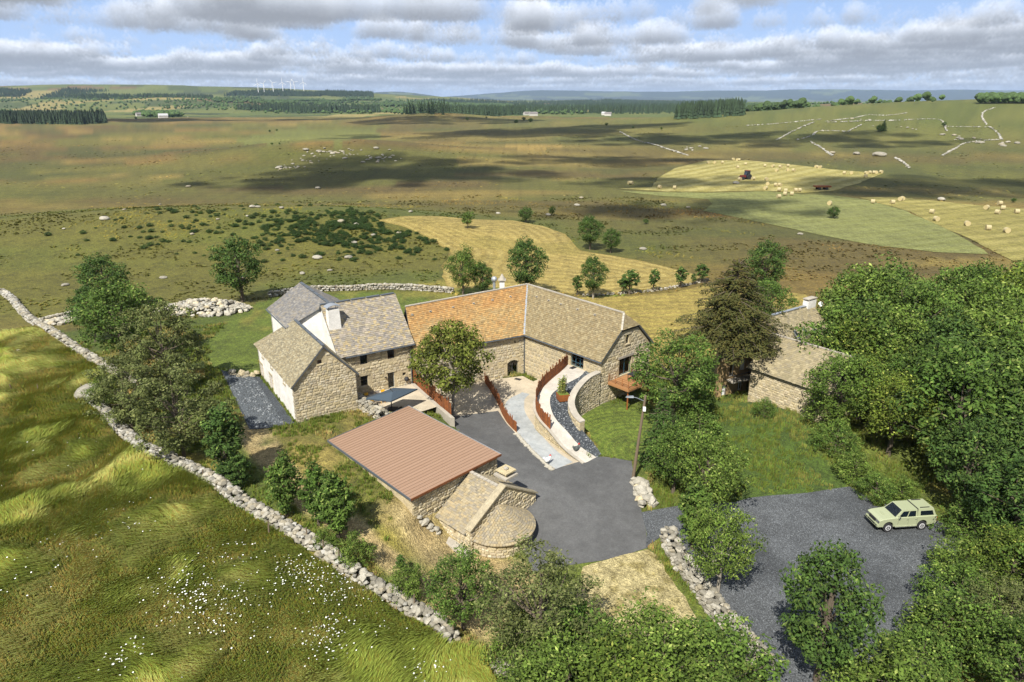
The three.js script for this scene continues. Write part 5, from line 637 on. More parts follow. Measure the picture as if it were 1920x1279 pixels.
// ------------------------------------------------------------------ loose stones and dry walls
function rockAt(x, y, z, sx, sy, sz, r) { return new THREE.Matrix4().compose(new THREE.Vector3(x, y, z), new THREE.Quaternion().setFromEuler(new THREE.Euler((r() - 0.5) * 0.7, r() * 6.28, (r() - 0.5) * 0.7)), new THREE.Vector3(sx, sy, sz)); }
function dryWall(label, pts, h, w, { size = 0.42, seed = 1, gap = 0.05, group, name = 'dry_stone_wall', tones = dryTones, most = 300, step = 1 } = {}) {
  const r = rng(seed), list = [], c = pts.map(([x, z]) => new THREE.Vector3(x, 0, z)), cv = new THREE.CatmullRomCurve3(c, false, 'centripetal'), L = cv.getLength(), n = Math.max(4, Math.round(L / (size * 0.85 * step))), pp = cv.getSpacedPoints(n), mid = pp[Math.floor(n / 2)], root = thing(name, label, 'wall', mid.x, ground(mid.x, mid.z), mid.z, group);
  const rows = Math.max(1, Math.round(h / (size * 0.62)));
  for (let i = 0; i < n; i++) {
    const a = pp[i], b = pp[i + 1], d = b.clone().sub(a).normalize(), o = [-d.z, d.x], sag = 0.75 + 0.5 * fbm(i / 9 + seed, seed * 3.1, 3);
    for (let k = 0; k < rows; k++) for (const s of w > size * 0.9 ? [-1, 1] : [0]) {
      const t = r(), x = a.x + (b.x - a.x) * t + o[0] * s * (w / 2 - 0.12 * k * (w / h) * 0.4) + (r() - 0.5) * 0.1, z = a.z + (b.z - a.z) * t + o[1] * s * (w / 2 - 0.12 * k * (w / h) * 0.4) + (r() - 0.5) * 0.1, S = size * (0.75 + r() * 0.6);
      if (k === rows - 1 && r() < gap * 3) continue;
      list.push({ m: rockAt(x, ground(x, z) + (k + 0.42) * h * sag / rows, z, S * (1 + r() * 0.35), S * (0.62 + r() * 0.25), S, r), geo: ROCKS[Math.floor(r() * 6)], tone: Math.floor(r() * 5), area: S * S * 1e4 / (x * x + z * z + 900) });
    }
    if (w > size * 0.9 && r() > gap) { const x = (a.x + b.x) / 2 + (r() - 0.5) * w * 0.4, z = (a.z + b.z) / 2 + (r() - 0.5) * w * 0.4, S = size * (0.85 + r() * 0.6); list.push({ m: rockAt(x, ground(x, z) + h * sag * 0.92, z, S * 1.25, S * 0.6, S, r), geo: ROCKS[Math.floor(r() * 6)], tone: Math.floor(r() * 5), area: 1.3 * S * S * 1e4 / (x * x + z * z + 900) }); }
  }
  layStones(root, list, tones, 'stone', most); return root;
}
dryWall('long dry stone wall between the tall meadow and the farm track', LONG_WALL, 0.95, 0.75, { seed: 3, size: 0.46 });
dryWall('dry stone wall running up the meadow past the broad trees', UPPER_WALL, 0.8, 0.8, { seed: 4, size: 0.55 });
dryWall('low dry stone wall branching off beside the small rubble heap', [[-78.14, -107.24], [-76.73, -108.9], [-74.53, -112.68]], 0.6, 0.5, { seed: 5, size: 0.5 });
dryWall('dry stone wall behind the back lawn', [[-43.83, -118.9], [-41.12, -121.05], [-35.73, -122.87], [-30.02, -123.95], [-24.34, -125.68], [-18.29, -125.86], [-11.07, -124.52]], 1.0, 0.6, { seed: 6, size: 0.5 });
dryWall('broad dry stone wall bordering the gravel parking', [[13.72, -50.94], [13.9, -48.34], [14.68, -45.67], [15.31, -43.16], [15.94, -40.81], [16.72, -38.56], [17.43, -36.3]], 1.1, 1.2, { seed: 7, size: 0.46 });
dryWall('tumbled stone wall between terrace and grass bank', [[-18.36, -73.51], [-17.07, -71.51], [-15.51, -69.79], [-14.17, -68.33]], 1.1, 1.0, { seed: 8, size: 0.46 });
dryWall('short wall of rounded boulders at the end of the gravel terrace', [[-36.12, -81.13], [-34.43, -80.26], [-32.47, -80.47]], 0.9, 0.3, { seed: 9, size: 0.75, tones: [dryTones[4], dryTones[1], stoneTones[2]] });
dryWall('pile of pale boulders beside the lamp post', [[12.61, -58.71], [12.65, -57.11], [12.71, -55.19]], 0.8, 1.1, { seed: 10, size: 0.7, tones: [dryTones[0], dryTones[2], stoneTones[0]] });
dryWall('wall end of mossy stones below the meadow corner', [[-1.1, -36.83], [0, -36.13], [1.42, -35.18]], 0.7, 0.8, { seed: 11, size: 0.5 });
dryWall('thin field wall at the edge of the straw field', [[13.05, -123.93], [19.25, -125.21], [27.9, -127.91], [36.44, -133.15], [40.47, -136.14]], 0.5, 0.4, { seed: 13, size: 0.45, step: 1.5 });
dryWall('stone bench against the front of the shed', [[-8.16, -51.33], [-7.55, -51.49], [-6.51, -51.21]], 0.6, 0.5, { seed: 14, size: 0.6, tones: [dryTones[2], dryTones[0]] });
{ // white slab at the foot of the oven house
  const a = CH(2.55, 0.6), b = CH(2.55, 4.9), c = CH(1.75, 4.9), d = CH(1.75, 0.6), g = new Geo(), y = -1.75; g.hexa([[d[0], -3, d[1]], [c[0], -3, c[1]], [b[0], -3, b[1]], [a[0], -3, a[1]], [d[0], y + 0.2, d[1]], [c[0], y, c[1]], [b[0], y, b[1]], [a[0], y + 0.2, a[1]]]); tag(mesh('stone_slab', g.build(), M.concrete), 'long white concrete step at the foot of the oven house', 'step');
}
{ // heaps of cleared stones
  const heap = (label, cx, cz, rx, rz, h, n, size, seed) => { const r = rng(seed), root = thing('rubble_heap', label, 'stone heap', cx, ground(cx, cz), cz), list = []; for (let i = 0; i < n; i++) { const a = r() * 6.28, q = Math.sqrt(r()), x = cx + Math.cos(a) * q * rx, z = cz + Math.sin(a) * q * rz, S = size * (0.6 + r() * 0.8); list.push({ m: rockAt(x, ground(x, z) + h * (1 - q * q) * (0.5 + 0.6 * r()) + 0.1, z, S * 1.2, S * 0.75, S, r), geo: ROCKS[Math.floor(r() * 6)], tone: Math.floor(r() * 5), area: S * S }); } layStones(root, list, [dryTones[2], dryTones[0], stoneTones[6], dryTones[0], dryTones[1]]); };
  heap('large heap of pale cleared stones beside the back lawn', -51.88, -110.03, 8, 4.2, 1.6, 520, 0.75, 21);
  heap('small heap of flat stones beside the meadow wall', -73.01, -105.67, 3.2, 2.2, 0.5, 60, 0.9, 22);
  heap('low scatter of white stones in the tall meadow grass', -35.48, -45.89, 2.2, 1.2, 0.15, 14, 0.5, 23);
}
{ // kerb of white boulders along the drive
  const k = curve([[0.65, -67.89], [1.72, -65.38], [2.89, -63.01], [4.1, -60.82]], 17), r = rng(44); k.forEach(([x, z], i) => { const m = mesh('kerb_stone', ROCKS[i % 6], dryTones[2]); m.position.set(x - 0.12, ground(x, z) + 0.08, z + 0.1); m.scale.set(0.55 + r() * 0.4, 0.3 + r() * 0.12, 0.4 + r() * 0.15); m.rotation.y = -0.75 + (r() - 0.5); tag(m, 'white kerb boulder edging the courtyard along the asphalt', 'stone', 'kerb boulders along the asphalt'); });
}
const BOULDERS = Array.from({ length: 4 }, (_, k) => { const s = new THREE.IcosahedronGeometry(0.5, 2), p = s.attributes.position; for (let i = 0; i < p.count; i++) { const x = p.getX(i), y = p.getY(i), z = p.getZ(i), f = 0.75 + 0.55 * fbm(x * 2.2 + k * 9 + z, y * 2.2 + 5 * k - z * 1.3, 3); p.setXYZ(i, x * f, y * f * 0.8, z * f); } s.computeVertexNormals(); const q = new Geo(); q.add(s); return q.build(); });
function boulder(x, z, s, label, group, k = 0) { const m = mesh('boulder', BOULDERS[k % 4], dryTones[[0, 1, 1, 4][k % 4]]); m.position.set(x, ground(x, z) + s * 0.16, z); s *= 0.85; m.scale.set(s * 1.3, s * 0.7, s); m.rotation.y = k * 1.7; return tag(m, label, 'boulder', group); }
boulder(-50.12, -74.4, 3.4, 'huge pale boulder at the bend of the meadow wall', null, 1); boulder(-10.67, -40.74, 0.9, 'small round white boulder in the daisy meadow', null, 2); boulder(-68.89, -89.42, 1.3, 'flat grey boulder in the upper meadow', null, 0);
const knoll = 'pale granite boulder lying in the grass of the low hill';
for (const [i, [x, z, s]] of [[-108.39, -181.97, 2.4], [-124.28, -243.29, 1.0], [-71.7, -136.59, 1.3], [-79.11, -167.89, 1.2], [-43.78, -150.94, 2.0], [-43.93, -139.57, 1.3], [-36.97, -151.58, 1.7], [-43.46, -173.98, 2.0], [-39.26, -172.58, 1.5], [-37.65, -161.26, 1.4], [-34, -166.44, 1.4], [-28.16, -169.22, 1.3], [-73.4, -194.47, 1.8], [-71.82, -194.28, 1.4], [-63.86, -190.64, 1.6], [-77.12, -179.21, 1.0], [-70.05, -181.42, 1.0], [-38.85, -142.08, 1.0], [-55.5, -136.98, 1.0], [-110.5, -195.86, 1.1], [-114.7, -174.32, 1.0], [-88.51, -131.11, 1.3], [-54.39, -156.15, 0.9]].entries()) boulder(x, z, s, knoll, 'boulders on the low hill', i);
const plain = 'white rock standing alone in the brown heath'; for (const [i, [x, z, s]] of [[-4.41, -218.1, 1.4], [-28.71, -194.49, 1.4], [32.14, -165.8, 1.6], [26.19, -261.1, 1.8], [22.78, -241.16, 2], [11.5, -217.39, 1.8], [52.88, -240.43, 2.2], [60.15, -235.12, 1.6], [96.22, -298.95, 3], [233.5, -448.77, 7], [225.45, -461.82, 5], [213.42, -470.93, 4], [155.52, -250.12, 3], [79.16, -186.65, 1.4], [-82.54, -295.22, 2.6], [-139.34, -299.11, 2.2], [-729.49, -1615.71, 4]].entries()) boulder(x, z, s, plain, 'rocks out on the heath', i);
{ const r = rng(61), outcrop = 'pale rock of the outcrop crowning the grassy mound'; const P = [[-109.48, -433], [-110.27, -422.75], [-105.57, -437.45], [-112.54, -412.83], [-98.38, -426.86], [-92.04, -435.54], [-83.24, -423.22], [-79.93, -433.69], [-73.69, -413.92], [-120.63, -408.27], [-120.39, -381.77], [-121.46, -371.35], [-125.37, -366.08], [-119.06, -387.06], [-120.23, -424.27], [-81.41, -413.31]]; let i = 0; for (const [x, z] of P) for (let k = 0; k < 6; k++) boulder(x + (r() - 0.5) * 16, z + (r() - 0.5) * 26, 0.9 + r() * r() * 3.2, outcrop, 'rocks of the mound outcrop', i++); const far = 'white rock of the scatter on the grazed right hill'; for (const [x, z, n] of [[139.76, -530.01, 9], [349.22, -534.65, 10], [346.37, -556.68, 6], [355.86, -520.35, 5], [331.84, -617.57, 5], [329.93, -693.34, 5]]) for (let k = 0; k < n; k++) boulder(x + (r() - 0.5) * 26, z + (r() - 0.5) * 40, 1.2 + r() * 3, far, 'rock scatter on the grazed hill', i++); }
// far field walls, mere pale lines on the slope: one low bank of stones each
function farWall(pts, k) { const cv = new THREE.CatmullRomCurve3(pts.map(([x, z]) => new THREE.Vector3(x, 0, z)), false, 'centripetal'), n = Math.max(6, Math.round(cv.getLength() / 1.5)), p = cv.getSpacedPoints(n), r = rng(700 + k), list = [], m = p[n >> 1], root = thing('field_wall', 'old dry stone field wall crossing the grazed right hill', 'wall', m.x, ground(m.x, m.z), m.z, 'field walls on the grazed hill'); const rest = new Geo(); for (const q of p) { const s = 0.7 + r() * 0.8; if (r() < 0.15) continue; rest.add(ROCKS[Math.floor(r() * 6)], rockAt(q.x + (r() - 0.5) - m.x, ground(q.x, q.z) + 0.4 - root.position.y, q.z + (r() - 0.5) - m.z, s * 1.5, s * 0.75, s, r), flat(dryTones[Math.floor(r() * 5)])); } const o = mesh('stones', rest.build(), M.stoneMass, root); o.userData.kind = 'stuff'; }
[[[213.67, -573.93], [237.85, -611.38], [287.65, -683.89]], [[228.21, -568.32], [245.94, -586.15], [267.35, -616.73], [286.21, -607.68]], [[286.21, -607.68], [316.58, -647.63]], [[233.46, -555], [224.02, -512.65], [206.28, -454.72]], [[302.55, -689.18], [339.9, -714.84], [373.73, -749.66], [381.37, -734.21], [412.85, -752.78]], [[371.98, -676.09], [398.95, -675.1], [397.44, -664.69], [360.55, -591.91]], [[297.69, -677.77], [332.55, -677.34], [369.17, -670.81]], [[409.13, -613.53], [391.03, -574.35], [370.19, -537.4]], [[516.39, -770.96], [482.6, -736.15], [446.64, -681.59], [416.82, -628.49]], [[272.59, -446.21], [309.64, -494.91], [337.91, -525.89], [370.9, -537.26]], [[236.38, -434.99], [221.79, -398.24], [210.16, -370.36]], [[104.76, -693.55], [104.77, -607.02], [113.88, -540.12], [117.82, -472.23]], [[373.54, -614.46], [404.19, -608.68]], [[226.28, -689.81], [258.03, -692.88], [307.44, -713.1]]].forEach(farWall);
// ------------------------------------------------------------------ wooden stakes along the walls
for (const [i, [x, z, h]] of [[-19.89, -47.36, 1.64], [-16.63, -46.91, 1.53], [-14.95, -45.52, 1.66], [-13.45, -44.32, 1.88], [-10.56, -43.13, 1.23], [-7.23, -41.13, 1.79], [-4.22, -39.13, 1.8], [-1.35, -36.67, 2.17], [-28.57, -55.32, 1.29], [-60.37, -75.79, 1.05], [-56.67, -74.88, 1.25], [-54.44, -75.41, 0.91], [-51.73, -75.51, 1.05], [-75.28, -102.51, 1.06], [-32.77, -122.93, 1.23], [28.1, -127.91, 0.85]].entries()) { const g = new Geo(), r = rng(300 + i), t = [(r() - 0.5) * 0.2, (r() - 0.5) * 0.2]; g.tube([[0, -0.3, 0], [t[0] * 0.5, h / 2, t[1] * 0.5], [t[0], h, t[1]]], [0.075, 0.07, 0.055], 7); const m = mesh('fence_stake', g.build(), M.timber); m.position.set(x, ground(x, z), z); tag(m, 'weathered wooden stake standing by a dry stone wall', 'fence post', 'wooden stakes along the walls'); }
// ------------------------------------------------------------------ street lamp on a wooden pole
{ const [x, z, h] = [11.97, -59.31, 9.13], t = thing('street_lamp', 'wooden pole street lamp beside the asphalt drive', 'street lamp', x, ground(x, z), z), g = new Geo(); g.tube([[0, -0.5, 0], [0.35, h * 0.5, 0], [0.7, h, 0]], [0.17, 0.14, 0.11], 10); mesh('pole', g.build(), M.timber, t); const a = new Geo(); a.tube([[0.68, h - 0.6, 0], [-0.2, h - 0.1, 0.25], [-0.55, h, 0.35]], [0.035, 0.035, 0.035], 6); const arm = mesh('arm', a.build(), M.zinc, t), l = new Geo(); l.hexa([[-1.25, h - 0.03, 0.42], [-0.5, h - 0.03, 0.48], [-0.5, h - 0.03, 0.22], [-1.25, h - 0.03, 0.3], [-1.15, h + 0.12, 0.42], [-0.5, h + 0.12, 0.44], [-0.5, h + 0.12, 0.26], [-1.15, h + 0.12, 0.3]]); mesh('lamp_head', l.build(), M.zinc, arm); const b = new Geo(); b.box(0.5, h - 1.5, 0.1, 0.75, h - 1.1, 0.32); mesh('fuse_box', b.build(), M.white, t); }
// ------------------------------------------------------------------ pickup with canopy
{
  const W = [33.47, -51.9], W2 = [36.66, -52.22], ang = Math.atan2(W2[1] - W[1], W2[0] - W[0]), t = thing('pickup_truck', 'pale green double cab pickup with hard canopy on the gravel parking', 'pickup', 0, 0, 0), paint = phy('paint', tone(206, 214, 172, 0.56), { roughness: 0.35, clearcoat: 0.8, clearcoatRoughness: 0.12 }), glass = phy('carGlass', [0.012, 0.02, 0.03], { roughness: 0.06, clearcoat: 1 }), tyre = std('tyre', [0.02, 0.02, 0.021], { roughness: 0.9 }), rim = std('rim', [0.62, 0.62, 0.62], { roughness: 0.4, metalness: 0.1 }), red = std('tailRed', [0.45, 0.02, 0.02], { roughness: 0.3 }), chrome = std('chrome', [0.7, 0.7, 0.72], { roughness: 0.15, metalness: 1 });
  // x: nose at -, near side at +z
  const cx = (W[0] + W2[0]) / 2, cz = (W[1] + W2[1]) / 2, nx = -Math.sin(ang), nz = Math.cos(ang); t.position.set(cx - nx * 0.78, ground(cx, cz) + 0.05, cz - nz * 0.78); t.rotation.y = -ang;
  const wb = Math.hypot(W2[0] - W[0], W2[1] - W[1]), k = wb / 3.085; t.scale.setScalar(k);
  const side = new THREE.Shape(), fx = -1.54, rx = 1.545, R = 0.49; side.moveTo(-2.45, 0.58); side.lineTo(-2.42, 0.42); side.lineTo(fx - R, 0.42); side.absarc(fx, 0.4, R, Math.PI, 0, true); side.lineTo(rx - R, 0.36); side.absarc(rx, 0.4, R, Math.PI, 0, true); side.lineTo(2.7, 0.48); side.lineTo(2.78, 0.62); side.lineTo(2.74, 1.2); side.lineTo(-0.9, 1.2); side.lineTo(-1.15, 1.18); side.lineTo(-2.1, 1.08); side.lineTo(-2.38, 0.98); side.closePath();
  const body = new THREE.ExtrudeGeometry(side, { depth: 1.62, bevelEnabled: true, bevelThickness: 0.08, bevelSize: 0.05, bevelSegments: 3, curveSegments: 10 }); body.translate(0, 0, -0.81); mesh('body', boxUV(body), paint, t);
  const hex = (x, y, z0) => [[x[0], y[0], z0[0]], [x[1], y[0], z0[0]], [x[1], y[0], -z0[0]], [x[0], y[0], -z0[0]], [x[2], y[1], z0[1]], [x[3], y[1], z0[1]], [x[3], y[1], -z0[1]], [x[2], y[1], -z0[1]]];
  const cab = new Geo(); cab.hexa(hex([-1.02, 0.98, -0.36, 0.96], [1.18, 1.86], [0.85, 0.70])); mesh('cab', cab.build(), paint, t);
  const can = new Geo(); can.hexa(hex([1.02, 2.72, 1.04, 2.42], [1.18, 1.92], [0.85, 0.72])); mesh('canopy', can.build(), paint, t);
  const seal = new Geo(); seal.box(0.965, 1.0, -0.7, 1.035, 1.9, 0.7); mesh('seal', seal.build(), M.black, t);
  const lerpq = (a, b, u) => a.map((v, i) => v + (b[i] - v) * u), q4 = (a, b, c, d, u0, u1, v0, v1, off) => { const P = (u, v) => lerpq(lerpq(a, b, u), lerpq(d, c, u), v); return [P(u0, v0), P(u1, v0), P(u1, v1), P(u0, v1)].map((p) => p.map((x, i) => x + off[i])); };
  const pane = (name, q, m = glass) => { const g = new Geo(); g.quad(...q); g.quad(...q.slice().reverse()); mesh(name, g.build(), m, t); };
  const Cc = hex([-1.02, 0.98, -0.36, 0.96], [1.18, 1.86], [0.85, 0.70]); pane('windscreen', q4(Cc[0], Cc[3], Cc[7], Cc[4], 0.05, 0.95, 0.06, 0.94, [-0.012, 0.006, 0]));
  for (const s of [1, -1]) { const A = s > 0 ? Cc[0] : Cc[3], B = s > 0 ? Cc[1] : Cc[2], D = s > 0 ? Cc[4] : Cc[7], E = s > 0 ? Cc[5] : Cc[6]; pane('front_window', q4(A, B, E, D, 0.13, 0.50, 0.12, 0.82, [0, 0.002, s * 0.012])); pane('rear_window', q4(A, B, E, D, 0.55, 0.92, 0.12, 0.82, [0, 0.002, s * 0.012])); }
  const Dd = hex([1.02, 2.72, 1.04, 2.42], [1.18, 1.92], [0.85, 0.72]); for (const s of [1, -1]) pane('canopy_window', q4(s > 0 ? Dd[0] : Dd[3], s > 0 ? Dd[1] : Dd[2], s > 0 ? Dd[5] : Dd[6], s > 0 ? Dd[4] : Dd[7], 0.14, 0.88, 0.18, 0.72, [0, 0.002, s * 0.012])); pane('tailgate_window', q4(Dd[1], Dd[2], Dd[6], Dd[5], 0.1, 0.9, 0.15, 0.85, [0.012, 0.006, 0]));
  for (const [x, s] of [[fx, 1], [rx, 1], [fx, -1], [rx, -1]]) { const w = new THREE.CylinderGeometry(0.42, 0.42, 0.27, 24); w.rotateX(Math.PI / 2); const o = mesh('wheel', boxUV(w), tyre, t); o.position.set(x, 0.42, s * 0.77); const c = new THREE.CylinderGeometry(0.25, 0.26, 0.285, 16); c.rotateX(Math.PI / 2); mesh('rim', boxUV(c), rim, o); const sp = new Geo(); for (let i = 0; i < 6; i++) { const a = i * Math.PI / 3; sp.bar([Math.cos(a) * 0.07, Math.sin(a) * 0.07, s * 0.147], [Math.cos(a) * 0.17, Math.sin(a) * 0.17, s * 0.147], 0.035, 0.09); } mesh('spoke_gap', sp.build(), M.black, o); }
  const bx = (name, x0, y0, z0, x1, y1, z1, m, parent = t) => { const g = new Geo(); g.box(x0, y0, z0, x1, y1, z1); return mesh(name, g.build(), m, parent); };
  bx('grille', -2.53, 0.76, -0.42, -2.44, 0.98, 0.42, M.black); bx('bumper_slot', -2.56, 0.5, -0.5, -2.47, 0.60, 0.5, M.black); bx('bumper', -2.55, 0.42, -0.84, -2.44, 0.66, 0.84, paint); for (const s of [1, -1]) { bx('headlight', -2.49, 0.80, s > 0 ? 0.46 : -0.88, -2.16, 0.98, s > 0 ? 0.88 : -0.46, chrome); bx('fog_lamp', -2.57, 0.5, s > 0 ? 0.62 : -0.74, -2.53, 0.58, s > 0 ? 0.74 : -0.62, M.black); bx('tail_light', 2.74, 0.72, s > 0 ? 0.72 : -0.88, 2.82, 1.1, s > 0 ? 0.88 : -0.72, red); bx('mirror', -0.78, 1.2, s > 0 ? 0.86 : -1.06, -0.66, 1.4, s > 0 ? 1.06 : -0.86, chrome); bx('side_step', -0.95, 0.32, s > 0 ? 0.84 : -0.98, 1.0, 0.38, s > 0 ? 0.98 : -0.84, chrome); for (const x of [0.0, 0.78]) bx('door_handle', x, 0.98, s > 0 ? 0.885 : -0.91, x + 0.16, 1.02, s > 0 ? 0.91 : -0.885, chrome); for (const x of [-0.72, 0.2, 1.0]) bx('door_gap', x, 0.5, s > 0 ? 0.886 : -0.894, x + 0.012, 1.1, s > 0 ? 0.894 : -0.886, M.black); bx('roof_rail', 1.25, 1.93, s > 0 ? 0.56 : -0.62, 2.1, 1.98, s > 0 ? 0.62 : -0.56, M.black); } bx('rear_bumper', 2.76, 0.42, -0.84, 2.9, 0.58, 0.84, chrome); bx('bonnet_scoop', -1.75, 1.1, -0.25, -1.4, 1.19, 0.25, paint);
  for (const o of t.children) if (o.name !== 'wheel') o.position.y += 0.13;
}

// ------------------------------------------------------------------ trees
const leafMat = (name, o = {}) => phy(name, [1, 1, 1], { vertexColors: true, roughness: 0.85, transmission: 0.2, thickness: 0, specularIntensity: 0.35, ...o });
const LEAF = leafMat('leaf'), LEAF2 = leafMat('leafWarm', { color: new THREE.Color(1.12, 1.0, 0.8) }), LEAF3 = leafMat('leafCool', { color: new THREE.Color(0.88, 0.94, 0.9) });
class Leaves { // many small faces, shaded by the clump they belong to
  constructor() { this.p = []; this.n = []; this.c = []; }
  leaf(c, dir, l, w, k, r) {
    const n = new THREE.Vector3(dir.x + (r() - 0.5) * 1.5, dir.y + (r() - 0.5) * 1.5 + 0.25, dir.z + (r() - 0.5) * 1.5).normalize(), a = new THREE.Vector3(r() - 0.5, r() - 0.5, r() - 0.5).cross(n).normalize(), b = n.clone().cross(a), sm = n.clone().multiplyScalar(0.7).addScaledVector(dir, 0.3).normalize();
    const q = [[-0.5, 0], [0, -0.5], [0.55, 0], [0, 0.5]].map(([s, t]) => [c.x + a.x * l * s + b.x * w * t, c.y + a.y * l * s + b.y * w * t, c.z + a.z * l * s + b.z * w * t]);
    for (const i of [0, 1, 2, 0, 2, 3]) { this.p.push(...q[i]); this.n.push(sm.x, sm.y, sm.z); this.c.push(k[0], k[1], k[2]); }
  }
  build() { const g = new THREE.BufferGeometry(); g.setAttribute('position', new THREE.Float32BufferAttribute(this.p, 3)); g.setAttribute('normal', new THREE.Float32BufferAttribute(this.n, 3)); g.setAttribute('color', new THREE.Float32BufferAttribute(this.c, 3)); return g; }
}
const ball = (r) => { const z = r() * 2 - 1, a = r() * 6.2832, s = Math.sqrt(1 - z * z); return new THREE.Vector3(s * Math.cos(a), z, s * Math.sin(a)); };
// height 1, standing at the origin
function broadTree({ seed, w = 0.36, bottom = 0.14, puffs = 34, size = 0.15, leaves = 10000, leaf = 0.029, tones, gappy = 0, trunk = 0.022, tall = 1 }) {
  const r = rng(seed), L = new Leaves(), B = new Geo(), cy = (1 + bottom) / 2, ry = (1 - bottom) / 2 - size * 0.6, list = [];
  for (let i = 0; i < puffs; i++) { const t = (i + 0.5) / puffs, y = 1 - 2 * t, a = i * 2.39996 + (r() - 0.5) * 0.7, s = Math.sqrt(1 - y * y), q = 0.62 + 0.42 * r(), lump = 0.8 + 0.4 * r(); list.push({ c: new THREE.Vector3(Math.cos(a) * s * (w - size * 0.55) * q * lump, cy + y * ry * (0.85 + 0.2 * r()), Math.sin(a) * s * (w - size * 0.55) * q * lump), r: size * (0.62 + r() * 0.7) * (y < -0.6 ? 0.75 : 1) }); }
  const sum = list.reduce((s, p) => s + p.r ** 2, 0);
  for (const p of list) { // each bough carries several sprays
    const base = mix(tones[0], tones[1], r()), m = 6, lift = 0.82 + r() * 0.36;
    for (let j = 0; j < m; j++) {
      const o = ball(r); o.y = o.y * 0.8 + 0.12; const sc = p.c.clone().addScaledVector(o, p.r * 0.62), sr = p.r * (0.36 + r() * 0.26), n = leaves * p.r ** 2 / sum / m, bright = lift * (0.8 + r() * 0.4), c2 = mix(base, mix(tones[0], tones[1], r()), 0.5);
      for (let k = 0; k < n; k++) { const d = ball(r); if (d.y < -0.25 && r() < 0.6) continue; if (gappy && vnoise(d.x * 2.4 + sc.x * 40, d.y * 2.4 + d.z * 2.4) < gappy) continue; const rad = sr * (0.55 + 0.55 * Math.sqrt(r())), c = new THREE.Vector3(sc.x + d.x * rad, sc.y + d.y * rad * 0.8, sc.z + d.z * rad); L.leaf(c, d, leaf * (0.6 + r() * 0.8), leaf * (0.4 + r() * 0.3), mul(r() < 0.1 ? tones[2] : c2, bright * (0.7 + r() * 0.6)), r); }
    }
  }
  const h0 = bottom + 0.2; B.tube([[0, -0.03, 0], [0.008, h0 * 0.5, 0.004], [0, h0, 0], [0.01, 0.62, -0.01], [0, 0.85, 0]], [trunk * 1.25, trunk, trunk * 0.85, trunk * 0.5, trunk * 0.12], 7);
  for (const p of list.filter((_, i) => i % 2 === 0)) { const y0 = Math.max(bottom * 0.9, Math.min(p.c.y - 0.1, 0.25 + r() * 0.35)), m = p.c.clone().lerp(new THREE.Vector3(0, y0, 0), 0.5); m.y -= 0.015; B.tube([[0, y0, 0], m.toArray(), p.c.toArray()], [trunk * 0.5, trunk * 0.3, trunk * 0.08], 5); }
  return { crown: L.build(), trunk: B.build() };
}
function spruceTree({ seed, w = 0.3, levels = 30, leaves = 15000, leaf = 0.026, tones, start = 0.06 }) {
  const r = rng(seed), L = new Leaves(), B = new Geo(); B.tube([[0, -0.03, 0], [0, 0.5, 0], [0, 0.985, 0]], [0.022, 0.013, 0.002], 7); const br = [];
  for (let i = 0; i < levels; i++) { const t = i / levels, y = start + (0.97 - start) * t, R = w * Math.pow(1 - t, 0.72) * (0.75 + 0.45 * r()), n = Math.max(4, Math.round(9 * (1 - t * 0.5))); for (let k = 0; k < n; k++) { const a = k / n * 6.283 + i * 1.1 + (r() - 0.5) * 0.6; br.push({ y: y + (r() - 0.5) * 0.02, R: R * (0.7 + r() * 0.4), a }); } }
  const sum = br.reduce((s, b) => s + b.R, 0);
  for (const b of br) { const ca = Math.cos(b.a), sa = Math.sin(b.a), P = (u, side) => new THREE.Vector3(ca * b.R * u - sa * side, b.y + 0.035 * u - 0.10 * b.R / w * u * u, sa * b.R * u + ca * side); B.tube([P(0, 0).toArray(), P(0.5, 0).toArray(), P(0.95, 0).toArray()], [0.004, 0.003, 0.001], 4); const n = leaves * b.R / sum; for (let k = 0; k < n; k++) { const u = 0.12 + 0.9 * Math.pow(r(), 0.7), sp = (0.3 + 0.7 * (1 - Math.abs(u - 0.55))) * b.R * 0.42 * (r() - 0.5), c = P(u, sp); c.y -= r() * 0.028 + Math.abs(sp) * 0.25; const d = new THREE.Vector3(ca * 0.5, 0.8, sa * 0.5).normalize(); L.leaf(c, d, leaf * (0.7 + r() * 0.8), leaf * 0.42, mul(mix(tones[0], tones[1], r()), 0.7 + r() * 0.55), r); } }
  return { crown: L.build(), trunk: B.build() };
}
const FG = { mid: [tone(84, 112, 44, 0.7), tone(100, 126, 50, 0.7), tone(146, 162, 82, 0.7)], deep: [tone(68, 96, 42, 0.74), tone(84, 110, 46, 0.74), tone(118, 138, 66, 0.74)], light: [tone(98, 123, 48, 0.7), tone(113, 136, 54, 0.7), tone(156, 170, 88, 0.7)], olive: [tone(98, 108, 58, 0.76), tone(112, 120, 66, 0.76), tone(146, 148, 94, 0.76)], warm: [tone(104, 98, 48, 0.66), tone(84, 92, 44, 0.66), tone(134, 124, 66, 0.66)] };
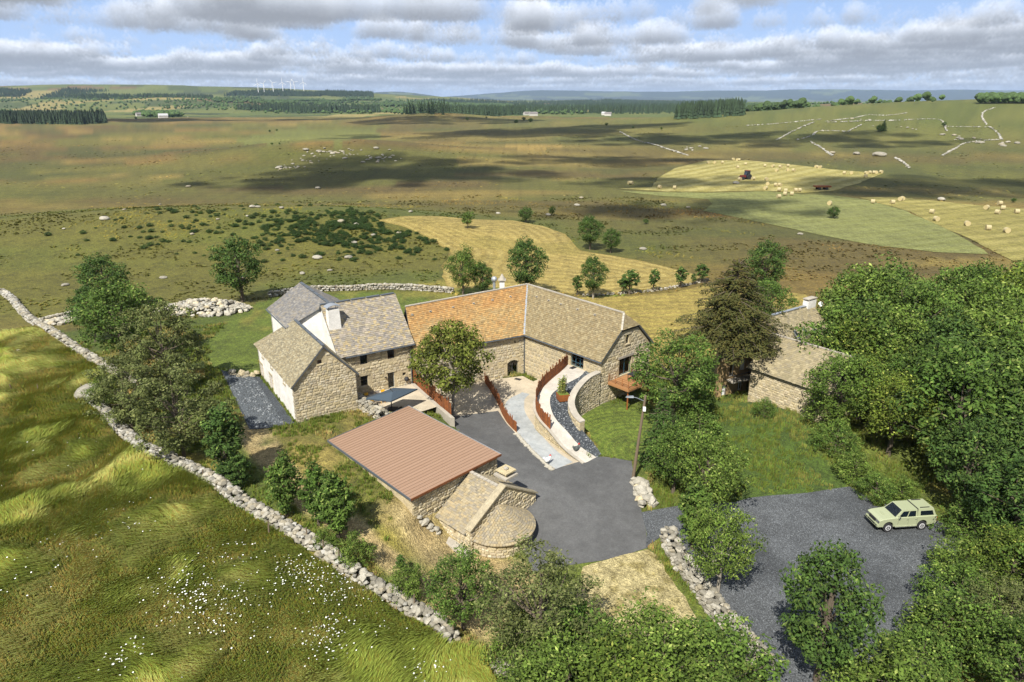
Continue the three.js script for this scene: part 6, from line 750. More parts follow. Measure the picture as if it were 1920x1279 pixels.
const KIND = {
  a: broadTree({ seed: 1, w: 0.40, tones: FG.mid }), b: broadTree({ seed: 2, w: 0.36, puffs: 40, size: 0.13, tones: FG.deep, leaves: 10000 }), c: broadTree({ seed: 3, w: 0.42, puffs: 30, size: 0.17, tones: FG.light }), d: broadTree({ seed: 4, w: 0.38, puffs: 46, size: 0.12, tones: FG.mid, leaves: 11000, leaf: 0.026 }),
  loose: broadTree({ seed: 5, w: 0.42, puffs: 60, size: 0.105, tones: FG.olive, leaves: 15000, leaf: 0.025, gappy: 0.16, bottom: 0.06, trunk: 0.013 }), birch: broadTree({ seed: 6, w: 0.40, puffs: 54, size: 0.11, tones: FG.olive, leaves: 12000, leaf: 0.021, bottom: 0.1 }), court: broadTree({ seed: 7, w: 0.40, puffs: 48, size: 0.115, tones: [tone(104, 116, 42, 0.64), tone(120, 130, 50, 0.64), tone(156, 156, 78, 0.64)], leaves: 12000, leaf: 0.031, gappy: 0.2, bottom: 0.24, trunk: 0.016 }),
  slim: broadTree({ seed: 8, w: 0.20, puffs: 34, size: 0.10, tones: FG.mid, leaves: 7000, leaf: 0.036, bottom: 0.06 }), slim2: broadTree({ seed: 9, w: 0.17, puffs: 30, size: 0.09, tones: FG.deep, leaves: 6500, leaf: 0.034, bottom: 0.02, gappy: 0.1 }),
  bush: broadTree({ seed: 10, w: 0.62, puffs: 26, size: 0.24, tones: FG.light, leaves: 6000, leaf: 0.05, bottom: -0.18, trunk: 0.02 }), bush2: broadTree({ seed: 11, w: 0.7, puffs: 30, size: 0.22, tones: FG.mid, leaves: 7000, leaf: 0.045, bottom: -0.2, trunk: 0.02 }),
  spruce: spruceTree({ seed: 12, w: 0.46, leaves: 24000, leaf: 0.02, levels: 21, start: 0.44, tones: FG.warm }), spruce2: spruceTree({ seed: 13, w: 0.27, tones: FG.deep, leaves: 9000, levels: 24 }),
  small: broadTree({ seed: 14, w: 0.46, puffs: 24, size: 0.18, tones: FG.deep, leaves: 2600, leaf: 0.06, bottom: 0.1 }), small2: broadTree({ seed: 15, w: 0.40, puffs: 22, size: 0.16, tones: FG.mid, leaves: 2200, leaf: 0.06, bottom: 0.16 }), sapling: broadTree({ seed: 16, w: 0.24, puffs: 18, size: 0.11, tones: FG.deep, leaves: 1500, leaf: 0.07, bottom: 0.2, gappy: 0.2 }),
};
function tree(kind, [x, z, h], label, { wide = 1, turn = 0, mat = LEAF, bark = M.bark, name = 'broadleaf_tree', group, lean = 0 } = {}) {
  const t = thing(name, label, /bush|shrub/.test(name) ? 'bush' : 'tree', x, ground(x, z), z, group), k = KIND[kind]; t.scale.set(h * wide, h, h * wide); t.rotation.set(0, turn, lean);
  mesh('trunk', k.trunk, bark, t); mesh('crown', k.crown, mat, t); return t;
}
tree('b', [-47.47, -115.73, 11.36], 'dark round tree beside the back lawn and stone heap', { turn: 1, wide: 1.12 });
tree('b', [-69.58, -112.98, 9.73], 'dark tree at the head of the meadow wall', { turn: 2, wide: 1.25 });
tree('b', [-60.59, -93.74, 8.33], 'dense tree leaning over the meadow wall', { turn: 5, wide: 1.0, mat: LEAF3 });
tree('a', [-51.26, -84.27, 11.49], 'broad dense tree beside the upper meadow wall', { turn: 3, wide: 1.12 });
tree('loose', [-40.7, -74.35, 11.6], 'tall airy olive green tree behind the gravel terrace', { turn: 1, wide: 1.02 });
tree('loose', [-40.39, -65.5, 8.39], 'airy olive tree overhanging the long meadow wall', { turn: 4, wide: 1.1 });
tree('loose', [-32.48, -59.93, 9.43], 'loose olive tree between meadow wall and gravel terrace', { turn: 2.2, wide: 1.15 });
tree('a', [-45.41, -70.24, 4.43], 'small bright tree behind the huge meadow boulder', { turn: 6, wide: 1.15, mat: LEAF2 });
tree('slim2', [-26.43, -55.65, 7.53], 'slender ivy covered tree below the gravel terrace', { turn: 1, wide: 1.3 });
tree('slim2', [-24.75, -54.31, 3.57], 'short leafy sapling at the foot of the ivy covered tree', { turn: 3, wide: 1.5 });
tree('slim', [-19.4, -50.45, 6.11], 'slender young tree beside the grass bank track', { turn: 1, wide: 1.15 });
tree('slim', [-16.37, -49.37, 5.99], 'slender young tree close behind its twin by the track', { turn: 2, wide: 1.0, mat: LEAF3 });
tree('slim', [-14.29, -47.78, 6.22], 'slender young tree with a bare stake beside the track', { turn: 4, wide: 1.25 });
tree('bush', [-12.3, -44.89, 3.08], 'bright green bush growing on the long wall', { name: 'bush', turn: 1, wide: 0.8 });
tree('bush', [-15.01, -46.44, 2.03], 'low bush under the slender twin trees', { name: 'bush', turn: 3, wide: 0.9 });
tree('bush', [-7.98, -42.89, 2.95], 'broad bright bush beside the long wall stakes', { name: 'bush', turn: 2, wide: 0.9 });
tree('sapling', [-8.86, -45.21, 1.78], 'tiny sapling beside the worn track', { turn: 2 });
tree('d', [-3.6, -40.22, 6.54], 'young round tree in front of the oven house slab', { turn: 2, wide: 1.05, mat: LEAF });
tree('birch', [2.05, -37.47, 8.79], 'large leafy tree before the rounded apse', { turn: 2, wide: 1.25, mat: LEAF });
tree('bush', [0.36, -36.42, 3.95], 'bright low bush under the tree before the apse', { name: 'bush', turn: 2, wide: 1.0 });
tree('bush2', [4.33, -35.86, 5.99], 'grey green shrub at the foot of the tree before the apse', { name: 'bush', turn: 4, wide: 0.9, mat: LEAF3 });
tree('c', [3.34, -32.28, 6.71], 'bushy tree crown below the dry earth patch', { turn: 5, wide: 1.3, mat: LEAF });
tree('c', [9.42, -33.46, 7.01], 'bright bushy tree between dry earth and parking wall', { turn: 1, wide: 1.3 });
tree('bush2', [12.78, -33.85, 6.03], 'dense bush against the parking wall', { name: 'bush', turn: 5, wide: 1.1 });
tree('a', [6.12, -30.73, 7.14], 'leafy tree top rising below the dry earth patch', { turn: 2, wide: 1.3, mat: LEAF2 });
tree('court', [-6.87, -72.48, 11.41], 'airy light green tree in the courtyard by the terrace fence', { turn: 1.4, wide: 0.98, bark: M.barkPale });
tree('d', [18.41, -70.32, 11.21], 'broad tree standing in front of the barn gable', { turn: 1, wide: 1.12 });
tree('a', [20.03, -70.43, 6.59], 'tree filling the gap between barn gable and spruce', { turn: 3, wide: 1.0 });
tree('spruce2', [15.07, -61.88, 8.92], 'feathery dark conifer beside the street lamp', { turn: 1, wide: 1.1, name: 'conifer' });
tree('spruce', [26.84, -79.17, 17.61], 'tall brown green spruce beside the neighbour house', { turn: 1, wide: 1.0, name: 'conifer' });
tree('b', [46.55, -122.66, 11.03], 'dark tree rising behind the tall spruce', { turn: 4, wide: 1.0 });
tree('d', [39.31, -100.77, 8.91], 'lower tree behind the tall spruce and the house roof', { turn: 2, wide: 1.2, mat: LEAF3 });
tree('a', [15.66, -57.64, 7.19], 'leafy tree hanging over the pale boulders', { turn: 2, wide: 1.0 });
tree('c', [17.86, -54.86, 8.06], 'bright tree at the parking entrance', { turn: 4, wide: 1.05 });
tree('slim', [15.52, -49.43, 6.57], 'ivy wrapped trunk standing on the parking wall', { turn: 3, wide: 1.1 });
tree('c', [16.22, -44.2, 8.01], 'bright round tree rooted behind the parking wall', { turn: 1, wide: 0.78, bark: M.barkPale });
tree('b', [20.36, -35.51, 10.38], 'dark leafy tree standing on the near edge of the parking', { turn: 1, wide: 0.86 });
tree('bush', [22.04, -34.52, 2.89], 'low bush at the foot of the dark parking tree', { name: 'bush', turn: 1, wide: 1.2 });
tree('bush2', [28.8, -70.74, 2.27], 'rounded bush below the neighbour stair', { name: 'bush', turn: 1, wide: 0.9 }); tree('bush', [23.1, -74.2, 2.57], 'light bush below the ochre house front', { name: 'bush', turn: 3, wide: 0.8 });
tree('bush2', [20.49, -66.92, 3.86], 'dense bush between the orchard grass and the conifer', { name: 'bush', turn: 2, wide: 1.2 });
// behind the barn and out in the fields
const hedge = 'tree in the hedge row behind the barn roof';
tree('a', [-9.09, -122.02, 9.1], 'forked leafy tree behind the orange barn roof', { turn: 1, wide: 0.9 }); tree('b', [-5.44, -122.2, 6.65], 'rounded tree beside the forked one behind the orange roof', { turn: 3, wide: 0.9 }); tree('b', [2.79, -122.87, 10.92], 'tall dark tree behind the barn ridge corner', { turn: 2, wide: 1.0 });
tree('b', [15.1, -122.55, 8.08], 'domed dark tree with pale stem behind the tan roof', { turn: 2, wide: 0.92, bark: M.barkPale });
for (const [i, p] of [[12.31, -124.63, 4.03], [21.14, -125.6, 3.55], [22.36, -125.61, 4.88], [27.31, -127.52, 4.53], [33.2, -130.28, 4.29], [38.49, -134.42, 3.97], [36.34, -132.73, 2.41]].entries()) tree('sapling', p, 'thin pollarded sapling in the row along the straw field', { turn: i, wide: 1.1 + (i % 3) * 0.2, group: 'saplings along the straw field' });
tree('b', [19.07, -165.12, 8.33], 'big round tree at the edge of the straw field', { turn: 2, wide: 1.12 }); tree('b', [23.73, -161.89, 5.91], 'smaller round tree leaning on the big round one', { turn: 4, wide: 1.2 });
tree('small2', [-11.79, -181.49, 4.66], 'lone tree standing inside the straw field', { turn: 1, wide: 1.1 }); tree('small', [4.06, -199.89, 4.64], 'lone rounded tree at the upper edge of the straw field', { turn: 2, wide: 1.3 }); tree('small', [12.69, -217.53, 3.02], 'tiny tree beside a white rock on the heath', { turn: 3, wide: 0.9 });
tree('small', [99.86, -212.87, 3.95], 'round bush tree on its stone heap in the mown field', { turn: 2, wide: 1.3 }); tree('spruce2', [314.4, -604.4, 9.88], 'dark conifer pair on the grazed hill, the pointed one', { turn: 2, wide: 1.4, name: 'conifer', mat: LEAF3 }); tree('small', [308.7, -600.03, 6.42], 'dark conifer pair on the grazed hill, the rounded one', { turn: 1, wide: 1.2, name: 'conifer', mat: LEAF3 });
const lone = 'small dark tree standing alone far out on the plain'; for (const [i, p] of [[39.75, -202.68, 1.58], [178.65, -245.8, 1.69], [373.42, -618.2, 3.95], [-276.35, -814.02, 2.91], [-274.03, -831.39, 2.38], [-154.63, -456.78, 1.65], [-149.53, -456.01, 1.32], [18.27, -1116.57, 5.52], [27.55, -1057.51, 6.74], [6.15, -1032.42, 5.85], [108.03, -818.62, 3.49], [124.52, -734.87, 2.62], [148.3, -709.15, 2.53], [-1480.7, -2334.73, 9.81], [-1310.6, -2246.37, 9.44], [-1272.53, -2232.1, 7.82], [-892.3, -1865.24, 11.79], [-763.07, -1631.48, 6.9], [-1509.91, -2331.81, 6.53], [-667.78, -1274.28, 4.5], [-68.77, -1100.84, 4.67], [-40.72, -1141.78, 3.22]].entries()) tree('small', p, lone, { turn: i, wide: 1.4, group: 'lone trees on the plain', mat: i % 2 ? LEAF3 : LEAF });
// the wood on the right: every tree stands on its own
{
  const r = rng(2024), wood = [[49.57, -94.56], [61.82, -101.15], [77.68, -106.14], [88.98, -102.68], [70.24, -69.84], [49.46, -44.15], [35.95, -30.06], [28.3, -29.77], [29.35, -34.47], [34.78, -40.12], [39.38, -45.23], [40.76, -49.31], [39.15, -52.76], [37.49, -56.93], [36.38, -59.92], [35.96, -63.87], [39.48, -75.5]], pts = [], xs = wood.map((p) => p[0]), zs = wood.map((p) => p[1]), x0 = Math.min(...xs), x1 = Math.max(...xs), z0 = Math.min(...zs), z1 = Math.max(...zs);
  for (let k = 0; k < 6000 && pts.length < 90; k++) { const x = x0 + r() * (x1 - x0), z = z0 + r() * (z1 - z0), near = Math.hypot(x, z) < 62; if (!inside(wood, x, z) || pts.some((p) => Math.hypot(p[0] - x, p[1] - z) < (near ? 4.4 : 5.6))) continue; pts.push([x, z]); }
  const kinds = ['a', 'd', 'b', 'c', 'a', 'd', 'birch', 'a', 'c'], mats = [LEAF, LEAF, LEAF3, LEAF2, LEAF], look = { a: 'rounded mid green', b: 'dark green', c: 'bright green', d: 'fine leaved', birch: 'grey green feathery' };
  const edgeTrees = [[47.08, -86.94, 14.62], [41.4, -76.84, 13.09], [35.59, -67.61, 9.15], [50.54, -91.69, 13.74], [40.03, -73.92, 11.33]].map(([x, z, h]) => [x, z, h]);
  for (const [i, [x, z, h0]] of [...edgeTrees, ...pts].entries()) { const edge = toEdge(wood, x, z), d = Math.hypot(x, z), h = h0 ?? Math.min(d < 60 ? 8.5 : 12.5, (d < 60 ? 5.5 : 8) + edge * 0.7) * (0.85 + r() * 0.3), k = kinds[Math.floor(fbm(x / 9, z / 9, 2) * 17) % kinds.length]; tree(k, [x, z, h], look[k] + ' tree in the dense wood beside the gravel parking', { turn: r() * 6, wide: 1.0 + r() * 0.28, mat: mats[Math.floor(r() * 5)], group: look[k] + ' trees of the wood beside the parking' }); }
  for (const [i, p] of [[34.24, -59.92, 3.01], [33.98, -63.84, 3.42], [34.55, -68.11, 3.87], [34.93, -56.94, 2.63], [37.49, -56.93, 2.34], [40.33, -50.65, 3.9], [36.04, -45.34, 3.81], [33.47, -41.8, 3.88], [30.26, -38.39, 3.94], [27.31, -35.81, 3.6], [23.84, -33.26, 4.73], [31.31, -37.64, 5.01]].entries()) tree(i % 2 ? 'bush2' : 'bush', p, 'leafy bush on the fringe of the wood along the gravel', { name: 'bush', turn: i, wide: 1.15, group: 'bushes fringing the wood' });
}
// ------------------------------------------------------------------ grass, flowers, heath
const blades = (n, len, wid, lean, seed) => { const g = new Geo(), r = rng(seed); for (let i = 0; i < n; i++) { const a = r() * 6.283, s = r() * 0.16, x = Math.cos(a) * s, z = Math.sin(a) * s, l = len * (0.65 + r() * 0.6), b = (r() - 0.5) * 2.2, o = lean * (0.5 + r()), px = Math.sin(b) * wid, pz = Math.cos(b) * wid, dx = o * l + (r() - 0.5) * 0.35 * l, dz = (r() - 0.5) * 0.5 * l, m = [x + dx * 0.35, l * 0.6, z + dz * 0.35], e = [x + dx, l * 0.92 - Math.abs(dx) * 0.25, z + dz], k = [0.78 + r() * 0.4, 0.8 + r() * 0.36, 0.8 + r() * 0.3]; g.quad([x - px, -0.03, z - pz], [x + px, -0.03, z + pz], [m[0] + px * 0.8, m[1], m[2] + pz * 0.8], [m[0] - px * 0.8, m[1], m[2] - pz * 0.8], k); g.tri([m[0] - px * 0.8, m[1], m[2] - pz * 0.8], [m[0] + px * 0.8, m[1], m[2] + pz * 0.8], e, k); } return g.build(); };
const GRASS = phy('grassBlade', [1, 1, 1], { vertexColors: true, roughness: 0.8, transmission: 0.25, thickness: 0, specularIntensity: 0.3 });
function scatter(name, geo, mat, n, pick, paint, label, seed) {
  const r = rng(seed), m = new THREE.InstancedMesh(geo, mat, n), o = new THREE.Object3D(), c = new THREE.Color(); let k = 0;
  for (let t = 0; k < n && t < n * 30; t++) { const p = pick(r); if (!p) continue; o.position.set(p.x, ground(p.x, p.z) + (p.y ?? 0), p.z); o.rotation.set(p.tilt ?? 0, p.turn, 0); o.scale.set(p.s, p.s * (p.h ?? 1), p.s); o.updateMatrix(); m.setMatrixAt(k, o.matrix); const q = paint(p.x, p.z, r); m.setColorAt(k, c.setRGB(q[0], q[1], q[2])); k++; }
  m.count = k; m.name = numbered(name); m.userData.kind = 'stuff'; m.userData.label = label; m.castShadow = m.receiveShadow = true; scene.add(m); return m;
}
const MEADOW = [...LONG_WALL.map(([x, z]) => [x - 0.7, z + 0.6]), [-2.06, -37.8], [-0.89, -35.12], [0, -29.81], [-33.84, -27.61], [-119.57, -127.64], ...UPPER_WALL.map(([x, z]) => [x - 0.6, z + 0.6])];
const wind = (x, z) => fbm(x / 7 + 4, z / 7, 2) * 9 + fbm(x / 2.2, z / 2.2, 2) * 2.5;
const inFan = (r, d0, d1, half = 41) => { const a = (r() * 2 - 1) * half * Math.PI / 180, d = Math.sqrt(d0 * d0 + r() * (d1 * d1 - d0 * d0)); return [Math.sin(a) * d, -Math.cos(a) * d]; };
scatter('meadow_grass', blades(15, 0.52, 0.02, 0.4, 5), GRASS, 70000, (r) => { const d = 22 + 105 * Math.pow(r(), 1.15), a = (-49 + r() * 52) * Math.PI / 180, x = Math.sin(a) * d, z = -Math.cos(a) * d; return inside(MEADOW, x, z) && { x, z, s: 0.7 + r() * 0.6 + d / 140, turn: wind(x, z), h: 0.75 + 0.5 * fbm(x / 6, z / 6, 2) }; }, (x, z, r) => { const n = fbm(x / 5.5 + 3, z / 5.5 + 8, 4), m = fbm(x / 1.7, z / 1.7, 3); return mul(mix(mix(tone(134, 142, 58, 0.9), tone(150, 154, 70, 0.9), m), tone(200, 190, 116, 0.85), SS(0.46, 0.70, n * 0.7 + m * 0.36) * 0.65), 0.8 + r() * 0.4); }, 'tall windswept meadow grass', 71);
const NOGRASS = [ASPHALT, PARKING, COURT, STRAW.one, STRAW.two, GREEN.lawnBack, BARE.patch, BARE.terrace, BARE.lawn];
scatter('rough_grass', blades(13, 0.34, 0.022, 0.3, 6), GRASS, 24000, (r) => { const [x, z] = inFan(r, 24, 112); if (inside(MEADOW, x, z) || NOGRASS.some((p) => inside(p, x, z))) return null; const t = fbm(x / 3, z / 3, 3) - bareness(x, z) * 0.6; if (t < 0.42) return null; return { x, z, s: 0.8 + r() * 0.8, turn: r() * 6.3, h: 0.5 + t * 0.9 }; }, (x, z, r) => mul(mix(tone(118, 134, 56, 0.85), tone(184, 170, 104, 0.85), SS(0.5, 0.66, fbm(x / 4 + 9, z / 4, 3)) * (x > 14 ? 0.25 : 1)), 0.75 + r() * 0.5), 'short rough grass round the farm', 72);
scatter('hill_grass', blades(14, 0.5, 0.06, 0.7, 7), GRASS, 9000, (r) => { const [x, z] = inFan(r, 96, 270); if (fbm(x / 9 + 2, z / 7, 3) < 0.52) return null; if (inside(STRAW.one, x, z) || inside(STRAW.two, x, z) || inside(GREEN.lawnBack, x, z) || inside(FAR.mown, x, z) || inside(FAR.bales, x, z)) return null; return { x, z, s: 0.8 + r() * 1.2, turn: wind(x / 3, z / 3), h: 0.2 + r() * 0.3 }; }, (x, z, r) => { const c = cover(x, z); return mul(c, 1.2 + r() * 0.4); }, 'rough pasture grass on the low hill', 73);
scatter('heath_clumps', blades(16, 0.5, 0.12, 0.8, 8), GRASS, 5000, (r) => { const [x, z] = inFan(r, 250, 760); if (fbm(x / 24 + 2, z / 18, 3) < 0.54) return null; if (inside(FAR.hay, x, z) || inside(FAR.mown, x, z) || inside(FAR.bales, x, z)) return null; return { x, z, s: 1.2 + r() * 1.8, turn: r() * 6.3, h: 0.1 + r() * 0.18 }; }, (x, z, r) => mul(cover(x, z), 1.3 + r() * 0.4), 'heath clumps out on the plain', 74);
{ const disc = new THREE.CircleGeometry(0.046, 6); disc.rotateX(-Math.PI / 2); const q = new Geo(); q.add(disc); const spots = [[-21.12, -39.16, 2.0, 3], [-22.71, -39.98, 1.4, 2], [-16.57, -42.74, 1.5, 2], [-15.25, -42.75, 1.6, 2], [-12.83, -40.97, 1.6, 2.4], [-12.79, -36.93, 1.3, 2.4], [-12.59, -42.86, 1.4, 1.6], [-24.55, -34.43, 1.2, 1.4], [-5.74, -35.84, 0.8, 0.8], [-24.8, -41.46, 1.6, 1], [-22, -44.7, 1.6, 0.8], [-10.16, -38.51, 1.8, 1], [-21.06, -44.62, 1.4, 0.6], [-31.51, -48.45, 2.2, 0.8], [-36.15, -43.33, 3, 1], [-43.34, -58.3, 5, 1], [-17.66, -37.77, 2.5, 1.2]], tot = spots.reduce((s, p) => s + p[3], 0);
  scatter('daisies', q.build(), std('petal', [0.8, 0.8, 0.76], { roughness: 0.8 }), 760, (r) => { let t = r() * tot, i = 0; while ((t -= spots[i][3]) > 0) i++; const g = () => (r() + r() + r() - 1.5) * 1.5, x = spots[i][0] + g() * spots[i][2], z = spots[i][1] + g() * spots[i][2]; return inside(MEADOW, x, z) && { x, z, y: 0.5 + r() * 0.25, s: 0.75 + r() * 0.7, turn: r() * 6, tilt: (r() - 0.5) * 0.8 }; }, () => [1, 1, 1], 'white daisies drifting through the tall meadow', 75); }
// low dark scrub over the shoulder of the hill
scatter('scrub', KIND.small.crown, LEAF, 760, (r) => { const t = r(), p = t < 0.62 ? [[-34.12, -167.11], 26, 9] : t < 0.8 ? [[-45.89, -172.75], 22, 8] : [[-73.41, -177.53], 40, 14], g = () => (r() + r() + r() - 1.5); const x = p[0][0] + g() * p[1], z = p[0][1] + g() * p[2] * 1.6; if (fbm(x / 6, z / 6, 3) < 0.47) return null; if (inside(STRAW.one, x, z)) return null; return { x, z, y: -0.3, s: 0.8 + r() * 1.5, h: 0.55, turn: r() * 6 }; }, (x, z, r) => mul([0.62, 0.66, 0.7], 0.8 + r() * 0.5), 'dark low scrub on the shoulder of the hill', 76);

// coarse dark stone along the outer edge of the gravel terrace and in the ramp bed
scatter('coarse_gravel', ROCKS[2], std('coarseStone', [1, 1, 1], { roughness: 0.8 }), 5200, (r) => { const t = r(), w = r(), a = [[-37.21, -81.47], [-32.23, -73.23], [-27.9, -66.18]], i = t < 0.5 ? 0 : 1, u = t * 2 - i, x = a[i][0] + (a[i + 1][0] - a[i][0]) * u + w * w * 3.2, z = a[i][1] + (a[i + 1][1] - a[i][1]) * u - w * w * 0.8; return inside(BARE.terrace, x, z) && { x, z, y: 0.06, s: 0.10 + r() * 0.16, h: 0.7, turn: r() * 6, tilt: r() }; }, (x, z, r) => mul(r() < 0.10 ? tone(150, 154, 156) : tone(88, 94, 98), 0.6 + r() * 0.6), 'coarse dark stone edging the gravel terrace', 77);
{ const N = 3600, r = rng(78), m = new THREE.InstancedMesh(ROCKS[3], M.coarseStone, N), o = new THREE.Object3D(), c = new THREE.Color(), R = curve(RAMP.R, 48), B = curve(RAMP.B, 48); for (let k = 0; k < N; k++) { const u = r() * 47.99, i = Math.floor(u), f = u - i, w = 0.03 + r() * 0.94, L = (A, q) => A[i][q] + (A[i + 1][q] - A[i][q]) * f; o.position.set(L(R, 0) + (L(B, 0) - L(R, 0)) * w, L(R, 2) + (L(B, 2) - L(R, 2)) * w, L(R, 1) + (L(B, 1) - L(R, 1)) * w); o.rotation.set(r() * 3, r() * 6, 0); const s = 0.07 + r() * 0.12; o.scale.set(s, s * 0.7, s); o.updateMatrix(); m.setMatrixAt(k, o.matrix); const q = mul(r() < 0.12 ? tone(164, 168, 170) : tone(84, 89, 93), 0.6 + r() * 0.6); m.setColorAt(k, c.setRGB(...q)); } m.name = numbered('coarse_gravel'); m.userData.kind = 'stuff'; m.userData.label = 'dark crushed stone in the bed beside the ramp'; m.castShadow = m.receiveShadow = true; scene.add(m); }

// ------------------------------------------------------------------ far woods (each reads as one mass), farms, turbines
const farTree = (() => { const mk = (seed, pointed) => { const g = new Geo(), r = rng(seed); if (pointed) for (let k = 0; k < 4; k++) { const y0 = 0.08 + k * 0.22, y1 = y0 + 0.36, R = 0.21 * (1 - k * 0.2), n = 7; for (let i = 0; i < n; i++) { const a = i / n * 6.283 + k, b = (i + 1) / n * 6.283 + k, q = 0.75 + r() * 0.5; g.tri([Math.cos(a) * R * q, y0 - r() * 0.05, Math.sin(a) * R * q], [0, y1, 0], [Math.cos(b) * R, y0 - r() * 0.05, Math.sin(b) * R]); } } else { for (let k = 0; k < 5; k++) { const s = new THREE.IcosahedronGeometry(0.22 + r() * 0.08, 1), p = s.attributes.position; for (let i = 0; i < p.count; i++) { const f = 0.75 + 0.5 * hash(Math.round(p.getX(i) * 90), Math.round(p.getY(i) * 90 + p.getZ(i) * 37)); p.setXYZ(i, p.getX(i) * f, p.getY(i) * f, p.getZ(i) * f); } g.add(s, new THREE.Matrix4().makeTranslation((r() - 0.5) * 0.4, 0.35 + r() * 0.4, (r() - 0.5) * 0.4)); } } return g.build(); }; return { pine: mk(1, true), leafy: mk(2, false) }; })();
const WOODMAT = std('farWood', [1, 1, 1], { roughness: 1 });
function wood(label, poly, n, h, pointed, seed, dark = 1, thin = 0) {
  const xs = poly.map((p) => p[0]), zs = poly.map((p) => p[1]), x0 = Math.min(...xs), x1 = Math.max(...xs), z0 = Math.min(...zs), z1 = Math.max(...zs);
  return scatter('far_wood', pointed ? farTree.pine : farTree.leafy, WOODMAT, n, (r) => { const x = x0 + r() * (x1 - x0), z = z0 + r() * (z1 - z0); return inside(poly, x, z) && fbm(x / 210 + seed, z / 260, 3) > thin && { x, z, y: -0.5, s: h * (0.7 + r() * 0.5) * 0.95, h: pointed ? 1.15 : 0.85, turn: r() * 6 }; }, (x, z, r) => mul(pointed ? tone(58, 76, 50, 0.8) : tone(76, 98, 52, 0.8), dark * (0.7 + r() * 0.6)), label, seed);
}
wood('dark conifer plantation on the left of the plain', [[-839.45, -1127.63], [-749.4, -1070.12], [-643.81, -1066.63], [-638.38, -1128.05], [-725.87, -1284.89], [-858.67, -1283.52], [-993.51, -1336.9]], 900, 14, true, 1, 0.75);
wood('conifer belt on the middle of the plain', [[-887.64, -2284.69], [-700.38, -2148.29], [-477.23, -2012.26], [-368.78, -2006.45], [-450.46, -2453.83], [-638.6, -2398.24], [-869.19, -2448.75]], 900, 17, true, 2);
wood('far conifer belt', [[-180.26, -1185.59], [-112.16, -1162.93], [31.8, -1714.43], [42.15, -2275.81], [-108.44, -2441.54], [-295.35, -2493.82]], 1200, 17, true, 3);
wood('far mixed wood', [[36.57, -1973.66], [178.51, -1851.86], [307.01, -1882.03], [450.41, -1898.71], [817.25, -3456.19], [467.96, -4525.72], [0, -3399.45]], 2200, 16, true, 4, 1, 0.42);
wood('far mixed wood', [[-479.66, -2492.92], [0, -2626.27], [0, -4393.4], [-357.39, -4403.34], [-607.86, -3167]], 1700, 15, false, 5, 0.8, 0.45);
wood('conifer wood before the grazed hill', [[194.06, -864.06], [241.06, -854.05], [274.9, -841.97], [307.01, -963.59], [457.55, -1814.9]], 700, 15, true, 6);
wood('wood behind the grazed hill', [[462.37, -1949.59], [288.06, -971.47], [302.22, -831.79], [351.64, -848.1], [913.08, -2288.83], [1455.21, -4692.36], [817.25, -3456.19]], 1800, 15, false, 7, 0.75, 0.42);
wood('tree line along the hill crest', [[362.84, -943.11], [446.21, -944.46], [483.4, -885.56], [519.48, -838.36], [530.25, -856.16], [5386.58, -10743.8], [913.08, -2288.83]], 900, 12, false, 8);
wood('tree line along the hill crest', [[528.4, -818.45], [586.27, -794.56], [603.46, -818.46], [544.09, -843.37]], 260, 12, false, 9);
wood('forest on the left hill', [[-2303.88, -3515.25], [-1706.41, -2860.79], [-1400.41, -2714.06], [-1125.99, -2726.43], [-1610.81, -3909.95], [-2082.63, -3996.96], [-2471.18, -4012.61]], 1700, 15, true, 10, 1, 0.5);
wood('forest on the left hill', [[-2652.55, -3533.17], [-2430.48, -3591.03], [-2556.94, -3871.28], [-3050.69, -4081.43]], 600, 15, true, 11, 1, 0.45);
wood('forest on the middle hills', [[-1125.99, -2726.43], [-896.97, -2761.52], [-695.85, -3142.05], [-581.09, -3281.47], [-835.68, -4366.83], [-1216.97, -4135.54], [-1556.68, -3917.53]], 1500, 13, false, 12, 0.8, 0.52);
wood('forest far behind', [[-581.09, -3281.47], [-193.57, -4370.29], [314.54, -4733.17], [835.21, -4711.83], [1523.85, -4690.34], [1806.95, -5569.91], [580.47, -5624.88], [-526.72, -4467.11]], 4200, 18, true, 13, 1, 0.47);
wood('copse at the far left edge', [[-1190.25, -1636.34], [-1094.72, -1572.01], [-1392.65, -2002.31], [-1465.23, -2016.88]], 160, 15, false, 14);
wood('copse beside the farm on the plain', [[-859.17, -1630.36], [-686.82, -1401.01], [-735.82, -1611.19], [-899.18, -1924.86], [-1015.59, -1957.13]], 160, 14, false, 15);
wood('forest under the wind turbines', [[-1584.82, -3991.29], [-1226.02, -4167.33], [-849.35, -4440.46], [-896.39, -4693.25], [-1306.92, -4452.11], [-1578.27, -4132.72]], 3200, 17, true, 16, 1, 0.4);
wood('scattered trees on the plain edge', [[-1144.85, -2344.56], [-843.31, -2190.38], [-345.81, -1793.28], [183.41, -1765.89], [499.28, -4831.03], [-644.35, -3362.11], [-1323.82, -2721.11]], 2200, 11, false, 17);
wood('hedges and bushes dotted over the left hills', [[-1810.65, -2447.94], [-1449.13, -2331.19], [-1121.27, -2295.72], [-915.99, -2381.52], [-1478.62, -3861.36], [-2159.93, -3868.82], [-2777.02, -3780.34]], 700, 10, false, 18);
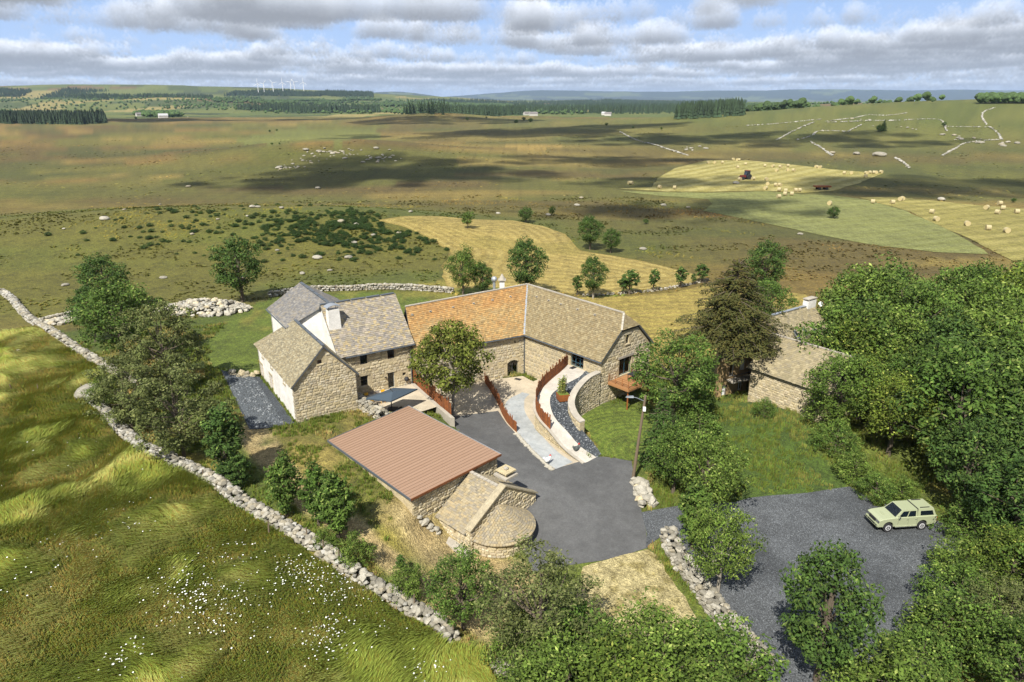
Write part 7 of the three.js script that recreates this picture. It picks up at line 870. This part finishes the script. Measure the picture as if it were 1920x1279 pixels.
// ------------------------------------------------------------------ hay bales, tractor
{
  const straw = std('baleStraw', tone(218, 206, 164, 0.8), { map: T.rock, roughness: 1 }), end = std('baleEnd', tone(196, 180, 132, 0.8), { roughness: 1 }), body = (() => { const g = new THREE.CylinderGeometry(0.9, 0.9, 1.5, 18, 4, true), p = g.attributes.position; for (let i = 0; i < p.count; i++) { const a = Math.atan2(p.getZ(i), p.getX(i)), f = 1 + 0.03 * Math.sin(a * 5 + p.getY(i) * 9); p.setX(i, p.getX(i) * f); p.setZ(i, p.getZ(i) * f); } g.rotateX(Math.PI / 2); return boxUV(g); })(), face = (() => { const q = new Geo(); for (const s of [1, -1]) { const c = new THREE.CircleGeometry(0.9, 18); if (s < 0) c.rotateY(Math.PI); c.translate(0, 0, s * 0.745); q.add(c); } return q.build(); })(), r = rng(505);
  const one = [[110.18, -394.52], [113.52, -393.62], [117.51, -392.99], [132.28, -420.64], [132.96, -415.68], [134.29, -415.9], [117.84, -366.24], [128.08, -385.01], [135.38, -375.75], [138.19, -371.71], [140.87, -368.28], [147.33, -374.91], [132.19, -349.82], [138.58, -351.93], [140.52, -349.34], [101.41, -310.39], [107.81, -311.8], [112.91, -309.37], [107.13, -291.62], [109.34, -287.89], [110.83, -287.73], [101.82, -278.94], [105.49, -273.79], [106.82, -270.62], [110.95, -271.63], [112.35, -271.48], [103.53, -262.39], [105.86, -262.16], [98.66, -255.72], [160.83, -371.02], [160.43, -367.43], [161.7, -367.78], [160.3, -337.32], [163.57, -337.17], [163.81, -323.4], [170.8, -337.22], [173.63, -339.82], [175.76, -339.93], [177.09, -339.99], [180.63, -342.37], [51.29, -304.16], [52.19, -303.98], [61.07, -287.04], [66.73, -284.79]], two = [[109.9, -238.56], [126.2, -241.31], [132.57, -240.28], [139.52, -248.06], [141.02, -249.41], [134.77, -220.28], [128.42, -207.02], [132.91, -199.23], [134.6, -192.53], [137.03, -188.36], [157.88, -228.91], [162.37, -227.43], [154.94, -218.96], [161.74, -219.92], [168.85, -238.61]];
  const bale = ([x, z], label, group) => { const t = thing('hay_bale', label, 'hay bale', x, ground(x, z) + 0.8, z, group); t.rotation.y = r() * 3.1; t.scale.setScalar(0.82); mesh('roll', body, straw, t); mesh('bale_end', face, end, t); };
  for (const p of one) bale(p, 'round straw bale lying on the striped hay field', 'bales on the striped hay field'); for (const p of two) bale(p, 'round straw bale in the field beyond the dark ditch', 'bales beyond the ditch');
  const tp = [104.9, -314.62], t = thing('tractor', 'dark red tractor working among the bales', 'tractor', tp[0], ground(...tp), tp[1]); t.rotation.y = 0.4; t.scale.setScalar(1.5); const redp = std('tractorRed', tone(120, 44, 36, 0.8)), b = new Geo(); b.box(-1.6, 0.7, -0.4, 0.3, 1.4, 0.4); mesh('bonnet', b.build(), redp, t); const c = new Geo(); c.hexa([[0.1, 0.9, 0.7], [1.5, 0.9, 0.7], [1.5, 0.9, -0.7], [0.1, 0.9, -0.7], [0.25, 2.6, 0.6], [1.4, 2.6, 0.6], [1.4, 2.6, -0.6], [0.25, 2.6, -0.6]]); mesh('cab', c.build(), M.carGlass, t); const rf = new Geo(); rf.box(0.15, 2.6, -0.7, 1.5, 2.72, 0.7); mesh('cab_roof', rf.build(), redp, t); for (const [x, s, R] of [[1.0, 1, 0.85], [1.0, -1, 0.85], [-1.2, 1, 0.5], [-1.2, -1, 0.5]]) { const w = new THREE.CylinderGeometry(R, R, 0.4, 16); w.rotateX(Math.PI / 2); const o = mesh('wheel', boxUV(w), M.tyre, t); o.position.set(x, R, s * 0.8); }
  const ip = [123.79, -277.26], im = thing('hay_trailer', 'low rusty farm trailer parked on the hay field edge', 'trailer', ip[0], ground(...ip), ip[1]); im.scale.setScalar(1.4); const bd = new Geo(); bd.box(-2.2, 0.8, -1, 2.2, 1.2, 1); mesh('bed', bd.build(), M.cortenDark, im); for (const [x, s] of [[1, 1], [1, -1], [-1, 1], [-1, -1]]) { const w = new THREE.CylinderGeometry(0.42, 0.42, 0.25, 14); w.rotateX(Math.PI / 2); const o = mesh('wheel', boxUV(w), M.tyre, im); o.position.set(x, 0.42, s * 0.9); }
}
{ // far farms
  const roofM = std('farRoof', tone(128, 122, 120, 0.8)), wallM = std('farWall', [0.5, 0.48, 0.44]), r = rng(31);
  for (const [i, [x, z]] of [[-487.53, -2534.44], [-524.58, -2627.35], [-562.88, -2495.07], [-616.15, -2604.43], [-675.05, -2536.37], [-700.35, -2723.51], [-680.83, -2455.14], [35.6, -1713.85], [46.08, -1552.63], [225.49, -1767.18], [222.66, -1666.99], [-844.44, -1629.95], [-679.51, -1398.81], [-716.99, -2352.2]].entries()) { const t = thing('far_farmhouse', 'small white farm building far across the plain', 'house', x, ground(x, z), z, 'farms far across the plain'), L = 9 + r() * 9, W = 7 + r() * 3, H = 4.5, a = new Geo(); a.box(-L / 2, -2, -W / 2, L / 2, H, W / 2); a.tri([-L / 2, H, W / 2], [-L / 2, H + 3.4, 0], [-L / 2, H, -W / 2]); a.tri([L / 2, H, -W / 2], [L / 2, H + 3.4, 0], [L / 2, H, W / 2]); mesh('wall', a.build(), wallM, t); const b = new Geo(); b.quad([-L / 2 - 0.5, H - 0.3, W / 2 + 0.5], [L / 2 + 0.5, H - 0.3, W / 2 + 0.5], [L / 2 + 0.5, H + 3.7, 0], [-L / 2 - 0.5, H + 3.7, 0]); b.quad([L / 2 + 0.5, H - 0.3, -W / 2 - 0.5], [-L / 2 - 0.5, H - 0.3, -W / 2 - 0.5], [-L / 2 - 0.5, H + 3.7, 0], [L / 2 + 0.5, H + 3.7, 0]); mesh('roof', b.build(), i % 3 ? roofM : std('farRoofPale' + i, [0.4, 0.4, 0.4]), t); t.rotation.y = r() * 1.5 - 0.7; }
  const wt = std('turbineWhite', [0.8, 0.8, 0.8], { roughness: 0.5 });
  for (const [i, [x, z, h]] of [[-1436.21, -4113.98, 42.51], [-1408.91, -4131.46, 48.36], [-1385.53, -4219.49, 43.56], [-1350.19, -4285.44, 35.4], [-1320.51, -4344.16, 35.87], [-1304.05, -4363.8, 39.02], [-1261.6, -4405.78, 36.38]].entries()) { const t = thing('wind_turbine', 'white wind turbine on the forested horizon ridge', 'wind turbine', x, ground(x, z), z, 'turbines on the horizon ridge'), H = Math.max(60, h * 0.8), g = new Geo(); g.tube([[0, -10, 0], [0, H / 2, 0], [0, H, 0]], [H * 0.035, H * 0.028, H * 0.02], 8); mesh('tower', g.build(), wt, t); const n = new Geo(); n.box(-H * 0.03, H * 0.97, -H * 0.06, H * 0.03, H * 1.03, H * 0.06); mesh('nacelle', n.build(), wt, t); for (let k = 0; k < 3; k++) { const a = k * 2.094 + i * 0.7, b = new Geo(); b.tube([[0, H, H * 0.07], [Math.sin(a) * H * 0.2, H + Math.cos(a) * H * 0.2, H * 0.07], [Math.sin(a) * H * 0.45, H + Math.cos(a) * H * 0.45, H * 0.07]], [H * 0.012, H * 0.02, H * 0.006], 5); mesh('rotor_blade', b.build(), wt, t); } }
}
// ------------------------------------------------------------------ low clouds overhead; their shadows lie on the plain
{
  const CM = std('cloudBody', [0.9, 0.9, 0.92], { roughness: 1, transparent: true, opacity: 0.32 }), ALT = 520, puff = new THREE.IcosahedronGeometry(1, 2); let seed = 900;
  const cloud = ([x, z], rx, rz, n, turn = 0) => { const r = rng(seed++), t = ALT / SUN.y, g = new Geo(), y0 = ALT, cx = x + SUN.x * t, cz = z + SUN.z * t; for (let i = 0; i < n; i++) { const a = r() * 6.283, q = Math.sqrt(r()), lx = Math.cos(a) * q * rx, lz = Math.sin(a) * q * rz, s = (0.16 + 0.2 * r()) * Math.sqrt(rx * rz) * (1.15 - 0.6 * q), wob = 0.8 + 0.5 * fbm(lx / 40 + seed, lz / 40, 3); g.add(puff, new THREE.Matrix4().makeScale(s * wob, s * 0.5, s * wob).setPosition(lx * Math.cos(turn) - lz * Math.sin(turn), s * 0.3 + r() * 20, lx * Math.sin(turn) + lz * Math.cos(turn))); } const m = mesh('cloud', g.build(), CM); m.position.set(cx, y0, cz); tag(m, 'low fair weather cloud drifting over the plain', 'cloud', 'low clouds over the plain'); };
  cloud([-74.3, -361.41], 62, 60, 60); cloud([-92.93, -302.79], 60, 22, 40); cloud([-28.3, -336.97], 60, 30, 40); cloud([-106.66, -1103.53], 150, 110, 60); cloud([-31.18, -693.77], 170, 60, 50); cloud([46.33, -775.03], 150, 80, 50); cloud([65.15, -303.64], 45, 26, 36); cloud([64.31, -223.62], 38, 22, 36); cloud([37.32, -217.99], 46, 14, 30); cloud([174.52, -283.94], 90, 34, 50); cloud([212.63, -578.28], 110, 40, 40); cloud([130.72, -600.69], 90, 50, 40); cloud([262.7, -529.1], 110, 24, 30); cloud([50.25, -414.07], 70, 40, 40); cloud([-709.04, -1254.77], 200, 120, 50); cloud([-379.19, -1274.98], 160, 60, 40);
}

renderer.render(scene, camera);
